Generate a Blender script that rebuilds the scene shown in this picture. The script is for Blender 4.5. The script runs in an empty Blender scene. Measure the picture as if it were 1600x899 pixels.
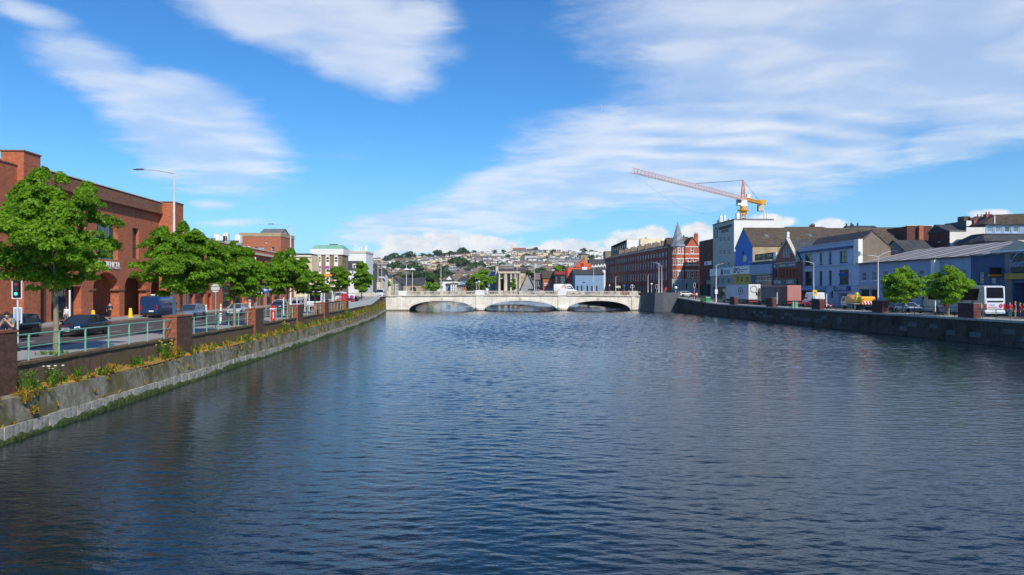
import bpy, bmesh, math, random
import numpy as np
from mathutils import Vector, Matrix
R = math.radians
random.seed(7); rng = np.random.default_rng(7)
scn = bpy.context.scene
col = scn.collection
# ------------------------------------------------------------------ camera
F = 1200.0; HY = 453.0; CZ = 5.8
cam = bpy.data.objects.new('camera', bpy.data.cameras.new('camera'))
cam.data.sensor_width = 36.0; cam.data.lens = 36.0 * F / 1600.0
cam.data.shift_y = 3.5 / 1600.0
cam.data.clip_start = 0.5; cam.data.clip_end = 6000
cam.location = (0, 0, CZ); cam.rotation_euler = (R(90), 0, 0)
col.objects.link(cam); scn.camera = cam
scn.render.resolution_x = 1024; scn.render.resolution_y = 575
# ------------------------------------------------------------------ sun, exposure
SUN_AZ = R(26); SUN_EL = R(40)          # azimuth to the right of straight behind the camera
S = Vector((math.sin(SUN_AZ) * math.cos(SUN_EL), -math.cos(SUN_AZ) * math.cos(SUN_EL), math.sin(SUN_EL)))
sun = bpy.data.objects.new('sun', bpy.data.lights.new('sun', 'SUN'))
sun.data.energy = 4.3; sun.data.angle = R(0.5); sun.data.color = (1.0, 0.93, 0.82)
sun.rotation_euler = S.to_track_quat('Z', 'Y').to_euler(); sun.location = (0, -20, 60)
col.objects.link(sun)
scn.view_settings.view_transform = 'Standard'; scn.view_settings.look = 'None'
scn.view_settings.exposure = 0.0; scn.view_settings.gamma = 1.0
scn.cycles.max_bounces = 6; scn.cycles.transparent_max_bounces = 6
scn.cycles.use_denoising = True
scn.cycles.sample_clamp_indirect = 6.0
# ------------------------------------------------------------------ sky with clouds
world = bpy.data.worlds.new("World"); scn.world = world; world.use_nodes = True
wt = world.node_tree; wt.nodes.clear()
class NT:
    def __init__(s, tree): s.t = tree
    def n(s, typ, ins=None, **kw):
        nd = s.t.nodes.new(typ)
        for k, v in kw.items(): setattr(nd, k, v)
        for k, v in (ins or {}).items(): s.put(nd.inputs[k], v)
        return nd
    def put(s, sock, v):
        if isinstance(v, bpy.types.NodeSocket): s.t.links.new(v, sock)
        elif isinstance(v, bpy.types.Node): s.t.links.new(v.outputs[0], sock)
        elif isinstance(v, (tuple, list)) and len(v) == 3 and sock.type == 'RGBA': sock.default_value = (*v, 1)
        else: sock.default_value = v
    def m(s, op, a, b=0.0, c=0.0, clamp=False):
        nd = s.n('ShaderNodeMath', {0: a, 1: b, 2: c}, operation=op); nd.use_clamp = clamp
        return nd.outputs[0]
    def ss(s, v, lo, hi, a=0.0, b=1.0):
        nd = s.n('ShaderNodeMapRange', {0: v, 1: lo, 2: hi, 3: a, 4: b}, interpolation_type='SMOOTHSTEP')
        return nd.outputs[0]
    def lin(s, v, lo, hi, a=0.0, b=1.0):
        return s.n('ShaderNodeMapRange', {0: v, 1: lo, 2: hi, 3: a, 4: b}).outputs[0]
    def mix(s, f, a, b, blend='MIX'):
        nd = s.n('ShaderNodeMix', data_type='RGBA', blend_type=blend)
        s.put(nd.inputs[0], f); s.put(nd.inputs[6], a); s.put(nd.inputs[7], b)
        return nd.outputs[2]
    def noise(s, vec, scale, detail=4.0, rough=0.55, dist=0.0, out=0):
        return s.n('ShaderNodeTexNoise', {'Vector': vec, 'Scale': scale, 'Detail': detail, 'Roughness': rough, 'Distortion': dist}).outputs[out]
    def xyz(s, x, y, z): return s.n('ShaderNodeCombineXYZ', {0: x, 1: y, 2: z}).outputs[0]
w = NT(wt)
sky = w.n('ShaderNodeTexSky', sky_type='NISHITA')
sky.sun_disc = False; sky.sun_elevation = SUN_EL
sky.sun_rotation = math.atan2(S.x, S.y)
sky.air_density = 1.0; sky.dust_density = 0.25; sky.ozone_density = 2.6; sky.altitude = 50
skyc = w.n('ShaderNodeHueSaturation', {'Saturation': 1.22, 'Value': 1.0, 'Color': sky.outputs[0]}).outputs[0]
skyc = w.n('ShaderNodeVectorMath', {0: skyc, 1: (.60, .99, 1.28)}, operation='MULTIPLY').outputs[0]
tc = w.n('ShaderNodeTexCoord')
sep = w.n('ShaderNodeSeparateXYZ', {0: tc.outputs['Generated']})
dx, dy, dz = sep.outputs
ya = w.m('MAXIMUM', w.m('ABSOLUTE', dy), 0.08)
U = w.m('DIVIDE', dx, ya); V = w.m('DIVIDE', dz, ya)          # tangent coordinates round the forward direction
zc = w.m('ADD', w.m('MAXIMUM', dz, 0.0), 0.07)
CX = w.m('DIVIDE', dx, zc); CY = w.m('DIVIDE', dy, zc)         # cloud layer plane
def blob(px, py, rx, ry, ang, p=1.0):
    u0, v0 = (px - 800) / F, (HY - py) / F
    a = R(ang); c_, s_ = math.cos(a), math.sin(a)
    du = w.m('SUBTRACT', U, u0); dv = w.m('SUBTRACT', V, v0)
    e1 = w.m('DIVIDE', w.m('ADD', w.m('MULTIPLY', du, c_), w.m('MULTIPLY', dv, s_)), rx / F)
    e2 = w.m('DIVIDE', w.m('SUBTRACT', w.m('MULTIPLY', dv, c_), w.m('MULTIPLY', du, s_)), ry / F)
    r2 = w.m('ADD', w.m('MULTIPLY', e1, e1), w.m('MULTIPLY', e2, e2))
    return w.m('MULTIPLY', w.m('SUBTRACT', 1.0, w.m('SQRT', r2)), p)
# thin high cloud: three broad sheets, torn by noise
high = None
for b in ((300, 205, 205, 100, -26, 1.25), (140, 100, 150, 55, -20, .85), (270, 270, 110, 22, 0, .7), (480, 20, 270, 85, -16, 1.2), (570, 85, 150, 70, -22, 1.15), (640, 40, 90, 70, 0, .6),
          (1310, 60, 480, 250, 4, 1.25), (1130, 230, 420, 110, 4, 1.25), (900, 285, 330, 70, 15, 1.35), (660, 345, 190, 34, 10, 1.15), (770, 300, 150, 50, 24, 1.0), (1600, 120, 300, 130, 10, 1.2), (330, 320, 60, 14, 0, .75), (370, 348, 90, 10, 0, .6), (40, 20, 110, 30, -20, .6), (1500, 215, 160, 50, 12, .9)):
    q = blob(*b); high = q if high is None else w.m('MAXIMUM', high, q)
vec = w.xyz(CX, CY, 0.0)
warp = w.n('ShaderNodeTexNoise', {'Vector': vec, 'Scale': 1.1, 'Detail': 3.0}).outputs[1]
vecw = w.n('ShaderNodeVectorMath', {0: vec, 1: w.n('ShaderNodeVectorMath', {0: warp, 3: 0.55}, operation='SCALE').outputs[0]}, operation='ADD').outputs[0]
mp1 = w.n('ShaderNodeMapping', {'Vector': vecw, 'Rotation': (0, 0, R(-28)), 'Scale': (0.8, 1.15, 1)}).outputs[0]
n1 = w.noise(mp1, 1.15, 7, .55)
mp2 = w.n('ShaderNodeMapping', {'Vector': vecw, 'Rotation': (0, 0, R(8)), 'Scale': (1.0, 1.3, 1)}).outputs[0]
n2 = w.noise(mp2, 2.1, 5, .5)
wav = w.n('ShaderNodeTexWave', {'Vector': w.n('ShaderNodeMapping', {'Vector': vecw, 'Rotation': (0, 0, R(84)), 'Scale': (1, 1, 1)}).outputs[0], 'Scale': 1.0, 'Distortion': 2.5, 'Detail': 2.0, 'Detail Scale': 1.2}).outputs[1]
n5 = w.noise(w.n('ShaderNodeMapping', {'Vector': vecw, 'Rotation': (0, 0, R(-12)), 'Scale': (1.0, 1.2, 1)}).outputs[0], 5.0, 8, .68)
tex = w.m('ADD', w.m('ADD', w.m('MULTIPLY', w.m('SUBTRACT', n1, .5), 1.7), w.m('MULTIPLY', w.m('SUBTRACT', n5, .5), 1.15)), w.m('MULTIPLY', w.m('SUBTRACT', n2, .5), 0.8))
dens = w.m('ADD', w.m('MULTIPLY', high, 2.3), tex)
rip = w.m('MULTIPLY', w.m('SUBTRACT', wav, .5), w.ss(blob(1180, 215, 330, 80, 4), 0.0, .6, 0.0, 0.34))
d_high = w.m('MULTIPLY', w.ss(dens, 0.1, 1.35), w.m('ADD', w.lin(n2, .25, .75, .62, .84), rip), clamp=True)
# wisps elsewhere, all round the sky
wis = w.m('MULTIPLY', w.ss(n1, .60, .85), 0.16)
d_high = w.m('MAXIMUM', d_high, wis)
# low cumulus banks above the skyline
low = None
for b in ((640, 382, 60, 20, 0, .9), (690, 372, 50, 14, 0, .8), (740, 385, 90, 22, 0, 1.0), (890, 388, 60, 17, 0, 1.1), (855, 395, 160, 16, 0, .9), (1000, 373, 62, 20, 14, 1.1), (1090, 362, 36, 20, 0, 1.1), (1205, 347, 40, 16, 0, 1.0), (1295, 352, 32, 14, 0, .9), (1550, 338, 36, 12, 0, .8), (590, 400, 70, 14, 0, .7), (1010, 380, 90, 22, 0, 1.0)):
    q = blob(*b); low = q if low is None else w.m('MAXIMUM', low, q)
UV = w.xyz(U, V, 0.0)
n3 = w.noise(w.n('ShaderNodeMapping', {'Vector': UV, 'Scale': (1, 1.6, 1)}).outputs[0], 26, 5, .6)
n4 = w.noise(w.n('ShaderNodeMapping', {'Vector': UV, 'Scale': (1, 2.2, 1), 'Location': (3.3, 0, 0)}).outputs[0], 7, 5, .55)
d_low = w.ss(w.m('ADD', low, w.m('MULTIPLY', w.m('SUBTRACT', n3, .5), 1.3)), 0.02, .42)
# the same low bank goes on round the horizon outside the frame
hor = w.m('MULTIPLY', w.ss(n4, .5, .66), w.m('MULTIPLY', w.ss(V, .01, .03), w.ss(V, .085, .05)))
hor = w.m('MULTIPLY', hor, w.ss(w.m('ABSOLUTE', U), .62, .8))
d_low = w.m('MAXIMUM', d_low, hor)
lowc = w.mix(w.ss(n3, .38, .62), (0.76, 0.82, 0.90), (0.98, 0.98, 1.0))
highc = w.mix(w.ss(n2, .35, .65), (0.60, 0.73, 0.95), (0.86, 0.91, 0.99))
SKYK = 0.115
base = w.n('ShaderNodeVectorMath', {0: skyc, 3: SKYK}, operation='SCALE').outputs[0]
# pale band of air low over the horizon
base = w.mix(w.m('MULTIPLY', w.ss(dz, .20, 0.0), .45), base, (0.33, 0.65, 0.99))
c1 = w.mix(w.m('MULTIPLY', d_high, .92), base, highc)
c2 = w.mix(w.m('MULTIPLY', d_low, .95), c1, lowc)
fin = w.n('ShaderNodeVectorMath', {0: c2, 3: 1.0 / SKYK}, operation='SCALE').outputs[0]
bg = w.n('ShaderNodeBackground', {'Color': fin, 'Strength': SKYK})
w.n('ShaderNodeOutputWorld', {'Surface': bg})
# ------------------------------------------------------------------ materials
def new_mat(name):
    m = bpy.data.materials.new(name); m.use_nodes = True; m.node_tree.nodes.clear()
    return m, NT(m.node_tree)
def finish(t, shader): t.n('ShaderNodeOutputMaterial', {'Surface': shader})
def pbr(t, colr, rough=.6, metal=0.0, bump=None, bstr=.3, bdist=.02, spec=.4, **kw):
    ins = {'Base Color': colr, 'Roughness': rough, 'Metallic': metal, 'Specular IOR Level': spec}
    if bump is not None: ins['Normal'] = t.n('ShaderNodeBump', {'Strength': bstr, 'Distance': bdist, 'Height': bump}).outputs[0]
    ins.update(kw)
    return t.n('ShaderNodeBsdfPrincipled', ins)
MATS = {}
def coords(t): return t.n('ShaderNodeTexCoord').outputs['Object']
def plain(name, c, rough=.6, var=.18, sc=1.2, metal=0.0, bump=.15, spec=.4, streak=0.0):
    if name in MATS: return MATS[name]
    m, t = new_mat(name); o = coords(t)
    n = t.noise(o, sc, 6, .6)
    k = t.lin(n, .3, .7, 1 - var, 1 + var)
    cc = t.n('ShaderNodeVectorMath', {0: c, 3: k}, operation='SCALE').outputs[0]
    if streak:
        st = t.noise(t.n('ShaderNodeMapping', {'Vector': o, 'Scale': (1.6, 1.6, .12)}).outputs[0], 1.3, 5, .65)
        cc = t.mix(t.m('MULTIPLY', t.ss(st, .48, .72), streak), cc, (c[0] * .45, c[1] * .43, c[2] * .4))
    finish(t, pbr(t, cc, rough, metal, t.noise(o, sc * 14, 3, .6) if bump else None, bump, .02, spec))
    MATS[name] = m; return m
def brick(name, c1, c2, mort, w_=.24, h_=.085, var=.3, stain=.3, stain_col=(.06, .045, .03), pale=0):
    if name in MATS: return MATS[name]
    m, t = new_mat(name); o = coords(t)
    s = t.n('ShaderNodeSeparateXYZ', {0: o}).outputs
    v = t.xyz(t.m('ADD', s[0], s[1]), s[2], 0.0)
    b = t.n('ShaderNodeTexBrick', {'Vector': v, 'Color1': c1, 'Color2': c2, 'Mortar': mort, 'Scale': 1.0, 'Mortar Size': .007, 'Brick Width': w_, 'Row Height': h_, 'Bias': -.1})
    n = t.noise(o, .55, 6, .62); n2 = t.noise(o, 3.5, 4, .6)
    cc = t.n('ShaderNodeVectorMath', {0: b.outputs[0], 3: t.lin(n2, .3, .7, 1 - var, 1 + var)}, operation='SCALE').outputs[0]
    cc = t.mix(t.m('MULTIPLY', t.ss(n, .5, .75), stain), cc, stain_col)
    if pale:
        st = t.noise(t.n('ShaderNodeMapping', {'Vector': o, 'Scale': (1, 1, .25)}).outputs[0], 1.1, 6, .7)
        cc = t.mix(t.m('MULTIPLY', t.ss(st, .52, .7), .45), cc, stain_col); sp = t.noise(o, 7, 2, .6); cc = t.mix(t.m('MULTIPLY', t.ss(sp, .68, .74), pale), cc, (.62, .50, .40))
    finish(t, pbr(t, cc, .85, 0, t.m('ADD', t.m('MULTIPLY', b.outputs[1], -.6), t.m('MULTIPLY', n2, .4)), .5, .012, .25))
    MATS[name] = m; return m
def glass(name='window_glass', c=(.018, .024, .032), rough=.06):
    if name in MATS: return MATS[name]
    m, t = new_mat(name); o = coords(t)
    info = t.n('ShaderNodeObjectInfo').outputs['Random']
    cc = t.n('ShaderNodeVectorMath', {0: c, 3: t.lin(info, 0, 1, .5, 2.2)}, operation='SCALE').outputs[0]
    finish(t, pbr(t, cc, rough, 0, t.noise(o, .8, 2), .04, .05, .55)); MATS[name] = m; return m
def paint(name, c, rough=.25, coat=.6, metal=0.0):
    if name in MATS: return MATS[name]
    m, t = new_mat(name); o = coords(t)
    n = t.noise(o, 2.5, 5, .6)
    s = t.n('ShaderNodeSeparateXYZ', {0: o}).outputs
    cc = t.n('ShaderNodeVectorMath', {0: c, 3: t.lin(n, .3, .7, .9, 1.08)}, operation='SCALE').outputs[0]
    cc = t.mix(t.m('MULTIPLY', t.ss(s[2], .7, .2), .3), cc, (.10, .09, .075))      # road dirt along the sills
    finish(t, pbr(t, cc, rough, metal, None, spec=.5, **{'Coat Weight': coat, 'Coat Roughness': .08})); MATS[name] = m; return m
def foliage(name, ca, cb, cc_, trans=.35):
    if name in MATS: return MATS[name]
    m, t = new_mat(name)
    g = t.n('ShaderNodeNewGeometry')
    rnd = g.outputs['Random Per Island']
    n = t.noise(coords(t), .9, 3, .6)
    c = t.mix(rnd, ca, cb); c = t.mix(t.ss(n, .45, .68), c, cc_)
    d = pbr(t, c, .55, 0, None, spec=.35)
    tr = t.n('ShaderNodeBsdfTranslucent', {'Color': t.n('ShaderNodeVectorMath', {0: c, 1: (1.25, 1.35, .5)}, operation='MULTIPLY').outputs[0]})
    finish(t, t.n('ShaderNodeMixShader', {0: trans, 1: d.outputs[0], 2: tr.outputs[0]}).outputs[0]); MATS[name] = m; return m
def slate(name, c, row=.28, w_=.5, moss=.0, var=.35):
    if name in MATS: return MATS[name]
    m, t = new_mat(name); o = coords(t)
    s = t.n('ShaderNodeSeparateXYZ', {0: o}).outputs
    v = t.xyz(t.m('ADD', s[0], t.m('MULTIPLY', s[1], .35)), t.m('MULTIPLY', s[2], 1.3), 0.0)
    dk = tuple(x * .6 for x in c)
    b = t.n('ShaderNodeTexBrick', {'Vector': v, 'Color1': c, 'Color2': dk, 'Mortar': tuple(x * .4 for x in c), 'Scale': 1.0, 'Mortar Size': .012, 'Brick Width': w_, 'Row Height': row})
    n = t.noise(o, .35, 6, .65); n2 = t.noise(o, 2.2, 4)
    cc = t.n('ShaderNodeVectorMath', {0: b.outputs[0], 3: t.lin(n2, .3, .7, 1 - var, 1 + var)}, operation='SCALE').outputs[0]
    if moss: cc = t.mix(t.m('MULTIPLY', t.ss(n, .47, .66), moss), cc, (.085, .075, .03))
    finish(t, pbr(t, cc, .75, 0, b.outputs[1], -.4, .02, .3)); MATS[name] = m; return m
def mossy(name, c, mossc, amt, sc=.7, streak=.5, rough=.85, lo=.46, hi=.66, v=(.6, 1.35)):
    """stone or render with growth and run-off marks"""
    if name in MATS: return MATS[name]
    m, t = new_mat(name); o = coords(t)
    n = t.noise(o, sc, 7, .65); n2 = t.noise(o, 4.5, 5, .65)
    cc = t.n('ShaderNodeVectorMath', {0: c, 3: t.lin(n2, .28, .72, *v)}, operation='SCALE').outputs[0]
    st = t.noise(t.n('ShaderNodeMapping', {'Vector': o, 'Scale': (1.7, 1.7, .22)}).outputs[0], 1.5, 6, .7)
    cc = t.mix(t.m('MULTIPLY', t.ss(st, .48, .68), streak), cc, tuple(x * .33 for x in c))
    cc = t.mix(t.m('MULTIPLY', t.ss(n, lo, hi), amt), cc, mossc)
    finish(t, pbr(t, cc, rough, 0, t.m('ADD', n2, t.noise(o, 18, 4)), .5, .04, .25)); MATS[name] = m; return m
M = dict(
    brick_l=brick('mall_brick', (.54, .15, .066), (.41, .11, .05), (.36, .19, .12), var=.22, stain=.3, stain_col=(.20, .085, .05), pale=.5),
    brick_band=brick('band_brick', (.33, .13, .075), (.24, .095, .055), (.2, .15, .11), stain=.6, stain_col=(.13, .085, .04)),
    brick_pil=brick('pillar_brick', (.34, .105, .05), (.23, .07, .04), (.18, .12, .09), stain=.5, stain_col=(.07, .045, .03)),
    brick_shade=brick('shaded_pillar_brick', (.16, .075, .05), (.11, .055, .04), (.09, .07, .05), stain=.7, stain_col=(.05, .04, .025)), brick_t=brick('terrace_brick', (.40, .115, .085), (.29, .082, .065), (.13, .08, .07), stain=.3),
    brick_red=brick('turret_brick', (.60, .13, .06), (.48, .10, .05), (.40, .2, .14), stain=.12, stain_col=(.25, .06, .04)),
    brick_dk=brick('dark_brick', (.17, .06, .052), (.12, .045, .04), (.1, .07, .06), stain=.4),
    brick_cas=brick('casino_brick', (.44, .15, .11), (.32, .11, .085), (.2, .13, .11), stain=.3),
    brick_or=brick('orange_brick', (.50, .15, .07), (.38, .115, .055), (.35, .22, .16), stain=.25, stain_col=(.2, .1, .06)),
    stone=plain('pale_stone', (.56, .51, .42), .85, .25, .8, bump=.4, streak=.4),
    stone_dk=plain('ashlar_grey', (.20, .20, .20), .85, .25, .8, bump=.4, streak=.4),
    white=plain('white_render', (.80, .79, .75), .7, .06, .7, streak=.10),
    cream=plain('cream_render', (.74, .62, .42), .75, .08, .7, streak=.12),
    beige=plain('beige_render', (.42, .32, .19), .8, .2, .6, streak=.25),
    hotel=plain('shaded_hotel_render', (.50, .52, .46), .8, .08, .5, streak=.2), grey=plain('grey_render', (.36, .38, .38), .8, .14, .5, streak=.25),
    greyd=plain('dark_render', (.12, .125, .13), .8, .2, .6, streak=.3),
    taupe=plain('taupe_render', (.26, .20, .12), .8, .2, .6, streak=.3),
    brown=plain('brown_render', (.21, .165, .125), .85, .2, .7, streak=.35),
    blue=plain('blue_paint_render', (.47, .57, .72), .65, .08, .6, streak=.12),
    blue2=plain('mid_blue_render', (.31, .40, .57), .65, .10, .6, streak=.15),
    blue3=plain('deep_blue_render', (.035, .095, .21), .65, .15, .6, streak=.2),
    blueg=plain('strong_blue_render', (.015, .17, .62), .6, .10, .8, streak=.12),
    bluest=plain('pale_blue_render', (.22, .34, .50), .7, .1, .6, streak=.15),
    orange=plain('orange_red_render', (.62, .13, .05), .7, .1, .8),
    dkred=plain('dark_red_cladding', (.28, .035, .035), .6, .15, .8),
    mustard=plain('mustard_paint', (.55, .40, .07), .7, .15, .8, streak=.2),
    slate=slate('slate_roof', (.085, .085, .09)), slate_br=slate('brown_slate_roof', (.125, .092, .072), moss=.5),
    slate_pale=slate('pale_slate_roof', (.22, .22, .22)), tile_red=slate('red_tile_roof', (.34, .15, .11)), tile_brown=slate('brown_tile_roof', (.28, .20, .165)),
    zinc=plain('zinc_sheet', (.27, .285, .31), .7, .15, .8), copper=plain('green_copper', (.20, .42, .30), .6, .15, .8, streak=.2),
    roofgrey=plain('grey_felt_roof', (.16, .165, .165), .85, .2, .5), sheet_lt=plain('pale_roof_sheet', (.44, .42, .40), .7, .2, .8, streak=.3), sheet_dk=plain('dark_roof_sheet', (.15, .145, .145), .7, .2, .8, streak=.3),
    trim=plain('white_trim', (.78, .77, .73), .55, .05, 2), trim_dk=plain('dark_trim', (.03, .035, .045), .5, .1, 2), trim_stone=plain('stone_trim', (.62, .55, .42), .8, .12, 1.5),
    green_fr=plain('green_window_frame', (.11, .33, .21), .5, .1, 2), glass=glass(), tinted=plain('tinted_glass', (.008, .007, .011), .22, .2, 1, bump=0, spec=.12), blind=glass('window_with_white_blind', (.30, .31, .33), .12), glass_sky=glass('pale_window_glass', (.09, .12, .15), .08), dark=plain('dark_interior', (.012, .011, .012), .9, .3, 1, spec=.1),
    asphalt=plain('asphalt', (.085, .075, .070), .9, .22, .35, bump=.3), pave=plain('concrete_paving', (.33, .32, .30), .85, .15, .5, bump=.25), kerb=plain('kerb_stone', (.36, .35, .33), .85, .2, 1),
    mark=plain('road_paint', (.62, .62, .58), .7, .2, 3), mark_y=plain('yellow_road_paint', (.60, .42, .05), .7, .2, 3),
    metal=plain('galvanised_steel', (.50, .52, .53), .4, .1, 2, metal=.55), pole=plain('pale_grey_pole', (.62, .62, .60), .5, .1, 2), rail=plain('green_rail_paint', (.20, .43, .31), .42, .2, 3, streak=.15), rail_dk=plain('dark_green_rail_paint', (.06, .12, .105), .5, .2, 3),
    black=plain('black_plastic', (.014, .014, .016), .5, .2, 3), tyre=plain('tyre_rubber', (.016, .016, .017), .9, .2, 5), rim=plain('alloy_rim', (.42, .43, .45), .35, .1, 4, metal=.7),
    bark=plain('tree_bark', (.26, .22, .13), .9, .35, 3, bump=.8), algae=plain('green_algae', (.045, .068, .012), .95, .5, 3, bump=.8), mud=plain('river_mud', (.07, .06, .04), .95, .2, .3),
    red=plain('red_paint', (.55, .03, .03), .45, .1, 2), fascia_y=plain('faded_yellow_fascia', (.42, .29, .05), .6, .15, 1), yellow=plain('yellow_paint', (.80, .52, .02), .5, .1, 2), sign_b=plain('blue_sign_face', (.02, .12, .5), .4, .05, 2), sign_w=plain('white_sign_face', (.80, .80, .80), .45, .04, 2), purple=plain('purple_banner', (.28, .06, .42), .6, .1, 2), pink=plain('pink_print', (.52, .05, .16), .5, .1, 2), goldp=plain('gold_lettering', (.75, .55, .18), .5, .1, 2), navy=plain('navy_sign', (.02, .05, .28), .5, .1, 2), maroon=plain('maroon_sign', (.16, .02, .035), .5, .1, 2), signgrey=plain('faded_blue_sign', (.30, .38, .55), .6, .15, 1.2, streak=.2), orangep=plain('orange_paint', (.80, .28, .02), .45, .1, 2),
    crane_r=plain('faded_red_crane_paint', (.80, .44, .35), .5, .1, 2), crane_y=plain('yellow_crane_paint', (.72, .36, .03), .5, .1, 2),
    leaf=foliage('maple_leaf', (.15, .30, .012), (.26, .44, .025), (.10, .22, .012), .5), leaf_lt=foliage('bright_leaf', (.19, .36, .02), (.29, .48, .03), (.14, .29, .02), .45), leaf_dk=foliage('dark_leaf', (.04, .095, .022), (.075, .14, .03), (.03, .07, .018), .25), leaf_far=foliage('far_leaf', (.06, .12, .035), (.11, .17, .05), (.045, .09, .03), .25),
    weed_g=foliage('weed_leaf', (.09, .22, .02), (.20, .33, .03), (.05, .13, .015)), weed_y=foliage('dry_weed', (.42, .26, .04), (.50, .36, .06), (.28, .15, .03)), petal=plain('white_petal', (.8, .8, .72), .6, .05, 3), petal_y=plain('yellow_petal', (.75, .50, .03), .6, .1, 3),
    skin=plain('skin', (.58, .33, .24), .5, .08, 8), hair=plain('dark_hair', (.025, .017, .012), .6, .2, 20), hair_f=plain('fair_hair', (.38, .25, .10), .6, .2, 20), led=None)
def emit(name, c, k):
    m, t = new_mat(name); finish(t, t.n('ShaderNodeEmission', {'Color': c, 'Strength': k})); return m
M['go'] = emit('green_signal_light', (.1, 1.0, .75), 1.3)
def quay_upper():
    return mossy('parapet_render', (.16, .105, .065), (.11, .10, .03), .65, .8, .55)
M['q_up'] = quay_upper()
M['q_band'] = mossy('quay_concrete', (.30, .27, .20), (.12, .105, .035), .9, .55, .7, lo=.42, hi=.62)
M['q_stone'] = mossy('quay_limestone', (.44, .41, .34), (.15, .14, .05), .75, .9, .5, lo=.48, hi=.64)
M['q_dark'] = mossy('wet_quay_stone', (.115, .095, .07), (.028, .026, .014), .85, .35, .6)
M['q_moss'] = mossy('ledge_moss', (.36, .19, .05), (.34, .30, .03), .8, 1.1, .2)
def ashlar(name, c, c2, stain):
    m, t = new_mat(name); o = coords(t); s = t.n('ShaderNodeSeparateXYZ', {0: o}).outputs
    b = t.n('ShaderNodeTexBrick', {'Vector': t.xyz(t.m('ADD', s[0], s[1]), s[2], 0.0), 'Color1': c, 'Color2': c2, 'Mortar': tuple(x * .6 for x in c), 'Scale': 1.0, 'Mortar Size': .018, 'Brick Width': 1.25, 'Row Height': .5})
    n = t.noise(o, .35, 7, .65); n2 = t.noise(o, 3, 5, .65); st = t.noise(t.n('ShaderNodeMapping', {'Vector': o, 'Scale': (1.4, 1.4, .14)}).outputs[0], 1.2, 6, .7)
    cc = t.n('ShaderNodeVectorMath', {0: b.outputs[0], 3: t.lin(n2, .28, .72, .8, 1.15)}, operation='SCALE').outputs[0]
    cc = t.mix(t.m('MULTIPLY', t.ss(n, .48, .7), .55), cc, stain); cc = t.mix(t.m('MULTIPLY', t.ss(st, .5, .72), .55), cc, (.30, .26, .20))
    tide = t.m('ADD', s[2], t.m('MULTIPLY', n2, .5)); cc = t.mix(t.ss(tide, .75, .45), cc, (.16, .135, .07))   # weed line left by the tide
    finish(t, pbr(t, cc, .85, 0, t.m('ADD', b.outputs[1], n2), .4, .03, .25)); MATS[name] = m; return m
M['bridge'] = ashlar('bridge_limestone', (.90, .85, .74), (.80, .75, .64), (.58, .48, .33))
M['bridge_par'] = mossy('bridge_parapet_stone', (.64, .58, .48), (.25, .21, .14), .6, .4, .4)
M['abut'] = mossy('abutment_stone', (.135, .145, .16), (.10, .10, .10), .6, .3, .5)
M['hillg'] = plain('hill_grass', (.11, .16, .05), .95, .35, .02, bump=0)
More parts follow.
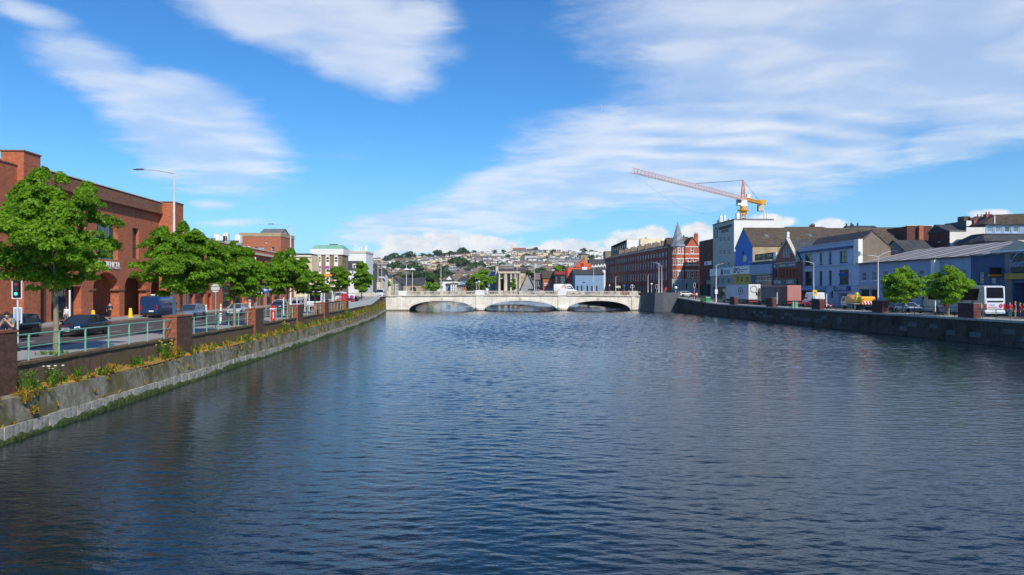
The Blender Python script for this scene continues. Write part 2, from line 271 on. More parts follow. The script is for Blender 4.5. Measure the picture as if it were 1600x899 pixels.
# ------------------------------------------------------------------ builders
class MB:
    """collects faces, links them as one mesh object"""
    def __init__(s): s.v = []; s.f = []; s.mi = []; s.sm = []
    def add(s, vs, fs, mi=0, sm=False):
        b = len(s.v); s.v += [tuple(p) for p in vs]
        for f in fs: s.f.append([i + b for i in f]); s.mi.append(mi); s.sm.append(sm)
        return s
    def quad(s, a, b, c, d, mi=0): return s.add([a, b, c, d], [(0, 1, 2, 3)], mi)
    def poly(s, pts, mi=0): return s.add(pts, [tuple(range(len(pts)))], mi)
    def box(s, x0, x1, y0, y1, z0, z1, mi=0, tx=1.0, ty=1.0):
        cx, cy = (x0 + x1) / 2, (y0 + y1) / 2; hx, hy = (x1 - x0) / 2, (y1 - y0) / 2
        vs = [(cx + sx * hx * k, cy + sy * hy * l, z) for z, k, l in ((z0, 1, 1), (z1, tx, ty)) for sx, sy in ((-1, -1), (1, -1), (1, 1), (-1, 1))]
        return s.add(vs, [(3, 2, 1, 0), (4, 5, 6, 7), (0, 1, 5, 4), (1, 2, 6, 5), (2, 3, 7, 6), (3, 0, 4, 7)], mi)
    def tube(s, pts, r, n=8, mi=0, caps=True, sm=True):
        pts = [Vector(p) for p in pts]; k = len(pts)
        rs = r if isinstance(r, (list, tuple)) else [r] * k
        vs = []
        for i, p in enumerate(pts):
            d = (pts[min(i + 1, k - 1)] - pts[max(i - 1, 0)]).normalized()
            a = d.cross(Vector((0, 0, 1)) if abs(d.z) < .95 else Vector((1, 0, 0))).normalized(); b = d.cross(a)
            vs += [p + (a * math.cos(t) + b * math.sin(t)) * rs[i] for t in (2 * math.pi * j / n for j in range(n))]
        fs = [(i * n + j, i * n + (j + 1) % n, (i + 1) * n + (j + 1) % n, (i + 1) * n + j) for i in range(k - 1) for j in range(n)]
        s.add(vs, fs, mi, sm)
        if caps: s.add(vs[:n], [tuple(range(n))[::-1]], mi); s.add(vs[-n:], [tuple(range(n))], mi)
        return s
    def prism(s, prof, y0, y1, mi=0, axis='y'):
        """extrude a polygon of (x, z) along y (or of (y, z) along x)"""
        n = len(prof)
        P_ = (lambda a, b, t: (a, t, b)) if axis == 'y' else (lambda a, b, t: (t, a, b))
        vs = [P_(a, b, y0) for a, b in prof] + [P_(a, b, y1) for a, b in prof]
        fs = [(i, (i + 1) % n, n + (i + 1) % n, n + i) for i in range(n)] + [tuple(range(n))[::-1], tuple(range(n, 2 * n))]
        return s.add(vs, fs, mi)
    def loft(s, rings, mi=0, caps=True, sm=True, closed=True):
        n = len(rings[0]); vs = [p for r_ in rings for p in r_]
        m_ = n if closed else n - 1
        fs = [(i * n + j, i * n + (j + 1) % n, (i + 1) * n + (j + 1) % n, (i + 1) * n + j) for i in range(len(rings) - 1) for j in range(m_)]
        s.add(vs, fs, mi, sm)
        if caps: s.add(rings[0], [tuple(range(n))[::-1]], mi); s.add(rings[-1], [tuple(range(n))], mi)
        return s
    def disc(s, c, nrm, r, n=16, mi=0, th=.02):
        c = Vector(c); d = Vector(nrm).normalized()
        return s.tube([c - d * th / 2, c + d * th / 2], r, n, mi, True, False)
    def lathe(s, prof, c=(0, 0, 0), n=16, mi=0, sm=True):
        rings = [[(c[0] + r * math.cos(t), c[1] + r * math.sin(t), c[2] + z) for t in (2 * math.pi * j / n for j in range(n))] for r, z in prof]
        return s.loft(rings, mi, True, sm)
    def mesh(s, name, mats):
        me = bpy.data.meshes.new(name); me.from_pydata(s.v, [], s.f)
        mats = mats if isinstance(mats, (list, tuple)) else [mats]
        for m in mats: me.materials.append(m)
        me.polygons.foreach_set('material_index', s.mi); me.polygons.foreach_set('use_smooth', s.sm)
        bm = bmesh.new(); bm.from_mesh(me); bmesh.ops.recalc_face_normals(bm, faces=bm.faces); bm.to_mesh(me); bm.free()
        me.update(); return me
    def raw(s, name, mats):
        me = bpy.data.meshes.new(name); me.from_pydata(s.v, [], s.f)
        mats = mats if isinstance(mats, (list, tuple)) else [mats]
        for m in mats: me.materials.append(m)
        me.polygons.foreach_set('material_index', s.mi); me.polygons.foreach_set('use_smooth', s.sm); me.update(); return me
    def build(s, name, mats, parent=None, loc=(0, 0, 0), rz=0, raw=False):
        return obj(name, s.raw(name, mats) if raw else s.mesh(name, mats), parent, loc, rz)
def obj(name, me, parent=None, loc=(0, 0, 0), rz=0):
    o = bpy.data.objects.new(name, me); col.objects.link(o)
    o.parent = parent; o.location = loc; o.rotation_euler = (0, 0, rz)
    return o
def tag(o, label=None, cat=None, group=None, kind=None):
    if label: o['label'] = label
    if cat: o['category'] = cat
    if group: o['group'] = group
    if kind: o['kind'] = kind
    return o
def thing(name, label, cat, loc=(0, 0, 0), rz=0, group=None):
    return tag(obj(name, None, None, loc, rz), label, cat, group)
KIDS = {}
def copy_tree(o, loc, rz=None, label=None, group=None, scale=None):
    def rec(src, par):
        c = src.copy(); col.objects.link(c); c.parent = par
        for ch in src.children: rec(ch, c)
        return c
    c = rec(o, None); c.location = loc
    if rz is not None: c.rotation_euler = (0, 0, rz)
    if scale: c.scale = scale if isinstance(scale, (tuple, list)) else (scale,) * 3
    if label: c['label'] = label
    if group: c['group'] = group
    return c
def text_mesh(name, s, size, mat, parent, loc, rot, depth=.02, width=None, align='CENTER'):
    cu = bpy.data.curves.new(name, 'FONT'); cu.body = s; cu.size = size; cu.extrude = depth
    cu.align_x = align; cu.align_y = 'CENTER'; cu.resolution_u = 2
    tmp = bpy.data.objects.new(name, cu); col.objects.link(tmp)
    bpy.context.view_layer.update()
    me = bpy.data.meshes.new_from_object(tmp.evaluated_get(bpy.context.evaluated_depsgraph_get()))
    bpy.data.objects.remove(tmp); bpy.data.curves.remove(cu)
    me.materials.clear(); me.materials.append(mat)
    if width:
        xs = [v.co.x for v in me.vertices]; k = width / max(1e-3, max(xs) - min(xs))
        for v in me.vertices: v.co.x *= k
    o = obj(name, me, parent, loc); o.rotation_euler = rot
    return o
# ------------------------------------------------------------------ where things stand: lines along the two quays
KL, KR = 68 / F, 65 / F                          # both quays run very slightly to the left of straight ahead
def LP(a, Y, z=0.0): return Vector((-a - KL * Y, Y, z))       # a metres left of the camera line
def RP(b, Y, z=0.0): return Vector((b - KR * Y, Y, z))        # b metres right of it
def LY(a, px): return F * a / (732 - px)
def RY(b, px): return F * b / (px - 735)
def zpx(py, Y): return CZ + (HY - py) * Y / F
def CP(px, Y, z=0.0): return Vector(((px - 800) / F * Y, Y, z))
RZL = math.atan2(1, -KL); RZR = math.atan2(-1, KR)            # headings of local x on the left and right facades
class FL:
    """left bank facade line, seen from the river: local x runs away from the camera"""
    def __init__(s, a, p0, p1):
        s.a = a; s.Y0 = LY(a, p0); s.o = LP(a, s.Y0); s.rz = RZL; s.k = math.sqrt(1 + KL * KL); s.W = (LY(a, p1) - s.Y0) * s.k; s.fy = lambda p: LY(a, p)
    def x(s, p): return (s.fy(p) - s.Y0) * s.k
    def z(s, p, py): return zpx(py, s.fy(p))
class FR:
    """right bank facade line: local x runs towards the camera"""
    def __init__(s, b, p0, p1):
        s.b = b; s.Y0 = RY(b, p0); s.o = RP(b, s.Y0); s.rz = RZR; s.k = math.sqrt(1 + KR * KR); s.W = (s.Y0 - RY(b, p1)) * s.k; s.fy = lambda p: RY(b, p)
    def x(s, p): return (s.Y0 - s.fy(p)) * s.k
    def z(s, p, py): return zpx(py, s.fy(p))
class FC:
    """a face square to the camera at distance Y"""
    def __init__(s, Y, p0, p1):
        s.Y0 = Y; s.o = CP(p0, Y); s.rz = 0.0; s.W = (p1 - p0) * Y / F; s.p0 = p0
    def x(s, p): return (p - s.p0) * s.Y0 / F
    def z(s, p, py): return zpx(py, s.Y0)
WIN = {}
def win_mesh(w_, h, style):
    """one window: frame with bars in front of a glass pane, origin at its lower left corner"""
    key = (round(w_, 2), round(h, 2), style)
    if key in WIN: return WIN[key]
    fm, nx, nz, bar, gl = style
    b = MB(); t = bar; e = .004
    b.box(e, w_ - e, 0, .07, e, t).box(e, w_ - e, 0, .07, h - t, h - e).box(e, t, 0, .07, t, h - t).box(w_ - t, w_ - e, 0, .07, t, h - t)
    for i in range(1, nx): x = w_ * i / nx; b.box(x - t * .4, x + t * .4, .012, .06, t, h - t)
    for i in range(1, nz): z = h * i / nz; b.box(t, w_ - t, .006, .064, z - t * .45, z + t * .45)
    g = MB(); g.box(t * .8, w_ - t * .8, .035, .05, t * .8, h - t * .8)
    WIN[key] = (b.mesh('window', M[fm]), g.mesh('pane', M[gl])); return WIN[key]
def put_window(par, p, rz, w_, h, style, sill=None):
    f, g = win_mesh(w_, h, style)
    o = obj('window', f, par, p, rz); obj('pane', g, o)
    if sill:
        key = ('sill', round(w_, 2), sill)
        if key not in WIN: WIN[key] = MB().box(-.1, w_ + .1, -.27, .0, -.14, -.005).mesh('sill', M[sill])
        obj('sill', WIN[key], o)
    return o
class Bld:
    """a building: an Empty at the lower corner of its front, local x along the front, y into the building"""
    def __init__(s, name, label, cat, fr, D, z0=2.7, group=None, W=None):
        s.fr = fr; s.W = W or fr.W; s.D = D; s.z0 = z0
        s.root = thing(name, label, cat, (fr.o.x, fr.o.y, z0), fr.rz, group)
    def T(s, side):
        W, D, z0 = s.W, s.D, s.z0
        if side == 'front': return (lambda u, d, z: (u, d, z - z0)), 0.0
        if side == 'right': return (lambda u, d, z: (W - d, u, z - z0)), math.pi / 2
        if side == 'left': return (lambda u, d, z: (d, D - u, z - z0)), -math.pi / 2
        return (lambda u, d, z: (W - u, D - d, z - z0)), math.pi
    def facade(s, side, z1, ops=(), mat=None, z0=None, u0=0.0, u1=None, d0=0.0, rev=.22, name='wall', top=None, build=True, mb=None):
        """wall with real openings; ops = dicts x, z, w, h, rise, style (window), sill"""
        T, rz = s.T(side); z0 = s.z0 if z0 is None else z0
        u1 = u1 if u1 is not None else (s.W if side in ('front', 'back') else s.D)
        mb = mb or MB(); Q = lambda *p: mb.quad(*[T(*q) for q in p])
        xs = sorted({u0, u1} | {o['x'] for o in ops} | {o['x'] + o['w'] for o in ops}); zs = sorted({z0, z1} | {o['z'] for o in ops} | {o['z'] + o['h'] for o in ops})
        xs = [x for x in xs if u0 - 1e-6 <= x <= u1 + 1e-6]; zs = [z for z in zs if z0 - 1e-6 <= z <= z1 + 1e-6]
        for i in range(len(xs) - 1):
            j = 0
            while j < len(zs) - 1:
                xm = (xs[i] + xs[i + 1]) / 2
                def hole(j): zm = (zs[j] + zs[j + 1]) / 2; return any(o['x'] < xm < o['x'] + o['w'] and o['z'] < zm < o['z'] + o['h'] for o in ops)
                if hole(j): j += 1; continue
                k = j
                while k + 1 < len(zs) - 1 and not hole(k + 1): k += 1
                Q((xs[i], d0, zs[j]), (xs[i + 1], d0, zs[j]), (xs[i + 1], d0, zs[k + 1]), (xs[i], d0, zs[k + 1])); j = k + 1
        for o in ops:
            a, b, c, d = o['x'], o['x'] + o['w'], o['z'], o['z'] + o['h']; r = o.get('rise', 0); rv = d0 + o.get('rev', rev)
            Q((a, d0, c), (a, rv, c), (a, rv, d - r), (a, d0, d - r)); Q((b, d0, c), (b, d0, d - r), (b, rv, d - r), (b, rv, c))
            Q((a, d0, c), (b, d0, c), (b, rv, c), (a, rv, c))
            if not r: Q((a, d0, d), (a, rv, d), (b, rv, d), (b, d0, d))
            else:
                n = 14 if o['w'] > 3 else 8; cx = (a + b) / 2; hw = o['w'] / 2
                if o.get('pointed'): pts = [(a + o['w'] * i / n, d - r + r * (1 - abs(2 * i / n - 1) ** 1.5)) for i in range(n + 1)]
                else: pts = [(cx - hw * math.cos(math.pi * i / n), d - r + r * math.sin(math.pi * i / n)) for i in range(n + 1)]
                for (xa, za), (xb, zb) in zip(pts, pts[1:]):
                    Q((xa, d0, za), (xb, d0, zb), (xb, d0, d), (xa, d0, d)); Q((xa, d0, za), (xa, rv, za), (xb, rv, zb), (xb, d0, zb))
            if o.get('style'):
                p = T(a, rv - .03, c); put_window(s.root, p, rz, o['w'], o['h'], o['style'], o.get('sill'))
        if build: return mb.build(name, mat, s.root)
        return mb
    def shell(s, z1, mat, sides=('right', 'left', 'back'), d0=0.0, name='wall', flat=None, z0=None):
        mb = MB()
        for sd in sides: s.facade(sd, z1, build=False, mb=mb, z0=z0)
        o = mb.build(name, mat, s.root)
        if flat: MB().quad((0, 0, z1 - s.z0 - .25), (s.W, 0, z1 - s.z0 - .25), (s.W, s.D, z1 - s.z0 - .25), (0, s.D, z1 - s.z0 - .25)).build('roof', flat, s.root)
        return o
    def box(s, name, x0, x1, y0, y1, z0, z1, mat, label=None):
        o = MB().box(x0, x1, y0, y1, z0 - s.z0, z1 - s.z0).build(name, mat, s.root)
        if label: o['label'] = label
        return o
    def gable(s, ze, zr, mat, wallmat, axis='x', over=.3, x0=0.0, x1=None, y0=0.0, y1=None, th=.16, name='roof', ends=True, pos=.5):
        """pitched roof with thickness; axis x: ridge along the front; gable end walls filled"""
        x1 = s.W if x1 is None else x1; y1 = s.D if y1 is None else y1; z_ = s.z0
        mb = MB()
        if axis == 'x':
            ym = y0 + (y1 - y0) * pos; sl = (zr - ze) / max(.1, ym - y0); sl2 = (zr - ze) / max(.1, y1 - ym)
            a = [(y0 - over, ze - over * sl), (ym, zr), (y1 + over, ze - over * sl2)]
            prof = [(y, z - z_ + th) for y, z in a] + [(y, z - z_ + .004) for y, z in a[::-1]]
            mb.prism(prof, x0 - over, x1 + over, axis='x')
            if ends: MB().poly([(x0, y0, ze - z_), (x0, ym, zr - z_), (x0, y1, ze - z_)]).build('gable_wall', wallmat, s.root); MB().poly([(x1, y0, ze - z_), (x1, ym, zr - z_), (x1, y1, ze - z_)]).build('gable_wall', wallmat, s.root)
        else:
            xm = x0 + (x1 - x0) * pos; sl = (zr - ze) / max(.1, xm - x0); sl2 = (zr - ze) / max(.1, x1 - xm)
            a = [(x0 - over, ze - over * sl), (xm, zr), (x1 + over, ze - over * sl2)]
            prof = [(x, z - z_ + th) for x, z in a] + [(x, z - z_ + .004) for x, z in a[::-1]]
            mb.prism(prof, y0 - over, y1 + over, axis='y')
            if ends: MB().poly([(x0, y0, ze - z_), (xm, y0, zr - z_), (x1, y0, ze - z_)]).build('gable_wall', wallmat, s.root); MB().poly([(x0, y1, ze - z_), (xm, y1, zr - z_), (x1, y1, ze - z_)]).build('gable_wall', wallmat, s.root)
        return mb.build(name, mat, s.root)
    def chimney(s, x, y, z0, z1, w_=.8, d=.55, mat=None, pots=3, par=None):
        mb = MB(); z_ = s.z0
        mb.box(x - w_ / 2, x + w_ / 2, y - d / 2, y + d / 2, z0 - z_, z1 - z_).box(x - w_ / 2 - .07, x + w_ / 2 + .07, y - d / 2 - .07, y + d / 2 + .07, z1 - z_ + .002, z1 - z_ + .16)
        o = mb.build('chimney', mat or M['brick_dk'], par or s.root)
        b = MB()
        for i in range(pots): b.tube([(x - w_ / 2 + w_ * (i + .5) / pots, y, z1 - z_ + .16), (x - w_ / 2 + w_ * (i + .5) / pots, y, z1 - z_ + .6)], [.13, .1], 8)
        if pots: b.build('chimney_pot', M['tile_red'], o)
        return o
    def pw(s, p0, p1, y0, y1, style, sill=None, rise=0, **k):
        """an opening measured on the photograph: pixel columns p0..p1, rows y0 (top)..y1 (bottom)"""
        pm = (p0 + p1) / 2; xa, xb = s.fr.x(p0), s.fr.x(p1); za, zb = s.fr.z(pm, y1), s.fr.z(pm, y0)
        return dict(x=xa, z=za, w=xb - xa, h=zb - za, style=style, sill=sill, rise=rise, **k)
SASH = ('trim', 1, 2, .07, 'glass'); SASHL = ('trim', 1, 2, .08, 'blind'); CASE = ('trim_dk', 2, 2, .09, 'glass'); SLIM = ('trim_dk', 1, 3, .08, 'glass'); SHOP = ('trim_dk', 3, 1, .09, 'glass'); GREENW = ('green_fr', 1, 2, .12, 'glass')
# ------------------------------------------------------------------ land and water
def sstep(a, b, x): t = min(1, max(0, (x - a) / (b - a))); return t * t * (3 - 2 * t)
def qx(Y):                       # waterline of the left quay
    pts = ((-60, -14.0), (0, -17.45), (110, -23.7), (155, -27.6), (206, -33.6), (430, -46))
    for (a, xa), (b, xb) in zip(pts, pts[1:]):
        if Y <= b: return xa + (xb - xa) * (Y - a) / (b - a)
    return -46
def rx(Y):                       # waterline of the right quay
    if Y < 204: return 54.7 - KR * Y
    if Y < 206: return 54.7 - KR * 204
    return 37.5 - (Y - 206) * .055
def gl(Y): return 2.7 + 1.35 * sstep(150, 206, Y)         # street level left
def gr(Y): return 2.7 + 1.35 * sstep(165, 218, Y)         # street level right
YS = [-60, -30, -10, 0, 10, 20, 30, 40, 50, 60, 70, 80, 90, 100, 110, 120, 130, 140, 150, 155, 160, 165, 170, 175, 180, 185, 190, 195, 200, 203.9, 206.1, 210, 214, 218, 222, 226, 230, 240, 260, 300, 350, 400, 430]
def strip(name, f0, f1, dz, mat, Y0=-60, Y1=430, g=gl, kind='structure', parent=None):
    ys = [Y0] + [y for y in YS if Y0 < y < Y1] + [Y1]
    mb = MB()
    for a, b in zip(ys, ys[1:]): mb.quad((f0(a), a, g(a) + dz), (f1(a), a, g(a) + dz), (f1(b), b, g(b) + dz), (f0(b), b, g(b) + dz))
    o = mb.build(name, mat, parent, raw=True)
    if kind and not parent: o['kind'] = kind
    return o
def lo(d): return lambda Y: qx(Y) - d
def ro(d): return lambda Y: rx(Y) + d
strip('ground', lambda Y: -900, lo(22.6), -.13, M['pave'])
strip('ground', ro(16.5), lambda Y: 900, -.13, M['pave'], g=gr)
strip('pavement', lo(5.0), lo(.9), .0, M['pave'], Y0=26)
strip('kerb', lo(5.18), lo(5.0), .0, M['kerb'], Y0=26)
strip('road', lo(19.0), lo(5.18), -.12, M['asphalt'])
strip('kerb', lo(19.16), lo(19.0), .0, M['kerb']); strip('pavement', lo(22.9), lo(19.16), .0, M['pave'])
for d in (5.18, 19.0): # kerb faces
    mb = MB()
    for a, b in zip(YS, YS[1:]): mb.quad((qx(a) - d, a, gl(a) - .13), (qx(b) - d, b, gl(b) - .13), (qx(b) - d, b, gl(b)), (qx(a) - d, a, gl(a)))
    tag(mb.build('kerb', M['kerb'], raw=True), kind='structure')
strip('pavement', ro(.35), ro(4.0), .0, M['pave'], Y1=204, g=gr); strip('kerb', ro(4.0), ro(4.15), .0, M['kerb'], Y1=204, g=gr)
strip('road', ro(4.15), ro(12.6), -.12, M['asphalt'], Y1=204, g=gr); strip('pavement', ro(12.6), ro(16.6), .0, M['pave'], Y1=204, g=gr)
strip('road', ro(.6), ro(16.5), -.125, M['asphalt'], Y0=206.1, g=gr)
mb = MB()                                       # lane dashes on the left road
for lane in (9.7, 14.3):
    Y = 34
    while Y < 150: mb.quad(*[(qx(y) - lane - e, y, gl(y) - .116) for y, e in ((Y, 0), (Y, .14), (Y + 2.2, .14), (Y + 2.2, 0))]); Y += 6
tag(mb.build('road_marking', M['mark'], raw=True), kind='structure')
mb = MB()
for d in (5.5, 5.75, 18.4, 18.65):
    for a, b in zip(YS[8:22], YS[9:22]): mb.quad((qx(a) - d, a, gl(a) - .116), (qx(a) - d - .1, a, gl(a) - .116), (qx(b) - d - .1, b, gl(b) - .116), (qx(b) - d, b, gl(b) - .116))
tag(mb.build('road_marking', M['mark_y'], raw=True), kind='structure')
# water: waves as real relief where the camera looks, finer ripples in the material
def water_mat():
    m, t = new_mat('river_water'); p = t.n('ShaderNodeNewGeometry').outputs['Position']
    def nz(sx, sy, rot, sc, det=2.0, r=.5): return t.noise(t.n('ShaderNodeMapping', {'Vector': p, 'Rotation': (0, 0, R(rot)), 'Scale': (sx, sy, 1)}).outputs[0], sc, det, r)
    b = nz(.5, 1.0, -14, 4.2, 3); c = nz(.6, 1.0, 12, 10.0, 3)
    h = t.m('ADD', t.m('MULTIPLY', b, .05), t.m('MULTIPLY', c, .018))
    d = pbr(t, (.007, .017, .026), .04, 0, h, .5, 1.0, .5, IOR=1.36)
    finish(t, d); return m
WM = water_mat()
def waves(X, Y):
    r_ = np.random.default_rng(21); h = np.zeros_like(X)
    for lam, n, slope in ((3.2, 4, .003), (1.7, 6, .006), (1.0, 9, .014), (.66, 11, .022), (.45, 11, .024), (.32, 8, .019)):
        for _ in range(n):
            L = lam * r_.uniform(.82, 1.2); a = r_.normal(R(3), R(24)); k = 2 * math.pi / L; A = slope * math.sqrt(2 / n) / k
            h += A * np.cos(k * (np.sin(a) * X + np.cos(a) * Y) + r_.uniform(0, 6.28))
    fd = np.clip(1 - (Y - 50) / 160, .35, 1)
    g = .95 + fd * .38 * np.sin(X * .045 + Y * .03 + 1) * np.sin(Y * .05 - X * .02) + fd * .22 * np.sin(X * .17 - .6 + .8 * np.sin(Y * .06)) * np.sin(Y * .11 + X * .05)
    g *= np.clip((X + 30) / 26, .38, 1.0)          # calmer in the lee of the left wall
    g *= 1 + 2.6 * np.clip((Y - 32) / 90, 0, 1) * np.clip((X + 12 + Y * .09) / 14, .25, 1)
    return h * g + .012 * np.abs(h / .03) ** 1.5 * (h > 0)
def water_sheet(y0, y1, ny, nx, pw):
    ys = y0 * (y1 / y0) ** (np.linspace(0, 1, ny) ** pw)
    L = np.array([max(qx(y) - .6, -.70 * y - 7) for y in ys]); Rr = np.array([min(rx(y) + .6, .70 * y + 7) for y in ys]); t = np.linspace(0, 1, nx)
    X = L[:, None] + (Rr - L)[:, None] * t[None]; Y = np.repeat(ys[:, None], nx, 1); Z = waves(X, Y)
    v = np.stack([X, Y, Z], -1).reshape(-1, 3).astype(np.float32); i = np.arange(ny - 1)[:, None] * nx + np.arange(nx - 1)[None]
    q = np.stack([i, i + 1, i + nx + 1, i + nx], -1).reshape(-1).astype(np.int32); n = len(q) // 4
    me = bpy.data.meshes.new('water'); me.vertices.add(len(v)); me.vertices.foreach_set('co', v.reshape(-1)); me.loops.add(len(q)); me.loops.foreach_set('vertex_index', q); me.polygons.add(n); me.polygons.foreach_set('loop_start', np.arange(0, len(q), 4, dtype=np.int32)); me.polygons.foreach_set('use_smooth', np.ones(n, dtype=bool)); me.materials.append(WM); me.update()
    return tag(obj('water', me), kind='structure')
water_sheet(12.0, 75.0, 820, 560, 1.0); water_sheet(75.0, 213.0, 1000, 380, 1.0); water_sheet(213.0, 428.0, 700, 170, 1.0)
w_ = MB(); w_.quad((-60, -60, -.2), (90, -60, -.2), (90, 440, -.2), (-60, 440, -.2))
tag(w_.build('water', WM, raw=True), kind='structure')
tag(MB().quad((-70, -60, -3), (95, -60, -3), (95, 440, -3), (-70, 440, -3)).build('riverbed', M['mud'], raw=True), kind='structure')
# ------------------------------------------------------------------ quay walls, pillars, railings
def QP(Y, d, z): return Vector((qx(Y) - d, Y, z))
def QR(Y, d, z): return Vector((rx(Y) + d, Y, z))
def sweep(pt, sec, Y0, Y1, jit=0.0, step=None):
    """cross section (d, z) swept along a quay line"""
    ys = [Y0] + [y for y in YS if Y0 < y < Y1] + [Y1]
    if step: ys = list(np.arange(Y0, Y1 + 1e-6, step))
    mb = MB(); rows = [[pt(y, d + random.uniform(-jit, jit), z + random.uniform(-jit, jit)) for d, z in sec] for y in ys]
    return mb.loft(rows, 0, True, False, closed=False)
ql = thing('quay_wall', 'left river wall of pale limestone blocks under a brown parapet with yellow moss', 'wall', QP(20, 0, 0))
QL0 = Vector(ql.location)
def ql_build(mb, name, mat, kind=None, par=None):
    mb.v = [tuple(Vector(p) - QL0) for p in mb.v]
    o = mb.build(name, mat, ql); 
    if kind: o['kind'] = kind
    return o
ql_build(sweep(QP, [(.10, -2.5), (.10, .03), (.16, .60), (.30, .62)], -60, 206), 'footing', M['q_stone'])
ql_build(sweep(QP, [(.42, .60), (.10, .60), (.10, .64), (.18, 1.62), (.9, 1.66), (.9, .64)], 20, 206, .015, .8), 'upper_course', M['q_band'])
ql_build(sweep(QP, [(.78, 1.6), (.80, 2.70), (.72, 2.72), (.72, 2.84), (1.20, 2.86), (1.20, 2.6)], 31, 150, .012, .9), 'parapet', M['q_up'])
# limestone blocks of the lowest course
STN = []
for i in range(7):
    mb = MB(); L = random.uniform(.95, 1.25)
    mb.box(.015, L - .015, 0, .5, 0, .56, 0, .985, 1)
    mb.v = [(x + random.uniform(-.02, .02), y + random.uniform(-.03, .03), z + random.uniform(-.02, .02)) for x, y, z in mb.v]
    STN.append((L, mb.mesh('stone', M['q_stone'])))
def qdir(Y): return math.atan2(2.0, qx(Y + 1) - qx(Y - 1))
Y = 22.0
while Y < 62:
    L, me = random.choice(STN)
    p = QP(Y, -.02 + random.uniform(0, .05), .04) - QL0
    obj('stone', me, ql, p, qdir(Y)); Y += L
far = MB()
while Y < 204:
    L = random.uniform(1.0, 1.6); a, b = QP(Y + .02, 0, 0), QP(Y + L - .02, 0, 0); e = random.uniform(-.03, .03)
    far.add([(a.x + e, a.y, .04), (b.x + e, b.y, .04), (b.x + e, b.y, .6), (a.x + e, a.y, .6), (a.x - .3, a.y, .6), (b.x - .3, b.y, .6), (a.x - .3, a.y, .04), (b.x - .3, b.y, .04)], [(0, 1, 2, 3), (3, 2, 5, 4), (0, 3, 4, 6), (1, 7, 5, 2)])
    Y += L
ql_build(far, 'stone_course', M['q_stone'], 'stuff')
# algae fringe at the waterline and moss on the ledge, with ragged edges
mb = MB(); ys = np.arange(22, 200, .16); tops = []
hh = .28
for y in ys:
    hh = .75 * hh + .25 * (random.uniform(.08, .45) + .10 * math.sin(y * .35)); tops.append(hh + random.uniform(-.05, .05))
rows = [[QP(y, -.10 + random.uniform(-.03, .03), -.1), QP(y, -.07 + random.uniform(-.04, .03), t * .6), QP(y, .0, t)] for y, t in zip(ys, tops)]
mb.loft(rows, 0, False, False, closed=False); ql_build(mb, 'algae', M['algae'], 'stuff')
mb = MB(); rows = []
for y in np.arange(31, 200, .22):
    a = .25 + .3 * random.random() * (1 + math.sin(y * .4)); rows.append([QP(y, min(.7, a - .12), 1.645), QP(y, min(.72, a), 1.70 + random.uniform(0, .05)), QP(y, .76, 1.72 + random.uniform(0, .12)), QP(y, .79, 1.66)])
mb.loft(rows, 0, False, False, closed=False); ql_build(mb, 'moss', M['q_moss'], 'stuff')
# brick pillars on the left quay
PL = [28.3, 47.6, 65.2, 81.4, 96.7, 114.6]; PLEN = 2.65
PNAME = ['weathered brick pillar nearest the camera at the left edge of the picture', 'brick pillar beside the first street tree, ledge weeds at its foot', 'brick pillar next to the round white sign back', 'brick pillar just before the red and white post', 'brick pillar with a red brick wall starting behind it', 'last brick pillar, where the white panel fence begins']
def pillar_mesh(mat):
    mb = MB(); mb.box(0, PLEN, 0, .86, 0, 2.50); mb.box(-.04, PLEN + .04, -.04, .90, 2.503, 2.60)
    return mb
for y, lb in zip(PL, PNAME):
    p = QP(y, .62, 1.6)
    if y < 30: p = QP(y, .72, 1.6)
    r = thing('brick_pillar', lb, 'pillar', p, qdir(y), 'brick pillars along the left quay')
    z0 = 2.5 if y < 30 else 2.5
    sh = MB().box(0, PLEN, 0, .86, 0, z0); sh.mi[2] = 1; sh.build('shaft', [M['brick_pil'], M['brick_shade']], r); MB().box(-.03, PLEN + .03, -.03, .89, z0 + .003, z0 + .09).build('cap', M['brick_pil'], r)  # river face: darker stained brick with its shade painted into the colour
# green railings between them
def railing(y0, y1, label, group, pt, dr, z, npost, mat, h=1.08, rr=.032, d=.95, mids=(.52,), post=.045):
    a, b = pt(y0, d, z), pt(y1, d, z); L = (b - a).length; rz = math.atan2((b - a).y, (b - a).x)
    r = thing('railing', label, 'railing', a, rz, group); sl = (b.z - a.z) / L
    MB().tube([(0, 0, h), (L, 0, h + sl * L)], rr, 8).build('top_rail', mat, r)
    for q in mids: MB().tube([(0, 0, h * q), (L, 0, h * q + sl * L)], rr * .75, 8).build('middle_rail', mat, r)
    me = MB().tube([(0, 0, -.05), (0, 0, h - rr * .6)], post, 8).tube([(0, 0, h * .5 - .04), (0, 0, h * .5 + .04)], post * 1.35, 8).tube([(0, 0, h - .1), (0, 0, h - .02)], post * 1.3, 8).mesh('post', mat)
    for i in range(npost):
        x = L * (i + .5) / npost; obj('post', me, r, (x, 0, sl * x))
    return r
RN = ['green pipe railing nearest the camera in front of the first tree', 'green pipe railing between the second and third brick pillar, white round sign behind', 'green pipe railing in front of the red and white post', 'short green railing before the far red brick wall on the left quay', 'far green railing bay next to the white panel fence']
for i in range(5):
    railing(PL[i] + PLEN, PL[i + 1], RN[i], 'green railings between the pillars of the left quay', QP, qdir, 2.86, [7, 6, 6, 5, 6][i], M['rail'])
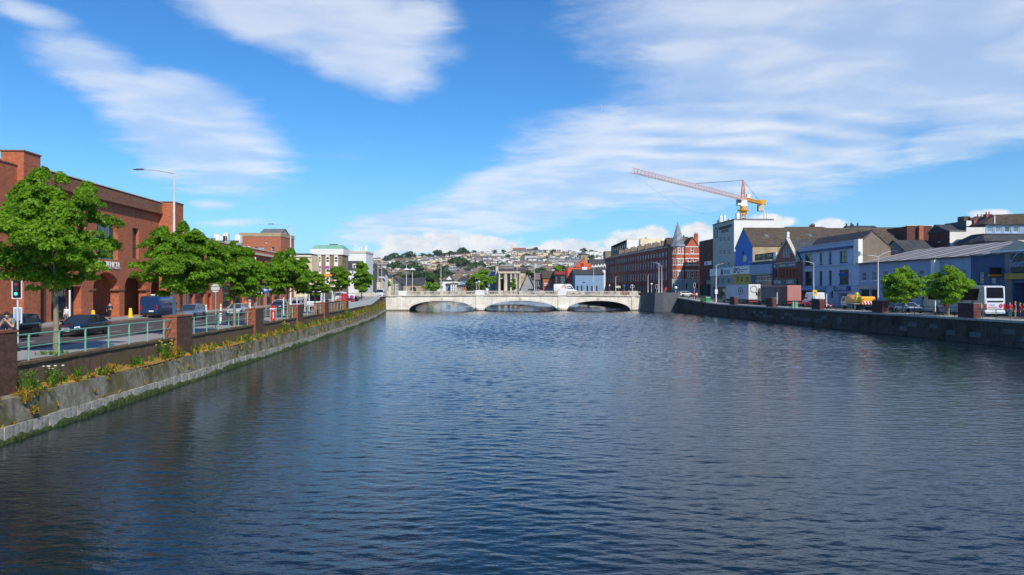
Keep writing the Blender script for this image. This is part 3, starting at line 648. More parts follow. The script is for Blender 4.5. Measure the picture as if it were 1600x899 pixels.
# red brick wall behind the last bays and the white panels that climb to the bridge
r = thing('brick_wall', 'low red brick wall behind the far green railing bay on the left', 'wall', QP(98, 1.9, 2.6), qdir(105)); MB().box(0, 18, 0, .4, 0, 1.42).build('wall', M['brick_or'], r); MB().box(-.05, 18.05, -.04, .44, 1.423, 1.5).build('coping', M['brick_pil'], r)
r = thing('panel_fence', 'white panel fence climbing along the left quay up to the bridge', 'fence', QP(118, .9, 2.7), 0)
N = 22; p0 = Vector(r.location)
ql_build(sweep(lambda y, d, z: QP(y, d, z + (gl(y) - 2.7) * (1 if z > 2 else 0)), [(.78, 1.6), (.80, 2.75), (1.20, 2.75), (1.2, 1.6)], 150, 205, .01), 'parapet', M['q_up'])
for i in range(N):
    ya, yb = 118 + 86 * i / N, 118 + 86 * (i + 1) / N
    a, b = QP(ya + .04, .9, gl(ya) - .05) - p0, QP(yb - .04, .9, gl(yb) - .05) - p0; h = 1.15
    MB().add([a, b, b + Vector((0, 0, h)), a + Vector((0, 0, h)), a + Vector((-.1, 0, 0)), b + Vector((-.1, 0, 0)), b + Vector((-.1, 0, h)), a + Vector((-.1, 0, h))], [(0, 1, 2, 3), (7, 6, 5, 4), (0, 4, 5, 1), (3, 2, 6, 7), (1, 5, 6, 2), (0, 3, 7, 4)]).build('panel', M['white'], r)
# ------------------------------------------------------------------ right quay
qr = thing('quay_wall', 'long dark stone river wall on the right bank with a pale coping', 'wall', QR(70, 0, 0)); QR0 = Vector(qr.location)
def qr_build(mb, name, mat, kind=None):
    mb.v = [tuple(Vector(p) - QR0) for p in mb.v]; o = mb.build(name, mat, qr)
    if kind: o['kind'] = kind
    return o
zr = lambda y, d, z: QR(y, d, z + (gr(y) - 2.7) * (1 if z > 2 else 0))
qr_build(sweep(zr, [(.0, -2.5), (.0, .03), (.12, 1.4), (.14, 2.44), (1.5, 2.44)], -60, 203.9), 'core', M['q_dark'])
blk = MB(); rr_ = random.Random(5)
for k, (za, zb) in enumerate(((.05, .62), (.65, 1.22), (1.25, 1.8), (1.83, 2.40))):
    Y = 62.0 + rr_.random()
    while Y < 202:
        L = rr_.uniform(1.2, 2.6); e = .03 + rr_.uniform(0, .07); ins = .1 * za / 1.5
        if rr_.random() < .86:
            q = [QR(Y + .025, ins - e, za), QR(Y + L - .025, ins - e, za), QR(Y + L - .03, ins - e + .03, zb), QR(Y + .03, ins - e + .03, zb), QR(Y + .025, ins + .2, za), QR(Y + L - .025, ins + .2, za), QR(Y + L - .03, ins + .2, zb), QR(Y + .03, ins + .2, zb)]
            if k == 3: q = [p + Vector((0, 0, (gr(p.y) - 2.7))) for p in q]
            blk.add(q, [(0, 1, 2, 3), (3, 2, 6, 7), (0, 4, 5, 1), (1, 5, 6, 2), (0, 3, 7, 4)], 0)
        Y += L
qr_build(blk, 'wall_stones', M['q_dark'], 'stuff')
pal = MB()
for _ in range(34):   # paler dressed slabs in the lower courses
    Y = rr_.uniform(64, 150); L = rr_.uniform(1.2, 2.2); za = rr_.choice([.65, .65, 1.25]); 
    a, b = QR(Y, -.09, za), QR(Y + L, -.09, za)
    pal.add([a, b, b + Vector((0.02, 0, .56)), a + Vector((0.02, 0, .56)), a + Vector((.2, 0, 0)), b + Vector((.2, 0, 0)), b + Vector((.2, 0, .56)), a + Vector((.2, 0, .56))], [(0, 1, 2, 3), (3, 2, 6, 7), (0, 4, 5, 1), (1, 5, 6, 2), (0, 3, 7, 4)])
qr_build(pal, 'pale_slabs', mossy('pale_slab', (.20, .19, .165), (.13, .12, .07), .6, .6, .55), 'stuff')
CPS = MB().box(.012, 1.788, -.10, .62, 0, .25).mesh('coping_stone', M['stone'])
Y = 62.0; cst = MB()
while Y < 203:
    if Y < 118: obj('coping_stone', CPS, qr, QR(Y + 1.8, 0, 2.46 + rr_.uniform(0, .012)) - QR0, RZR)
    else:
        a, b = QR(Y + .02, 0, 0), QR(Y + 1.78, 0, 0); za, zb = gr(Y) + .01, gr(Y + 1.8) + .01
        cst.add([(a.x - .1, a.y, za - .25), (b.x - .1, b.y, zb - .25), (b.x - .1, b.y, zb), (a.x - .1, a.y, za), (a.x + .62, a.y, za), (b.x + .62, b.y, zb), (a.x + .62, a.y, za - .25), (b.x + .62, b.y, zb - .25)], [(0, 1, 2, 3), (3, 2, 5, 4), (0, 3, 4, 6), (1, 7, 5, 2)])
    Y += 1.8
qr_build(cst, 'coping_course', M['stone'], 'stuff')
PRY = [66.0, 83.5, 102.0, 120.5, 139.4, 159.2]
PRN = ['large dark pillar on the right quay nearest the camera', 'dark pillar in front of the white coach, moss on its cap', 'dark pillar on the right quay before the silver estate car', 'dark pillar before the red car with moss hanging at its foot', 'dark pillar below the pink container lorry', 'dark pillar below the grey box lorry, farthest on the right quay']
for y, lb in zip(PRY, PRN):
    r = thing('brick_pillar', lb, 'pillar', QR(y + 2.7, .02, 2.3), RZR, 'dark pillars along the right quay')
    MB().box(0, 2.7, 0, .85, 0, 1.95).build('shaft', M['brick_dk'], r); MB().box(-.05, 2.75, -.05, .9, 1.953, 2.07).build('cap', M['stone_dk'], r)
RRN = ['dark railing on the right quay in front of the people in red', 'dark railing in front of the white coach and the second small tree', 'dark railing on the right quay in front of the yellow truck', 'dark railing on the right quay below the pink container lorry', 'dark railing on the right quay between the two farthest dark pillars', 'dark railing on the right quay running from the grey lorry up to the bridge']
ends = PRY + [200]
for i in range(6):
    y0, y1 = ends[i] + 2.7, ends[i + 1]
    zb = lambda y, d, z: QR(y, d, z + gr(y) - 2.7)
    railing(y0, y1, RRN[i], 'dark railings along the right quay', zb, None, 2.7, max(4, int((y1 - y0) / 1.9)), M['rail_dk'], 1.05, .03, .28, (.36, .68), .035)
# ------------------------------------------------------------------ the bridge
BY = 211.0; BD = 15.0; k_ = BY / F
br = thing('stone_bridge', 'low pale limestone bridge of three wide arches crossing the river', 'bridge', (0, BY, 0))
bx = lambda p: (p - 800) * k_
ARC = [(639, 742), (757, 870), (886, 985)]
ztop = lambda x: 3.92 + .22 * (1 - min(1, abs(x - .5) / 36) ** 2)
def arch(p0, p1, n=22, grow=0.0):
    a, b = bx(p0) - grow, bx(p1) + grow; c = (a + b) / 2; hw = (b - a) / 2; zs, zc_ = .1, 2.78 + grow
    return [(c - hw * math.cos(math.pi * i / n), zs + (zc_ - zs) * math.sin(math.pi * i / n) ** .92) for i in range(n + 1)]
mb = MB(); x0, x1 = bx(603), bx(1001)
edges = [x0]
for q in ARC: edges += [bx(q[0]), bx(q[1])]
edges.append(x1)
for yy in (0, BD):
    for i in range(0, len(edges), 2):
        a, b = edges[i], edges[i + 1]; mb.quad((a, yy, -2.5), (b, yy, -2.5), (b, yy, ztop(b)), (a, yy, ztop(a)))
    for q in ARC:
        p = arch(*q)
        for (xa, za), (xb, zb) in zip(p, p[1:]): mb.quad((xa, yy, za), (xb, yy, zb), (xb, yy, ztop(xb)), (xa, yy, ztop(xa)))
    mb.build('spandrel_wall', M['bridge'], br); mb = MB()
mb = MB()
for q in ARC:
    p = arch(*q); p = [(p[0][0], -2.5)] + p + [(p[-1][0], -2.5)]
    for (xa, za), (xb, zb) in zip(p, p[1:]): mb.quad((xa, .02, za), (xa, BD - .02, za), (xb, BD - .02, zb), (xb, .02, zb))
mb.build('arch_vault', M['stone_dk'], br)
for q in ARC:
    pi, po = arch(*q), arch(*q, grow=.62); mb = MB()
    rings = [[(a[0], .0, a[1]), (a[0], -.10, a[1]), (b[0], -.10, b[1]), (b[0], .0, b[1])] for a, b in zip(pi, po)]
    mb.loft(rings, 0, True, False); mb.build('arch_ring', M['bridge'], br)
    c = (bx(q[0]) + bx(q[1])) / 2
    MB().prism([(c - .22, 2.72), (c + .22, 2.72), (c + .34, 3.62), (c - .34, 3.62)], -.22, -.005).build('keystone', M['bridge_par'], br)
for p0, p1 in ((742, 757), (870, 886)):          # piers with rounded cutwaters and a flat pilaster over them
    a, b = bx(p0), bx(p1); c = (a + b) / 2; hw = (b - a) / 2
    mb = MB(); n = 8
    prof = [(c - hw * math.cos(math.pi * i / n), -1.6 * math.sin(math.pi * i / n)) for i in range(n + 1)]
    mb.loft([[(x, y, z) for x, y in prof] for z in (-2.5, .9)] + [[(c + (x - c) * .7, y * .35, 1.5) for x, y in prof]], 0, True, False)
    mb.build('cutwater', M['bridge'], br); MB().box(c - hw * .8, c + hw * .8, -.22, -.004, 1.0, 3.98).build('pilaster', M['bridge'], br)
for p in (624, 990): MB().box(bx(p) - .55, bx(p) + .55, -.20, -.004, -.5, 3.9).build('pilaster', M['bridge'], br)
def hump(name, d0, d1, y0, y1, mat, n=24, xa=x0, xb=x1):
    mb = MB(); xs = [xa + (xb - xa) * i / n for i in range(n + 1)]
    mb.loft([[(x, y0, ztop(x) + d0), (x, y1, ztop(x) + d0), (x, y1, ztop(x) + d1), (x, y0, ztop(x) + d1)] for x in xs], 0, True, False); return mb.build(name, mat, br)
hump('string_course', .003, .22, -.28, .5, M['bridge_par']); hump('string_course', .003, .22, BD - .5, BD + .28, M['bridge_par'])
hump('deck', -.08, .10, .52, BD - .52, M['asphalt'])
for yy in (0.0, BD - .4):
    hump('plinth', .223, .40, yy - .05, yy + .35, M['bridge_par']); hump('hand_rail', 1.12, 1.34, yy - .10, yy + .40, M['bridge_par'])
    bal = MB(); x = x0 + .4
    while x < x1 - .3:
        z = ztop(x); bal.lathe([(.07, z + .40), (.12, z + .60), (.06, z + .95), (.10, z + 1.13)], (x, yy + .15, 0), 6); x += .42
    bal.build('balusters', M['bridge_par'], br)['kind'] = 'stuff'
    for p in (607, 629, 660, 690, 720, 749.5, 782, 814, 846, 878, 910, 940, 966, 990):
        x = bx(p); wd = 1.15 if p in (629, 749.5, 878, 990) else .55
        MB().box(x - wd, x + wd, yy - .14, yy + .44, ztop(x) + .225, ztop(x) + 1.42 + (.12 if wd > 1 else 0)).build('pedestal', M['white'] if p in (629, 878, 749.5) and yy == 0 else M['bridge_par'], br)
# abutments: left stub and the grey right wing that runs towards the camera
r = thing('abutment', 'weed-grown stone abutment at the left end of the bridge', 'abutment', (bx(603), BY, 0))
MB().box(-7, -.004, -7.2, BD + 6, -2.5, 4.0).build('wall', M['abut'], r); MB().box(-7, .10, -7.3, -6.7, 4.003, 5.1).box(-.3, .10, -6.69, -.15, 4.003, 5.1).build('parapet', M['bridge_par'], r)
r = thing('abutment', 'grey shaded stone wing wall at the right end of the bridge', 'abutment', (bx(1001), BY, 0))
mb = MB(); A = [(0.004, 0), (.004, -.4), (2.6, -7.2), (4.6, -8.2), (9.0, -8.6), (9, 21), (.004, 21)]
mb.loft([[(x - (.0 if i > 3 else .28), y, -2.5) for i, (x, y) in enumerate(A)], [(x, y, 4.0) for x, y in A]], 0, True, False); mb.build('wall', M['abut'], r)
mb = MB()
for (xa, ya), (xb, yb) in zip(A[1:4], A[2:5]):
    d = Vector((xb - xa, yb - ya, 0)).normalized() * .02; n = Vector((-d.y, d.x, 0)).normalized() * .42
    mb.loft([[(xa + d.x, ya + d.y, z) , (xa + n.x + d.x, ya + n.y + d.y, z), (xb + n.x - d.x, yb + n.y - d.y, z), (xb - d.x, yb - d.y, z)] for z in (4.003, 5.05)], 0, True, False)
mb.build('parapet', M['abut'], r)
# ------------------------------------------------------------------ the hill behind the town
CREST = ((-900, 420), (0, 416), (500, 414), (580, 409), (640, 405), (700, 401), (760, 397), (830, 395), (940, 398), (1100, 401), (1300, 408), (2400, 420))
def crest(px):
    for (a, ya), (b, yb) in zip(CREST, CREST[1:]):
        if px <= b: return ya + (yb - ya) * max(0, (px - a)) / (b - a)
    return CREST[-1][1]
H0, H1 = 480.0, 1350.0
def hz(X, Y):
    if Y <= H0: return 4.05
    t = min(1, (Y - H0) / (H1 - H0)); Yc = min(Y, H1); px = 800 + F * X / Y
    z = zpx(452.6 - (452.6 - crest(px)) * t ** .85, Yc)
    return z - max(0, Y - H1) * .06
mb = MB(); xs = np.linspace(-1500, 1500, 76); ys = [430, 455, 480] + list(np.linspace(510, 1350, 24)) + [1420, 1600, 2000]
rows = [[(x, y, hz(x, y) - (0 if y > 470 else .1)) for x in xs] for y in ys]
mb.loft(rows, 0, False, True, closed=False)
o = mb.build('hill', M['hillg'], raw=True); o['kind'] = 'structure'
tag(MB().quad((-70, 429.5, -3), (70, 429.5, -3), (70, 429.5, 4.0), (-70, 429.5, 4.0)).build('embankment', M['q_dark'], raw=True), kind='structure')
mb = MB(); mb.quad((-9000, 1990, 20), (9000, 1990, 20), (9000, 4500, 30), (-9000, 4500, 30)).quad((-9000, -4000, -3.2), (9000, -4000, -3.2), (9000, 1995, -3.2), (-9000, 1995, -3.2))
tag(mb.build('far_ground', M['hillg'], raw=True), kind='structure')
def hill_house(wall, roof, wd, dp, h, rr, chim=2, dorm=False):
    m = MB(); m.box(-wd / 2, wd / 2, 0, dp, -2.5, h, 0)
    m.prism([(-.25, h - .15), (dp / 2, h + rr), (dp + .25, h - .15)], -wd / 2 - .02, wd / 2 + .02, 1, axis='x')
    for s in ((), (1,))[chim]: m.box(s * (wd / 2 - .45) - .35, s * (wd / 2 - .45) + .35, dp / 2 - .4, dp / 2 + .4, h + rr * .4, h + rr + .8, 3)
    for fl in range(int(h // 2.6)):
        for cx in (-wd * .25, wd * .22):
            m.box(cx - .42, cx + .42, -.03, .02, 1.0 + fl * 2.6, 2.1 + fl * 2.6, 2)
    for cy in (dp * .35, dp * .68):
        m.box(wd / 2 - .02, wd / 2 + .03, cy - .45, cy + .45, h - 2.0, h - .9, 2)
    m.box(-.45, .45, -.04, .02, 0, 2.0, 2)
    return m, [M[wall], M[roof], M['glass'], M['brown']]
def where(px, Y):
    return ('low down ' if Y < 640 else 'midway up ' if Y < 850 else 'high up ') + next(n for lim, n in ((632, 'above the bridge end'), (665, 'above the slate hall'), (700, 'above the round bush'), (735, 'above the white town house'), (772, 'above the big light tree'), (808, 'above the church porch'), (842, 'above the timber house'), (880, 'above the brick shop'), (915, 'above the theatre'), (9999, 'above the blue warehouse')) if px < lim)
KH = [('white', 'tile_brown', 'white house with a brown tiled roof on the far hillside'), ('white', 'slate_pale', 'white house with a grey slate roof on the far hillside'), ('cream', 'tile_brown', 'cream house with a brown tiled roof on the far hillside'),
      ('beige', 'tile_brown', 'beige house with a dark brown roof on the far hillside'), ('brown', 'tile_brown', 'brown house with a brown roof on the far hillside'), ('grey', 'slate_pale', 'grey house with a slate roof on the far hillside'), ('cream', 'tile_red', 'cream house with a reddish roof on the far hillside')]
HM = []
for wl, rf, lb in KH:
    row = []
    for v in range(2):
        m, mats = hill_house(wl, rf, random.uniform(5.4, 7.0), random.uniform(7, 9), random.choice([4.6, 5.4, 6.2]), random.uniform(1.3, 2.1), random.choice([0, 1])); row.append((m, mats, m.mesh('house', mats)))
    HM.append((row, lb))
hr = random.Random(11); singles = 0; mass = {}
keep = lambda px, Y: True
NR = 21
for k in range(NR):
    Y = 505 * (1330 / 505) ** (k / (NR - 1)); step = 7.6
    xa, xb = (545 - 800) / F * Y, (1010 - 800) / F * Y
    x = xa + hr.uniform(0, 10)
    while x < xb:
        run = hr.randint(3, 11); turn = R(hr.choice([0, 0, 12, -15, 25, 40, -38, 90, 90, 90])); kind = hr.choice([0, 0, 0, 0, 0, 1, 1, 2, 2, 2, 2, 5, 3]); yy = Y + hr.uniform(-16, 16)
        if hr.random() < .22: x += hr.uniform(10, 30); continue
        for j in range(run):
            if x > xb: break
            if hr.random() < .15: kind = hr.choice([0, 0, 1, 2, 2, 3, 4, 5, 6])
            px = 800 + F * x / yy; z = hz(x, yy) - .2; v = hr.choice(HM[kind][0])
            if 590 < px < 948 and singles < 298 and k > 1:
                o = obj('hillside_house', v[2], None, (x, yy, z), turn); lb_ = 'hillside ' + HM[kind][1].replace(' on the far hillside', ', ') + where(px, yy); tag(o, lb_, 'house', 'hillside houses: ' + lb_); singles += 1
            else:
                key = kind; mbx, mats = mass.setdefault(key, (MB(), v[1])); c_, s_ = math.cos(turn), math.sin(turn)
                b = len(mbx.v); mbx.v += [(x + p[0] * c_ - p[1] * s_, yy + p[0] * s_ + p[1] * c_, z + p[2]) for p in v[0].v]
                mbx.f += [[i + b for i in f] for f in v[0].f]; mbx.mi += v[0].mi; mbx.sm += v[0].sm
            dxs = abs(math.cos(turn)) * 6.4 + (abs(math.sin(turn)) * 8 if abs(turn) > 1 else 0); x += max(5.2, dxs) + (hr.uniform(0, 2) if hr.random() < .3 else 0)
            yy += 6.4 * math.sin(turn) if abs(turn) < 1 else 0
        x += hr.uniform(1, 6)
allm = MB(); mats = []
for kd, (mbx, ms) in mass.items():
    b = len(allm.v); off = len(mats); allm.v += mbx.v; allm.f += [[i + b for i in f] for f in mbx.f]; allm.mi += [i + off for i in mbx.mi]; allm.sm += mbx.sm; mats += ms
o = allm.build('hillside_houses', mats, raw=True); tag(o, 'dense mass of small terraced houses covering the upper hillside', 'houses', kind='stuff')
# ------------------------------------------------------------------ left bank buildings
# big brick shopping building
fr = FL(40.3, -220, 264.3)
b = Bld('shopping_centre', 'large red brick shopping building with round arcade arches at street level on the left bank', 'building', fr, 16)
X = fr.x
gops = [dict(x=X(px0), z=2.72, w=X(px1) - X(px0), h=zt - 2.72, rise=rs, rev=1.0) for px0, px1, zt, rs in ((145.5, 186.5, 7.75, 1.9), (194.5, 229.5, 7.8, 1.9), (236, 262, 7.8, 1.9))]
gops += [dict(x=X(p0), z=2.75, w=X(p1) - X(p0), h=3.4, style=SHOP, rev=.8) for p0, p1 in ((48, 68), (80, 127))]
gops += [dict(x=X(p0), z=2.75, w=X(p1) - X(p0), h=3.4, style=SHOP, rev=.8) for p0, p1 in ((-190, -130), (-118, -60), (-50, 2))]
gops += [dict(x=X(150.5), z=9.2, w=X(184) - X(150.5), h=5.0, rise=2.3, style=('green_fr', 4, 4, .13, 'glass'), rev=.45), b.pw(207, 217, 357, 404, ('trim_dk', 1, 3, .1, 'glass'), rev=.4), b.pw(120, 134, 350, 404, ('trim_dk', 1, 3, .1, 'glass'), rev=.4), b.pw(-10, 40, 320, 392, ('green_fr', 4, 4, .13, 'glass'), rise=2.2, rev=.45)]
b.facade('front', 17.1, gops, M['brick_l'])
b.shell(17.1, M['brick_l'], flat=M['roofgrey'])
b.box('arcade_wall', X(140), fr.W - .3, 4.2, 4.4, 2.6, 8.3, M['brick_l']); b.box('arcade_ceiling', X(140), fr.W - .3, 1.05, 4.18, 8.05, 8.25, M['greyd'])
ring = MB(); ring.loft([[(X(154) + r * math.cos(t), y, 2.9 + r * math.sin(t)) for r, y in ((.62, 4.19), (.62, 4.13), (.5, 4.13), (.5, 4.19))] for t in (2 * math.pi * i / 24 for i in range(25))], 0, False, False); ring.build('ring_sign', M['trim'], b.root)
for Ya, Yb, zt, a in ((66.2, 68.8, 17.75, 38.4), (100.0, 103.3, 17.2, 38.4)):
    b.box('pilaster', (Ya - fr.Y0) * fr.k, (Yb - fr.Y0) * fr.k, -(40.3 - a), -.004, 2.6, zt, M['brick_l']); b.box('pilaster_coping', (Ya - fr.Y0) * fr.k - .08, (Yb - fr.Y0) * fr.k + .08, -(40.3 - a) - .08, .1, zt + .003, zt + .12, M['brick_band'])
b.box('front_wing', .01, (66.2 - fr.Y0) * fr.k - .003, -1.35, -.39, 2.6, 16.5, M['brick_l']); b.box('wing_coping', 0, (66.2 - fr.Y0) * fr.k - .003, -1.42, -.392, 16.503, 16.6, M['brick_band'])
segs = ((68.8, 100.0),)
for Ya, Yb in segs:
    xa, xb = max(0, (Ya - fr.Y0) * fr.k) + .01, (Yb - fr.Y0) * fr.k - .01
    b.box('parapet_band', xa, xb, -.38, -.004, 15.55, 17.0, M['brick_band']); b.box('moulding', xa, xb, -.52, -.383, 15.62, 15.86, M['brick_band']); b.box('parapet_coping', xa, xb, -.46, .35, 17.103, 17.2, M['trim_stone'])
for p in (187, 229.6, 145): b.box('impost', X(p) - .45 if p != 145 else X(p) - .9, X(p) + (1.35 if p == 187 else .6), -.09, .95, 5.72, 5.92, M['brick_band'])
mb = MB()
for z in (.45, .9): mb.tube([(0.3, -.1, 14.5 + z), ((66 - fr.Y0) * fr.k, -.1, 14.5 + z)], .025, 6)
for i in range(8): mb.tube([(i * 1.9 + .3, -.1, 14.5), (i * 1.9 + .3, -.1, 15.4)], .025, 6)
mb.build('roof_rail', M['metal'], b.root)
text_mesh('lettering', 'MARKS & SPENCER', 1.15, M['trim'], b.root, ((X(134) + X(186.5)) / 2, -.07, zpx(415, 86) - 2.7), (R(90), 0, 0), .03, X(186.5) - X(134))
# two storey brick row with green arched windows
fr = FL(40.0, 732 - F * 40 / 103.6, 446)
b = Bld('shop_row', 'long low red brick shop row with green arched upper windows beyond the big brick building', 'building', fr, 14)
X = fr.x; ops = []
for p0, p1, n, yt, yb in ((315.5, 337, 3, 388, 402), (345, 362, 3, 394.5, 409), (368, 383, 3, 400, 415), (391, 414.5, 5, 404, 422), (421, 436, 4, 412, 428)):
    xa, xb = X(p0), X(p1); w_ = (xb - xa) / n; pm = (p0 + p1) / 2
    for i in range(n): ops.append(dict(x=xa + w_ * (i + .1), z=fr.z(pm, yb), w=w_ * .8, h=fr.z(pm, yt) - fr.z(pm, yb), rise=w_ * .4, style=GREENW, rev=.25))
shops = [(291, 303, 'maroon'), (305, 320, 'maroon'), (324, 331, None), (348, 364, 'trim_dk'), (367, 381, 'trim_dk'), (386, 400, 'green_fr'), (404, 414, 'signgrey'), (417, 427, 'white'), (429, 439, 'red')]
for p0, p1, f in shops: ops.append(dict(x=X(p0), z=2.75, w=X(p1) - X(p0), h=2.9 if f else 2.5, style=SHOP if f else ('red', 1, 1, .35, 'glass'), rev=.35))
b.facade('front', 13.4, ops, M['brick_l']); b.shell(13.4, M['brick_l'], flat=M['roofgrey'])
for p0, p1, f in shops:
    if f: b.box('fascia', X(p0) - .3, X(p1) + .3, -.22, -.004, 5.68, 6.55, M[f])
b.box('cornice', .02, fr.W - .02, -.42, -.004, 12.35, 12.75, M['trim_stone']); b.box('parapet_coping', .02, fr.W, -.12, .4, 13.403, 13.52, M['trim_stone']); b.box('string_band', .02, fr.W - .02, -.1, -.004, 7.0, 7.25, M['brick_band'])
for i in range(11): 
    x = 2 + i * 5.3; b.box('roof_vent', x, x + random.uniform(.7, 1.8), 2.2, 3.6, 13.15, 13.5 + random.uniform(.5, 1.3), M[random.choice(['white', 'metal', 'grey'])])
# brick block behind with pale top band
fr = FC(182, 374, 439)
b = Bld('brick_block', 'orange brick block with a pale concrete top band rising behind the shop row', 'building', fr, 11, 2.7)
b.facade('front', 18.7, [b.pw(415, 418, 377, 380, ('trim', 1, 1, .1, 'glass_sky')), b.pw(386, 391, 386, 393, SASH), b.pw(398, 403, 386, 393, SASH), b.pw(424, 429, 386, 393, SASH)], M['brick_or'], z0=2.7)
mb = b.facade('right', 18.7, [dict(x=.9 + 1.6 * i, z=9.6, w=.8, h=5.6, style=('trim', 1, 3, .08, 'glass'), rev=.3) for i in range(6)], M['brick_or']); b.shell(18.7, M['brick_or'], ('left', 'back'), flat=M['roofgrey'])
b.box('top_band', -.1, fr.W + .1, -.1, b.D + .1, 18.4, 19.3, M['beige']); b.gable(19.3, 20.6, M['roofgrey'], M['grey'], 'x', .2, 4.0, fr.W - 1, 3, 10)
fr = FC(178, 326, 372)
b = Bld('flat_roof_block', 'low grey-green flat roofed block with white roof plant beside the orange brick block', 'building', fr, 10, 2.7)
b.facade('front', 16.6, [], M['grey']); b.shell(16.6, M['grey'], flat=M['roofgrey']); b.box('roof_edge', -.1, fr.W + .1, -.12, .3, 16.603, 17.2, M['slate'])
for p, h, w_ in ((333, 1.5, 1.2), (341, 1.1, 1.8), (347, 1.7, .5), (351, 1.9, .5), (366, 1.4, 1.2)): b.box('roof_plant', fr.x(p), fr.x(p) + w_, .6, 2, 16.5, 17.2 + h, M['white'])
# buildings at the end of the left quay
fr = FC(200, 452, 487.2)
b = Bld('cream_building', 'plain cream rendered building with a grey flat roof left of the green roofed one', 'building', fr, 9, 3.9)
ops = [b.pw(p, p + 4.2, y, y + 5, SASH, 'white') for p in (467, 477) for y in (404, 416, 428)]
b.facade('front', zpx(399, 200), ops, M['cream']); b.shell(zpx(399, 200), M['cream'], flat=M['roofgrey']); b.box('cornice', -.1, fr.W, -.3, -.004, zpx(401.5, 200), zpx(399.5, 200), M['trim']); b.box('roof_storey', .6, fr.W - .5, 1, 8, zpx(399, 200) - .2, zpx(396, 200), M['slate'])
fr = FC(208, 487.5, 535)
b = Bld('office_block', 'brown pier office block with white window strips, purple banners and a green copper roof', 'building', fr, 7.5, 4.0)
zt = zpx(391, 208)
b.facade('front', zt, [], M['taupe']); b.facade('right', zt, [dict(x=1.2 + 2.6 * i, z=z, w=1.2, h=1.5, style=CASE) for i in range(2) for z in (6, 9, 12)], M['taupe']); b.shell(zt, M['taupe'], ('left', 'back'), flat=M['roofgrey'])
for p in (495.8, 509, 522.2):
    ops = [b.pw(p + 1.1, p + 5.2, y0, y1, CASE, rev=.12) for y0, y1 in ((402, 405.2), (406.6, 409.4), (421, 425), (433.5, 437), (439, 443))]
    b.facade('front', zpx(398.2, 208), ops, M['white'], z0=zpx(447, 208), u0=fr.x(p), u1=fr.x(p + 6.3), d0=-.16, name='window_strip')
    b.box('banner', fr.x(p + .3), fr.x(p + 6), -.26, -.165, zpx(419.6, 208), zpx(416, 208), M['purple'])
b.box('panel', fr.x(507), fr.x(518.5), -.4, -.265, zpx(432, 208), zpx(428, 208), M['orangep']); b.box('cornice', -.3, fr.W + .3, -.35, b.D + .3, zpx(398.2, 208), zt + .3, M['white'])
b.box('shop_canopy', -.2, fr.W + .2, -1.4, -.165, zpx(448.5, 208), zpx(447.2, 208), M['trim'])
mb = MB(); z_ = zt + .303 - 4.0; h = 1.15
mb.loft([[(-.3, -.35, z_), (fr.W + .3, -.35, z_), (fr.W + .3, b.D + .3, z_), (-.3, b.D + .3, z_)], [(.7, .9, z_ + h), (fr.W - .7, .9, z_ + h), (fr.W - .7, b.D - .8, z_ + h), (.7, b.D - .8, z_ + h)]], 0, True, False); mb.build('roof', M['copper'], b.root)
b.box('roof_vent', 4.2, 6.4, 2, 3, zt + 1.3, zt + 1.75, M['slate'])
fr = FC(240, 539, 572)
b = Bld('white_office', 'tall white block with white aerials on its flat roof behind the quayside trees', 'building', fr, 12, 4.0)
zt = zpx(395.5, 240)
b.facade('front', zt, [b.pw(p, p + 3.4, y, y + 4.5, SASH) for p in (548, 556, 564) for y in (411, 424)], M['white']); b.shell(zt, M['white'], flat=M['roofgrey']); b.box('cornice', -.15, fr.W + .15, -.2, 12.2, zt + .003, zt + .55, M['trim_stone'])
for p, h in ((552, 1.6), (555.5, 1.3), (559, .8), (562.5, 1.0), (568, .9), (570.5, 1.5)): b.box('aerial', fr.x(p), fr.x(p) + .35, 2, 2.35, zt - .25, zt + 1.2 + h, M['trim'])
fr = FC(228, 541.5, 562)
b = Bld('dormer_house', 'small white house with slate roof and white dormer before the tall white block', 'house', fr, 8, 4.0)
ze = zpx(421, 228)
b.facade('front', ze, [b.pw(p, p + 2.6, y, y + 5, SASH) for p in (544, 549.5, 556) for y in (424, 434)], M['white']); b.shell(ze, M['white']); rf = b.gable(ze, zpx(408, 228), M['slate'], M['white'])
b.box('dormer', fr.x(550.5), fr.x(555.5), .35, 2.6, ze + .2, zpx(412.2, 228), M['white']); b.box('dormer_window', fr.x(552), fr.x(554.2), .30, .346, ze + .5, zpx(414, 228), M['glass'])
fr = FC(255, 571, 583)
b = Bld('glass_office', 'dark glazed office with thin white floor edges at the far end of the left quay', 'building', fr, 10, 4.0)
zt = zpx(411.5, 255)
b.facade('front', zt, [b.pw(572 + 3.6 * i, 574.6 + 3.6 * i, y, y + 6.2, ('trim_dk', 2, 1, .08, 'glass')) for i in range(3) for y in (413, 422.5, 431)], M['greyd']); b.shell(zt, M['greyd'], flat=M['roofgrey'])
for y in (411, 421): b.box('floor_edge', -.2, fr.W + .3, -.45, -.004, zpx(y + 1, 255), zpx(y, 255), M['trim'])
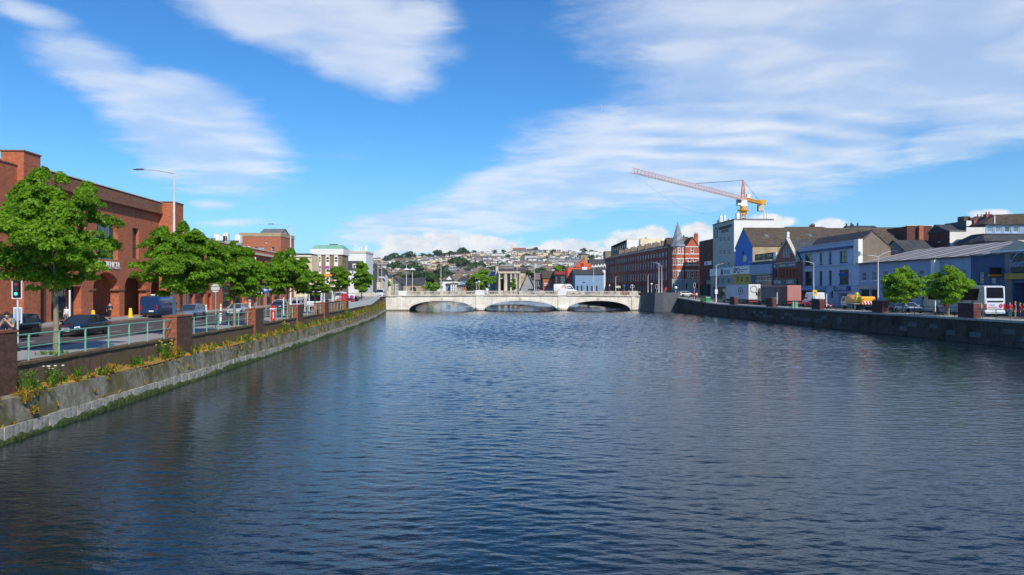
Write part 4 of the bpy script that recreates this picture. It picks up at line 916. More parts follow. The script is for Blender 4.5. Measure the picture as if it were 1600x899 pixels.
for i, (p0, p1, yt, Yd, wl, lb) in enumerate(((583.5, 594, 436, 262, 'cream', 'narrow cream house at the far left quay beside the tall white poles'), (590.5, 600, 428, 290, 'white', 'white gable house behind the tall poles at the bridge end'), (597, 611, 431.5, 310, 'cream', 'cream house with two dark windows above the left end of the bridge'))):
    fr = FC(Yd, p0, p1); b = Bld('house', lb, 'house', fr, 9, 4.0, 'houses at the left bridge end'); ze = zpx(yt + 3, Yd)
    b.facade('front', ze, [b.pw(p0 + (p1 - p0) * q - .9, p0 + (p1 - p0) * q + .9, y, y + 3.2, SASH) for q in (.28, .7) for y in (yt + 6, yt + 13)], M[wl]); b.shell(ze, M[wl]); b.gable(ze, zpx(yt - 1.5, Yd), M['slate' if i else 'tile_brown'], M[wl]); b.chimney(.6, 4.5, ze, zpx(yt - 3, Yd))
# ------------------------------------------------------------------ buildings beyond the bridge
def simple(name, label, cat, p0, p1, ye, yr, Yd, D, wall, roof, axis='x', wins=(), style=SASH, z0=4.0, chim=(), group=None, over=.3, rise=0):
    fr = FC(Yd, p0, p1); b = Bld(name, label, cat, fr, D, z0, group); ze = zpx(ye, Yd)
    b.facade('front', ze, [b.pw(*q, style, rise=rise) for q in wins], M[wall]); b.shell(ze, M[wall])
    if yr is None: MB().quad((0, 0, ze - z0 - .2), (fr.W, 0, ze - z0 - .2), (fr.W, D, ze - z0 - .2), (0, D, ze - z0 - .2)).build('roof', M['roofgrey'], b.root)
    else: b.gable(ze, zpx(yr, Yd), M[roof], M[wall], axis, over)
    for p, y0, y1 in chim: b.chimney(fr.x(p), D * .5, zpx(y0, Yd), zpx(y1, Yd), 1.1, .8)
    return b
simple('slate_hall', 'long low slate roofed hall with pinkish walls left of the bright round bush', 'building', 613, 661, 445.5, 434.5, 330, 16, 'beige', 'slate', wins=[(641, 650, 448, 456)], style=('trim_dk', 1, 1, .1, 'glass'), rise=1.2)
simple('glass_porch', 'grey gabled hall end with white frames seen between the tall poles', 'building', 607, 626, 443, 433.5, 315, 8, 'greyd', 'slate', 'y', wins=[(611, 616, 440, 455), (617.5, 622.5, 440, 455)], style=('trim', 2, 3, .18, 'glass_sky'))
simple('chapel', 'tiny white gabled building with a chimney between the round bush and the white house', 'building', 678.5, 688, 447, 441.5, 350, 8, 'white', 'slate', 'y', chim=((679.5, 447, 440.5),))
simple('town_house', 'white three storey town house with six small windows behind the bridge parapet', 'house', 704, 713.2, 444.2, 443, 345, 9, 'white', 'slate', wins=[(p, p + 2, y, y + 2.8) for p in (705.8, 709.4) for y in (445.8, 449.6, 453)])
simple('town_house', 'low grey house left of the white three storey town house', 'house', 696.3, 703.7, 446, 443.5, 348, 9, 'bluest', 'slate', wins=[(698, 700, 448, 451)])
simple('town_house', 'pale grey house right of the white three storey town house', 'house', 713.5, 722, 448, 445.5, 348, 9, 'grey', 'slate', wins=[(715, 717, 449.5, 452), (718.5, 720.5, 449.5, 452)])
simple('town_house', 'orange house between the pale grey house and the large light green tree', 'house', 722.3, 729, 447.5, 445, 350, 9, 'brick_or', 'slate_br', wins=[(724, 726.4, 449, 452)])
simple('gable_house', 'white gabled house with a slate side roof on the rise above the town houses', 'house', 697, 707, 437, 431, 470, 12, 'white', 'slate', 'y', wins=[(700.5, 702.5, 438, 441)])
simple('long_white_house', 'long low white rendered house on the rise above the grey house', 'house', 688, 707, 439.5, 437.5, 455, 9, 'white', 'slate')
simple('blue_house', 'small pale blue house with two white windows beside the large light green tree', 'house', 718.5, 731, 438.5, 433.5, 450, 9, 'bluest', 'slate', wins=[(724, 726, 439.5, 443), (727.5, 729.5, 439.5, 443)])
# church with a columned porch
simple('church_wing', 'blue-grey gabled church wing left of the white columned porch', 'church', 763, 781, 434, 420, 318, 14, 'bluest', 'slate', 'y', wins=[(770, 774, 440, 454)], style=('trim_stone', 1, 3, .2, 'glass'))
fr = FC(312, 779, 821)
b = Bld('church', 'classical church with a white columned porch and a long brown roof', 'church', fr, 26, 4.0); zt = zpx(425.5, 312)
b.facade('front', zt, [b.pw(781.5, 787.5, 436, 456, ('trim_dk', 2, 1, .1, 'dark')), b.pw(792.3, 796.5, 433, 456, ('trim_dk', 1, 3, .1, 'glass'))], M['stone']); b.shell(zt, M['stone']); b.gable(zt, zpx(419, 312), M['slate_br'], M['stone'], 'x', .5)
b.box('entablature', -.2, fr.x(813), -1.9, -.004, zpx(427.5, 312), zt + .25, M['trim_stone'])
for p in (780.2, 789, 790.8, 798.5, 804.5, 812): MB().lathe([(.62, 0), (.62, .3), (.5, .4), (.42, zpx(428.6, 312) - 4.35), (.58, zpx(427.7, 312) - 4.0)], (fr.x(p), -1.2, .0), 12).build('column', M['trim_stone'], b.root)
b.box('side_chapel', fr.x(813.5), fr.x(829), -.6, 8, 4.0, zpx(431, 312), M['beige']); b.box('bell_tower', fr.x(774.5), fr.x(778.6), 1, 3, 4.0, zpx(415.5, 312), M['stone']); b.box('pinnacle', fr.x(772.6), fr.x(780), .8, 3.2, zpx(415.4, 312), zpx(414, 312), M['tile_red'])
simple('barn_roof_house', 'steep dark slate roofed house with a white verge right of the church', 'house', 814, 836, 452, 428, 300, 13, 'grey', 'slate', 'y', over=.5)
simple('timber_house', 'dark blue-grey shop house with tall narrow windows beside the brown roof', 'house', 836.5, 848, 437, 427, 286, 10, 'greyd', 'tile_brown', wins=[(p, p + 1.9, 439, 447) for p in (838, 841.2, 844.4)] + [(838, 846, 449, 456)], style=SASH)
b = simple('brick_shop', 'brick corner shop with a brown tiled roof and a red and white sign', 'shop', 848.3, 867.5, 434.8, 423.5, 284, 10, 'brick_or', 'slate_br', wins=[(850, 866, 448.5, 456)], style=('red', 4, 1, .25, 'glass_sky'))
b.box('sign', b.fr.x(850), b.fr.x(858), -.25, -.1, zpx(446.5, 284), zpx(442.5, 284), M['sign_w']); b.box('sign_stripe', b.fr.x(850.5), b.fr.x(857.5), -.3, -.253, zpx(445.3, 284), zpx(444, 284), M['red'])
# opera house like red block
fr = FC(276, 868, 887)
b = Bld('theatre', 'modern theatre with a dark red glazed left part and a bright orange-red wall', 'building', fr, 14, 4.0); zt = zpx(424, 276)
b.facade('front', zpx(429.5, 276), [b.pw(870, 876, 429.8, 445, ('trim_dk', 2, 3, .1, 'glass')), b.pw(877, 884.5, 429.8, 452, ('trim_dk', 2, 4, .1, 'glass_sky'))], M['greyd']); b.box('red_top', -.3, fr.W, -.5, 14, zpx(429.4, 276), zt, M['dkred']); b.shell(zpx(429.5, 276), M['greyd'])
b.box('orange_wall', fr.W + .003, fr.x(911), -.8, 14, 4.0, zpx(418.5, 276), M['orange']); b.box('window', fr.x(890), fr.x(892), -.83, -.803, zpx(430.5, 276), zpx(426, 276), M['glass']); b.box('dark_pier', fr.x(884.6), fr.W - .05, -.9, -.52, 4.0, zpx(418.5, 276), M['dkred'])
z4 = lambda y: zpx(y, 276) - 4
MB().prism([(fr.x(897), z4(417)), (fr.x(916), z4(401)), (fr.x(916), z4(417))], 3, 10).build('fly_tower', M['orange'], b.root)
MB().prism([(fr.x(896), z4(418)), (fr.x(915.6), z4(400.6)), (fr.x(915.6), z4(398.4)), (fr.x(893), z4(418))], 2.4, 10.5).build('sloped_roof', M['zinc'], b.root)
b.box('tower_block', fr.x(916.003), fr.x(925), 3.5, 9.5, 4.0, zpx(411, 276), M['orange']); b.box('window', fr.x(908), fr.x(913.5), 2.95, 2.99, zpx(416.5, 276), zpx(411, 276), M['dkred'])
simple('stone_tower', 'pale square stone tower with a flat top behind the red theatre', 'tower', 907.5, 918, 398, 396.5, 420, 8, 'beige', 'slate_br', wins=[(911, 914, 403, 409)])
b = simple('blue_warehouse', 'pale blue rendered warehouse with arched ground floor windows and a slate roof', 'building', 898.5, 943.2, 429, 420.5, 262, 18, 'bluest', 'slate', wins=[(p, p + 2.6, 446.5, 456) for p in (901, 907.5, 916.5, 923.5, 931)] + [(910, 914, 440.5, 442.5)], style=('trim_dk', 1, 2, .12, 'glass'), rise=.35)
b.box('chimney_block', b.fr.x(913), b.fr.x(921), 8, 9.6, zpx(428, 262), zpx(416.5, 262), M['white'])
r = thing('dormer_terrace', 'dark slate roofed row with a line of white dormers above the blue warehouse', 'building', CP(922, 310, 4.0), 0); W_ = 24 * 310 / F
MB().box(0, W_, 0, 10, 0, zpx(421, 310) - 4).build('wall', M['white'], r); MB().prism([(-.3, zpx(421, 310) - 4), (4.5, zpx(404.5, 310) - 4), (10, zpx(404.5, 310) - 4), (10, zpx(421, 310) - 4)], -.1, W_ + .1, axis='x').build('roof', M['slate'], r)
for i in range(5):
    x = .5 + i * W_ / 5.1; zz = zpx(417.5 - i * .5, 310) - 4
    MB().prism([(x - .05, zz), (x + .55, zz + 1.0), (x + 1.15, zz)], .3 + .3, 3.2).box(x, x + 1.1, .6, 3, zz - 1.1, zz - .003).build('dormer', M['white'], r); MB().box(x + .25, x + .85, .55, .59, zz - .9, zz - .1).build('dormer_window', M['glass'], r)
# long Georgian terrace on the right quay beyond the bridge
class FX:
    def __init__(s, A, B):
        s.A = Vector((A[0], A[1], 0)); s.d = Vector((B[0] - A[0], B[1] - A[1], 0)); s.W = s.d.length; s.o = s.A; s.rz = math.atan2(s.d.y, s.d.x)
tf = FX((40.2, 336), (49.6, 245)); NHS = 9; HW = tf.W / NHS
ORD = ['nearest the turret building', 'second from the turret building', 'third from the turret building', 'fourth from the turret building', 'in the middle of the row', 'fourth from the blue warehouse', 'third from the blue warehouse', 'second from the blue warehouse', 'nearest the blue warehouse']
tf1 = FX((40.2, 336), (40.2 + tf.d.x / NHS, 336 + tf.d.y / NHS))
b = Bld('terraced_house', 'dark red brick four storey terraced house, ' + ORD[-1], 'house', tf1, 11, 4.0, 'houses of the long brick terrace')
ops = []
for i in range(3):
    x = HW * (i + .5) / 3 - .55
    ops += [dict(x=x, z=16.55, w=1.25, h=1.4, style=SASHL, rev=.12), dict(x=x, z=12.9, w=1.25, h=2.5, style=SASHL, rev=.12), dict(x=x, z=9.0, w=1.25, h=2.6, style=SASHL, rev=.12)]
    ops.append(dict(x=x - .05, z=4.1 if i == 0 else 5.0, w=1.2, h=3.2 if i == 0 else 2.3, rise=.5 if i == 0 else 0, style=('trim', 1, 2, .12, 'glass_sky'), rev=.15))
b.facade('front', 19.3, ops, M['brick_t']); b.shell(19.3, M['brick_t']); b.gable(19.3, 21.2, M['slate'], M['brick_t'], 'x', 0, y0=.3); b.box('parapet', .01, HW - .01, -.08, .3, 19.303, 19.6, M['trim_stone'])
b.chimney(HW - .5, 5.5, 19.5, 22.6, 1.0, 2.6, M['brown'], 5); MB().tube([(HW - .08, -.09, .1), (HW - .08, -.09, 15.2)], .06, 6).build('drainpipe', M['trim_dk'], b.root)
for k in range(1, NHS):
    copy_tree(b.root, tf.o + tf.d * (k / NHS) + Vector((0, 0, 4.0)), tf.rz, 'dark red brick four storey terraced house, ' + ORD[NHS - 1 - k])
# white modern block behind the terrace
fr = FC(350, 979.5, 1040)
b = Bld('modern_block', 'white and beige modern block with a dark glazed side rising behind the brick terrace', 'building', fr, 56, 4.0); zt = zpx(373.5, 350)
b.facade('front', zt, [b.pw(1003, 1006, 377, 381, CASE)], M['white']); b.facade('left', zpx(377, 350) - .4, [dict(x=2 + 6 * i, z=zpx(390, 350), w=4.6, h=2.9, style=('trim_dk', 3, 1, .12, 'glass_sky')) for i in range(9)], M['greyd']); b.shell(zt, M['cream'], ('right', 'back'), flat=M['roofgrey'])
b.box('beige_wing', fr.x(1000), fr.x(1034), -1.2, -.004, 4.0, zpx(373, 350), M['cream']); b.box('stair_tower', fr.x(1007.5), fr.x(1010.5), -1.0, .8, zpx(373, 350) + .003, zpx(371.5, 350), M['taupe']); b.box('low_wing', fr.x(1014), fr.x(1027), -6, -1.21, 4.0, zpx(380.5, 350), M['white']); b.box('roof_edge', -.2, fr.x(999), -.2, .3, zt + .003, zt + .5, M['trim'])
simple('flat_roof_block', 'small dark flat roofed block left of the white modern block', 'building', 946, 960, 392.5, None, 420, 10, 'taupe', 'slate')
simple('flat_roof_block', 'pale flat roofed building with a white canopy between the dark block and the terrace', 'building', 958, 972, 396, None, 400, 8, 'brown', 'slate')
# church with a red roof on the crest
fr = FC(1335, 800, 822)
b = Bld('hilltop_church', 'church with a red roof and a slim spire on the crest of the hill', 'church', fr, 14, 55)
ze = zpx(392, 1335)
b.facade('front', ze, [], M['cream']); b.shell(ze, M['cream']); b.gable(ze, zpx(387.3, 1335), M['tile_red'], M['cream'], 'x', .3)
mb = MB(); mb.box(-2.5, 1.6, 2, 6, 0, zpx(384, 1335) - 55); mb.loft([[(-2.5, 2, zpx(384, 1335) - 54.99), (1.6, 2, zpx(384, 1335) - 54.99), (1.6, 6, zpx(384, 1335) - 54.99), (-2.5, 6, zpx(384, 1335) - 54.99)], [(-.6, 3.8, zpx(378, 1335) - 55), (-.3, 3.8, zpx(378, 1335) - 55), (-.3, 4.1, zpx(378, 1335) - 55), (-.6, 4.1, zpx(378, 1335) - 55)]], 0, True, False); mb.build('spire', M['cream'], b.root)
r = thing('radio_mast', 'thin grey radio mast on the wooded crest of the hill', 'mast', CP(716.5, 1330, 50), 0); MB().tube([(0, 0, 0), (0, 0, zpx(376.5, 1330) - 50)], [.5, .2], 6).build('pole', M['metal'], r)
# ------------------------------------------------------------------ right bank buildings
# red brick corner building with a conical turret
fr = FC(238, 1050, 1092)
b = Bld('turret_building', 'bright red brick corner building with white bands and a grey conical turret roof', 'building', fr, 16, 4.0)
X = fr.x; zz = lambda y: zpx(y, 238)
WT = ('trim', 1, 2, .22, 'glass')
ops = []
for p0, p1, y0, y1 in ((1079.3, 1084.6, 386.8, 396.3), (1074.8, 1080.3, 404, 414), (1083, 1088.3, 404, 414), (1074, 1077.6, 423.2, 434), (1079.6, 1084.4, 423.2, 434), (1086.4, 1090.4, 423.2, 434)):
    ops.append(b.pw(p0, p1, y0, y1, WT, 'trim_stone', rise=.25, rev=.16))
b.facade('front', zz(385.5), ops, M['brick_red'], z0=zz(437), u0=X(1070.5)); b.facade('front', zz(437), [b.pw(1051, 1053, 443, 450, SHOP), b.pw(1071.5, 1073.5, 443, 452, SHOP), b.pw(1082, 1085, 442, 450, SHOP), b.pw(1087, 1091, 442, 450, SHOP)], M['grey'], d0=-.12)
b.box('return_wall', X(1070.5), fr.W, -.115, -.003, zz(437) - .3, zz(437) - .003, M['grey'])
b.shell(zz(385.5), M['brick_t'], ('right', 'left', 'back'))
MB().poly([(X(1072), -.004, zz(385.5) - 4), (fr.W, -.004, zz(385.5) - 4), (X(1082.3), -.004, zz(371.5) - 4)]).build('gable_wall', M['brick_red'], b.root)
b.gable(zz(385.5), zz(370.7), M['slate_br'], M['brick_red'], 'y', .25, x0=X(1072), ends=False)
b.gable(zz(385.5), zz(369), M['slate_br'], M['brick_t'], 'x', .2, x0=.2, x1=X(1078), y0=5, y1=15)
for y in (385.8, 397.2, 404.2, 414.6, 422.8, 437): b.box('white_band', X(1070.6), fr.W + .06, -.10 if y < 437 else -.3, -.005 if y < 437 else -.125, zz(y) - .14, zz(y) + .14, M['trim_stone' if y > 436 else 'trim'])
b.box('brick_band', X(1070.6), fr.W + .03, -.06, -.004, zz(421), zz(416.5), M['brick_pil'])
b.chimney(X(1090.2), 2.2, zz(384), zz(365.5), 1.1, .9, M['brick_red'], 2)
# eight sided turret on the corner
cx, cy, rt = X(1060.4), 1.3, 2.02; angs = [R(22.5 + 45 * i) for i in range(8)]
mb = MB(); mb.loft([[(cx + rt * math.cos(a), cy + rt * math.sin(a), z - 4) for a in angs] for z in (zz(437), zz(385.5))], 0, True, False); mb.build('turret', M['brick_red'], b.root)
mb = MB(); mb.loft([[(cx + (rt + .12) * math.cos(a), cy + (rt + .12) * math.sin(a), z - 4) for a in angs] for z in (4.0, zz(437) - .003)], 0, True, False); mb.build('turret_base', M['grey'], b.root)
for y in (386.2, 397.2, 404.2, 414.6, 422.8, 436.5): mb = MB(); mb.loft([[(cx + (rt + .09) * math.cos(a), cy + (rt + .09) * math.sin(a), zz(y) - 4 + e) for a in angs] for e in (-.13, .13)], 0, True, False); mb.build('white_band', M['trim'], b.root)
ra = rt * math.cos(R(22.5))
for y0, y1 in ((387, 396.3), (404.6, 414), (423.5, 434)):
    for k in (-135, -90, 180, -45):
        a = R(k); h = zz(y0) - zz(y1); p = Vector((cx + (ra + .05) * math.cos(a), cy + (ra + .05) * math.sin(a), zz(y1) - 4)); t = Vector((-math.sin(a), math.cos(a), 0))
        put_window(b.root, p - t * .42, a + math.pi / 2, .84, h, WT)
mb = MB(); mb.loft([[(cx + r_ * math.cos(a), cy + r_ * math.sin(a), z) for a in angs] for r_, z in ((rt + .45, zz(385.2) - 4), (rt + .1, zz(383) - 4), (.08, zz(346.5) - 4))], 0, True, False); mb.sm = [False] * len(mb.sm); mb.build('turret_roof', M['zinc'], b.root)
MB().tube([(cx, cy, zz(347) - 4), (cx, cy, zz(340) - 4)], [.07, .02], 6).build('finial', M['metal'], b.root)
# dark narrow brick house
fr = FR(69, 1092.5, 1113.6)
b = Bld('dark_brick_house', 'narrow dark brick house with white and blue sign between turret building and hotel', 'building', fr, 9, 4.0)
b.facade('front', fr.z(1103, 375.5), [b.pw(p, p + 1.9, y, y + 7, SASH) for p in (1097, 1106.5) for y in (381, 396, 413)] + [b.pw(1096, 1104, 445, 462, SHOP), b.pw(1106, 1112, 445, 462, SHOP)], M['brick_dk']); b.shell(fr.z(1103, 375.5), M['brick_dk'], flat=M['roofgrey'])
b.box('awning', fr.x(1093), fr.x(1104), -1.1, -.01, fr.z(1098, 443.5), fr.z(1098, 441), M['red']); b.box('fascia', fr.x(1104.6), fr.x(1113), -.2, -.01, fr.z(1108, 444), fr.z(1108, 438.5), M['green_fr']); b.box('sign', fr.x(1102), fr.x(1112.5), -.3, -.01, fr.z(1107, 414.5), fr.z(1107, 408.5), M['sign_w']); b.box('sign_panel', fr.x(1104), fr.x(1107), -.33, -.303, fr.z(1107, 413.5), fr.z(1107, 409.5), M['sign_b'])
# hotel
fr = FR(69, 1114, 1147)
b = Bld('hotel', 'tall white flat roofed hotel block with dark lettering and a round emblem', 'building', fr, 10.6, 3.9)
zt = 24.1
ops = [b.pw(p, p + 2.4, y + (1147 - p) * .05, y + 7 + (1147 - p) * .05, ('trim', 1, 2, .08, 'glass_sky'), 'trim') for p in (1124.3, 1130.8, 1137.6) for y in (369.3, 389.6, 409.8)] + [b.pw(p, p + 3, 434, 445, CASE) for p in (1124, 1130, 1137)]
b.facade('front', zt, ops, M['hotel']); b.facade('right', zt, [], M['white']); b.shell(zt, M['white'], ('left', 'back'), flat=M['roofgrey'])  # front render darker than the white side: its shade is in the colour
b.box('roof_edge', -.12, fr.W + .12, -.12, .3, zt + .003, zt + .3, M['stone_dk']); b.box('roof_edge', fr.W - .3, fr.W + .12, .303, 10.6, zt + .003, zt + .3, M['stone_dk'])
rm = MB(); cxx, czz = fr.x(1118.8), fr.z(1118.8, 364) - 3.9
rm.loft([[(cxx + r_ * math.cos(t), y, czz + r_ * math.sin(t)) for r_, y in ((1.5, -.004), (1.5, -.10), (1.15, -.10), (1.15, -.004))] for t in (2 * math.pi * i / 28 for i in range(29))], 0, False, False); rm.build('round_emblem', M['trim_dk'], b.root)
text_mesh('lettering', 'GRESHAM METROPOLE', 1.2, M['trim_dk'], b.root, ((fr.x(1123.5) + fr.x(1143.5)) / 2, -.06, fr.z(1133, 355.8) - 3.9), (R(90), 0, 0), .04, fr.x(1143.5) - fr.x(1123.5))
text_mesh('lettering', 'HOTEL', 1.2, M['trim_dk'], b.root, ((fr.x(1127.8) + fr.x(1138.8)) / 2, -.06, fr.z(1133, 361.6) - 3.9), (R(90), 0, 0), .04, fr.x(1138.8) - fr.x(1127.8))
for u, dy, w_, h in ((1.5, .6, 1.4, 1.3), (3.0, .7, .8, 2.4), (7.6, .5, .5, 2.2), (9.0, 1, 1.8, .9), (14.6, 1.4, .9, 2.0)): b.box('roof_plant', u, u + w_, dy, dy + w_, zt - .2, zt + h, M['white'])
for u, dy, h in ((16.6, 3.6, 1.6), (16.6, 8.4, 2.6), (16.2, 9.3, 2.4), (5.2, .6, 1.9), (10.6, .6, 1.5)): MB().tube([(u, dy, zt - 4.1), (u, dy, zt - 3.9 + h)], .13, 6).build('aerial', M['trim'], b.root)
# bright blue gable house with the long brown roof
fr = FR(69, 1149, 1176)
b = Bld('blue_gable_house', 'vivid blue gabled house with a long brown slate roof running back from the quay', 'building', fr, 40, 3.5)
ze, zr_ = fr.z(1176, 384.6), fr.z(1163, 357.5)
b.facade('front', ze, [b.pw(1160, 1162.3, 392, 398, CASE), b.pw(1158.5, 1166.5, 399.5, 409, ('trim', 2, 2, .12, 'glass_sky'))], M['blueg']); b.facade('right', ze, [], M['beige']); b.shell(ze, M['beige'], ('left', 'back')); b.gable(ze, zr_, M['slate_br'], M['blueg'], 'y', .15, ends=True)
mx = fr.W / 2; sl = (zr_ - ze) / mx
for y, q in ((4.8, .45), (16, .42), (24, .6)): 
    x = mx + mx * q; z = zr_ - sl * mx * q - 3.5
    MB().add([(x - .45, y - .4, z + .24 + sl * .45), (x + .45, y - .4, z + .24 - sl * .45), (x + .45, y + .4, z + .24 - sl * .45), (x - .45, y + .4, z + .24 + sl * .45), (x - .45, y - .4, z + .1 + sl * .45), (x + .45, y - .4, z + .1 - sl * .45), (x + .45, y + .4, z + .1 - sl * .45), (x - .45, y + .4, z + .1 + sl * .45)], [(0, 1, 2, 3), (0, 4, 5, 1), (1, 5, 6, 2), (2, 6, 7, 3), (3, 7, 4, 0)]).build('skylight', M['glass_sky'], b.root)
b.box('roof_box', fr.W - .9, fr.W + .5, 7.4, 8.6, ze - .3, ze + .9, M['beige']); b.box('ridge_tiles', mx - .16, mx + .16, -.15, 40, zr_ + .15, zr_ + .3, M['brown'])
# quayside shops with their big sign boards
def shop(name, label, p0, p1, ytop, wall, sign, sy0, sy1, ops_f, d=67.6, D=1.35, z0=3.2):
    fr = FR(d, p0, p1); b = Bld(name, label, 'shop', fr, D, z0); pm = (p0 + p1) / 2; zt = fr.z(pm, ytop)
    b.facade('front', zt, ops_f(b), M[wall]); b.shell(zt, M[wall], flat=M['roofgrey'])
    b.box('sign_board', fr.x(p0) + .05, fr.x(p1) - .05, -.28, -.004, fr.z(pm, sy1), fr.z(pm, sy0), M[sign]); return b
b = shop('quay_shop', 'grey shopfront under a long pale panelled sign below the hotel', 1110.5, 1145.6, 420, 'grey', 'sign_w', 419.5, 431, lambda b: [b.pw(p, p + 4.3, 434, 444.5, ('trim', 2, 1, .12, 'glass')) for p in (1120, 1127.5, 1136)] + [b.pw(1114, 1143, 449, 464, SHOP)])
fr = b.fr; b.box('sign_panel', fr.x(1132.5), fr.x(1142.5), -.31, -.283, fr.z(1137, 428), fr.z(1137, 421.8), M['signgrey']); b.box('sign_panel', fr.x(1128), fr.x(1131), -.31, -.283, fr.z(1130, 430), fr.z(1130, 420.5), M['trim_dk'])
b = shop('quay_shop', 'mustard yellow shopfront under a white sign with black letters', 1146, 1173, 416.5, 'mustard', 'sign_w', 416, 428.6, lambda b: [b.pw(p, p + 3.2, 432.5, 441, ('mustard', 1, 2, .2, 'glass')) for p in (1151, 1157.5, 1166)] + [b.pw(1149, 1171, 447, 466, SHOP)])
fr = b.fr; text_mesh('lettering', 'SPQ', 1.9, M['black'], b.root, ((fr.x(1147.8) + fr.x(1157.5)) / 2, -.31, fr.z(1152, 423.3) - 3.2), (R(90), 0, 0), .03, fr.x(1157.5) - fr.x(1147.8))
for q, p1 in ((420.6, 1170.5), (423.6, 1163.5)): b.box('sign_rule', fr.x(1159), fr.x(p1), -.31, -.283, fr.z(1164, q + 1), fr.z(1164, q), M['trim_dk'])
b = shop('bar_front', 'glazed bar front with white frames under a faded blue sign board', 1173.6, 1207.4, 408, 'blue3', 'signgrey', 413.6, 427.6, lambda b: [b.pw(1179, 1205, 431, 447, ('trim', 6, 2, .16, 'glass')), b.pw(1176, 1205, 450, 468, SHOP)])
fr = b.fr; b.box('ledge', 0.02, fr.W + .05, -.5, .4, fr.z(1190, 409.5), fr.z(1190, 407.8), M['trim_stone']); b.box('pub_sign', fr.x(1178), fr.x(1207), .2, .45, fr.z(1192, 406.4), fr.z(1192, 396.3), M['black']); b.box('end_panel', fr.x(1207.1), fr.x(1211), .2, .5, fr.z(1209, 405), fr.z(1209, 395), M['sign_w'])
for p in (1184, 1201.5): text_mesh('lettering', 'BAR', 1.0, M['goldp'], b.root, (fr.x(p), .17, fr.z(p, 401 - (p - 1190) * .09) - 3.2), (R(90), 0, 0), .02, fr.x(p + 3.6) - fr.x(p - 3.6))
rm = MB(); cxx, czz = fr.x(1192.5), fr.z(1192.5, 400.8) - 3.2
rm.loft([[(cxx + r_ * math.cos(t) * 1.1, y, czz + r_ * math.sin(t)) for r_, y in ((.66, .196), (.66, .14), (.45, .14), (.45, .196))] for t in (2 * math.pi * i / 20 for i in range(21))], 0, False, False); rm.build('round_emblem', M['goldp'], b.root)
b.box('sign_frame', fr.x(1176), fr.x(1206.5), -.36, -.285, fr.z(1190, 429.4), fr.z(1190, 428.2), M['trim_stone'])
# gothic brick casino
fr = FR(68, 1208.3, 1247.2)
b = Bld('casino', 'small gothic brick gable front with rows of red columns and casino lettering', 'building', fr, 13, 2.9)
ze = fr.z(1247, 408.5); X = fr.x; za = fr.z(1228.5, 375)
ops = [b.pw(p, p + 3.0, 420, 434, ('dkred', 1, 1, .12, 'dark'), rise=.5, pointed=True, rev=.3) for p in (1211, 1215.8, 1220.4, 1225.3, 1230.2, 1235.2, 1240.4)] + [b.pw(1211, 1244, 449, 470, SHOP)]
b.facade('front', ze, ops, M['brick_cas']); b.shell(ze, M['brick_cas']); b.gable(ze, za, M['slate'], M['brick_cas'], 'y', .0, y0=.5, ends=False)
MB().prism([(X(1209.5), ze - 2.9), (X(1245.5), ze - 2.9), (X(1229.2), za - 2.9)], -.02, .49).build('gable_wall', M['brick_cas'], b.root)
mb = MB()
for p in (X(1209), X(1246.2)):
    q = Vector((X(1229.2), -.1, za - 2.9)); a = Vector((p, -.1, ze - 3.0)); n = .22
    mb.loft([[(a.x, -.16, a.z), (a.x, .56, a.z), (a.x, .56, a.z + .5), (a.x, -.16, a.z + .5)], [(q.x, -.16, q.z), (q.x, .56, q.z), (q.x, .56, q.z + .5), (q.x, -.16, q.z + .5)]], 0, True, False)
mb.build('gable_coping', M['stone'], b.root); b.box('finial', X(1228), X(1230), .0, .5, za + .5, za + 1.7, M['white'])
for p, y0, y1 in ((1225.6, 389, 403), (1229.5, 385, 403), (1233.4, 389, 403)): o = put_window(b.root, (X(p - 1.2), -.12, fr.z(p, y1) - 2.9), 0, X(p + 1.2) - X(p - 1.2), fr.z(p, y0) - fr.z(p, y1), ('stone', 1, 2, .16, 'glass'))
b.box('tracery', X(1221), X(1238), -.1, -.03, fr.z(1229, 396.6), fr.z(1229, 395.4), M['stone']); b.box('stone_band', -.1, fr.W, -.2, -.004, fr.z(1228, 418.5), fr.z(1228, 410.5), M['stone_dk']); b.box('sill_band', -.08, fr.W, -.22, -.203, fr.z(1228, 411.2), fr.z(1228, 410), M['stone'])
b.box('sign_board', -.05, fr.W - .05, -.3, -.004, fr.z(1228, 446), fr.z(1228, 436), M['trim_dk'])
for s_, p, hw in (('VICTORIA', 1217.2, 5.4), ('CASINO', 1236.6, 5.8)): text_mesh('lettering', s_, 1.2, M['sign_w'], b.root, (X(p), -.33, fr.z(p, 441.2 - (p - 1228) * .05) - 2.9), (R(90), 0, 0), .02, X(p + hw) - X(p - hw))
for p, hw in ((1211.5, 1.8), (1224, 4.5), (1239, 5)): b.box('faded_letters', X(p - hw), X(p + hw), -.23, -.206, fr.z(p, 416.5 - (p - 1228) * .1), fr.z(p, 413.4 - (p - 1228) * .1), M['stone'])
for p in (1209.6, 1219.6, 1224.4, 1229.4, 1234.4, 1239.6, 1245): MB().lathe([(.24, 0), (.16, .2), (.15, fr.z(p, 421.5) - fr.z(p, 434.4)), (.3, fr.z(p, 420) - fr.z(p, 434.4))], (X(p), -.22, fr.z(p, 434.4) - 2.9), 8).build('column', M['brick_or' if 1 else 'dkred'], b.root)
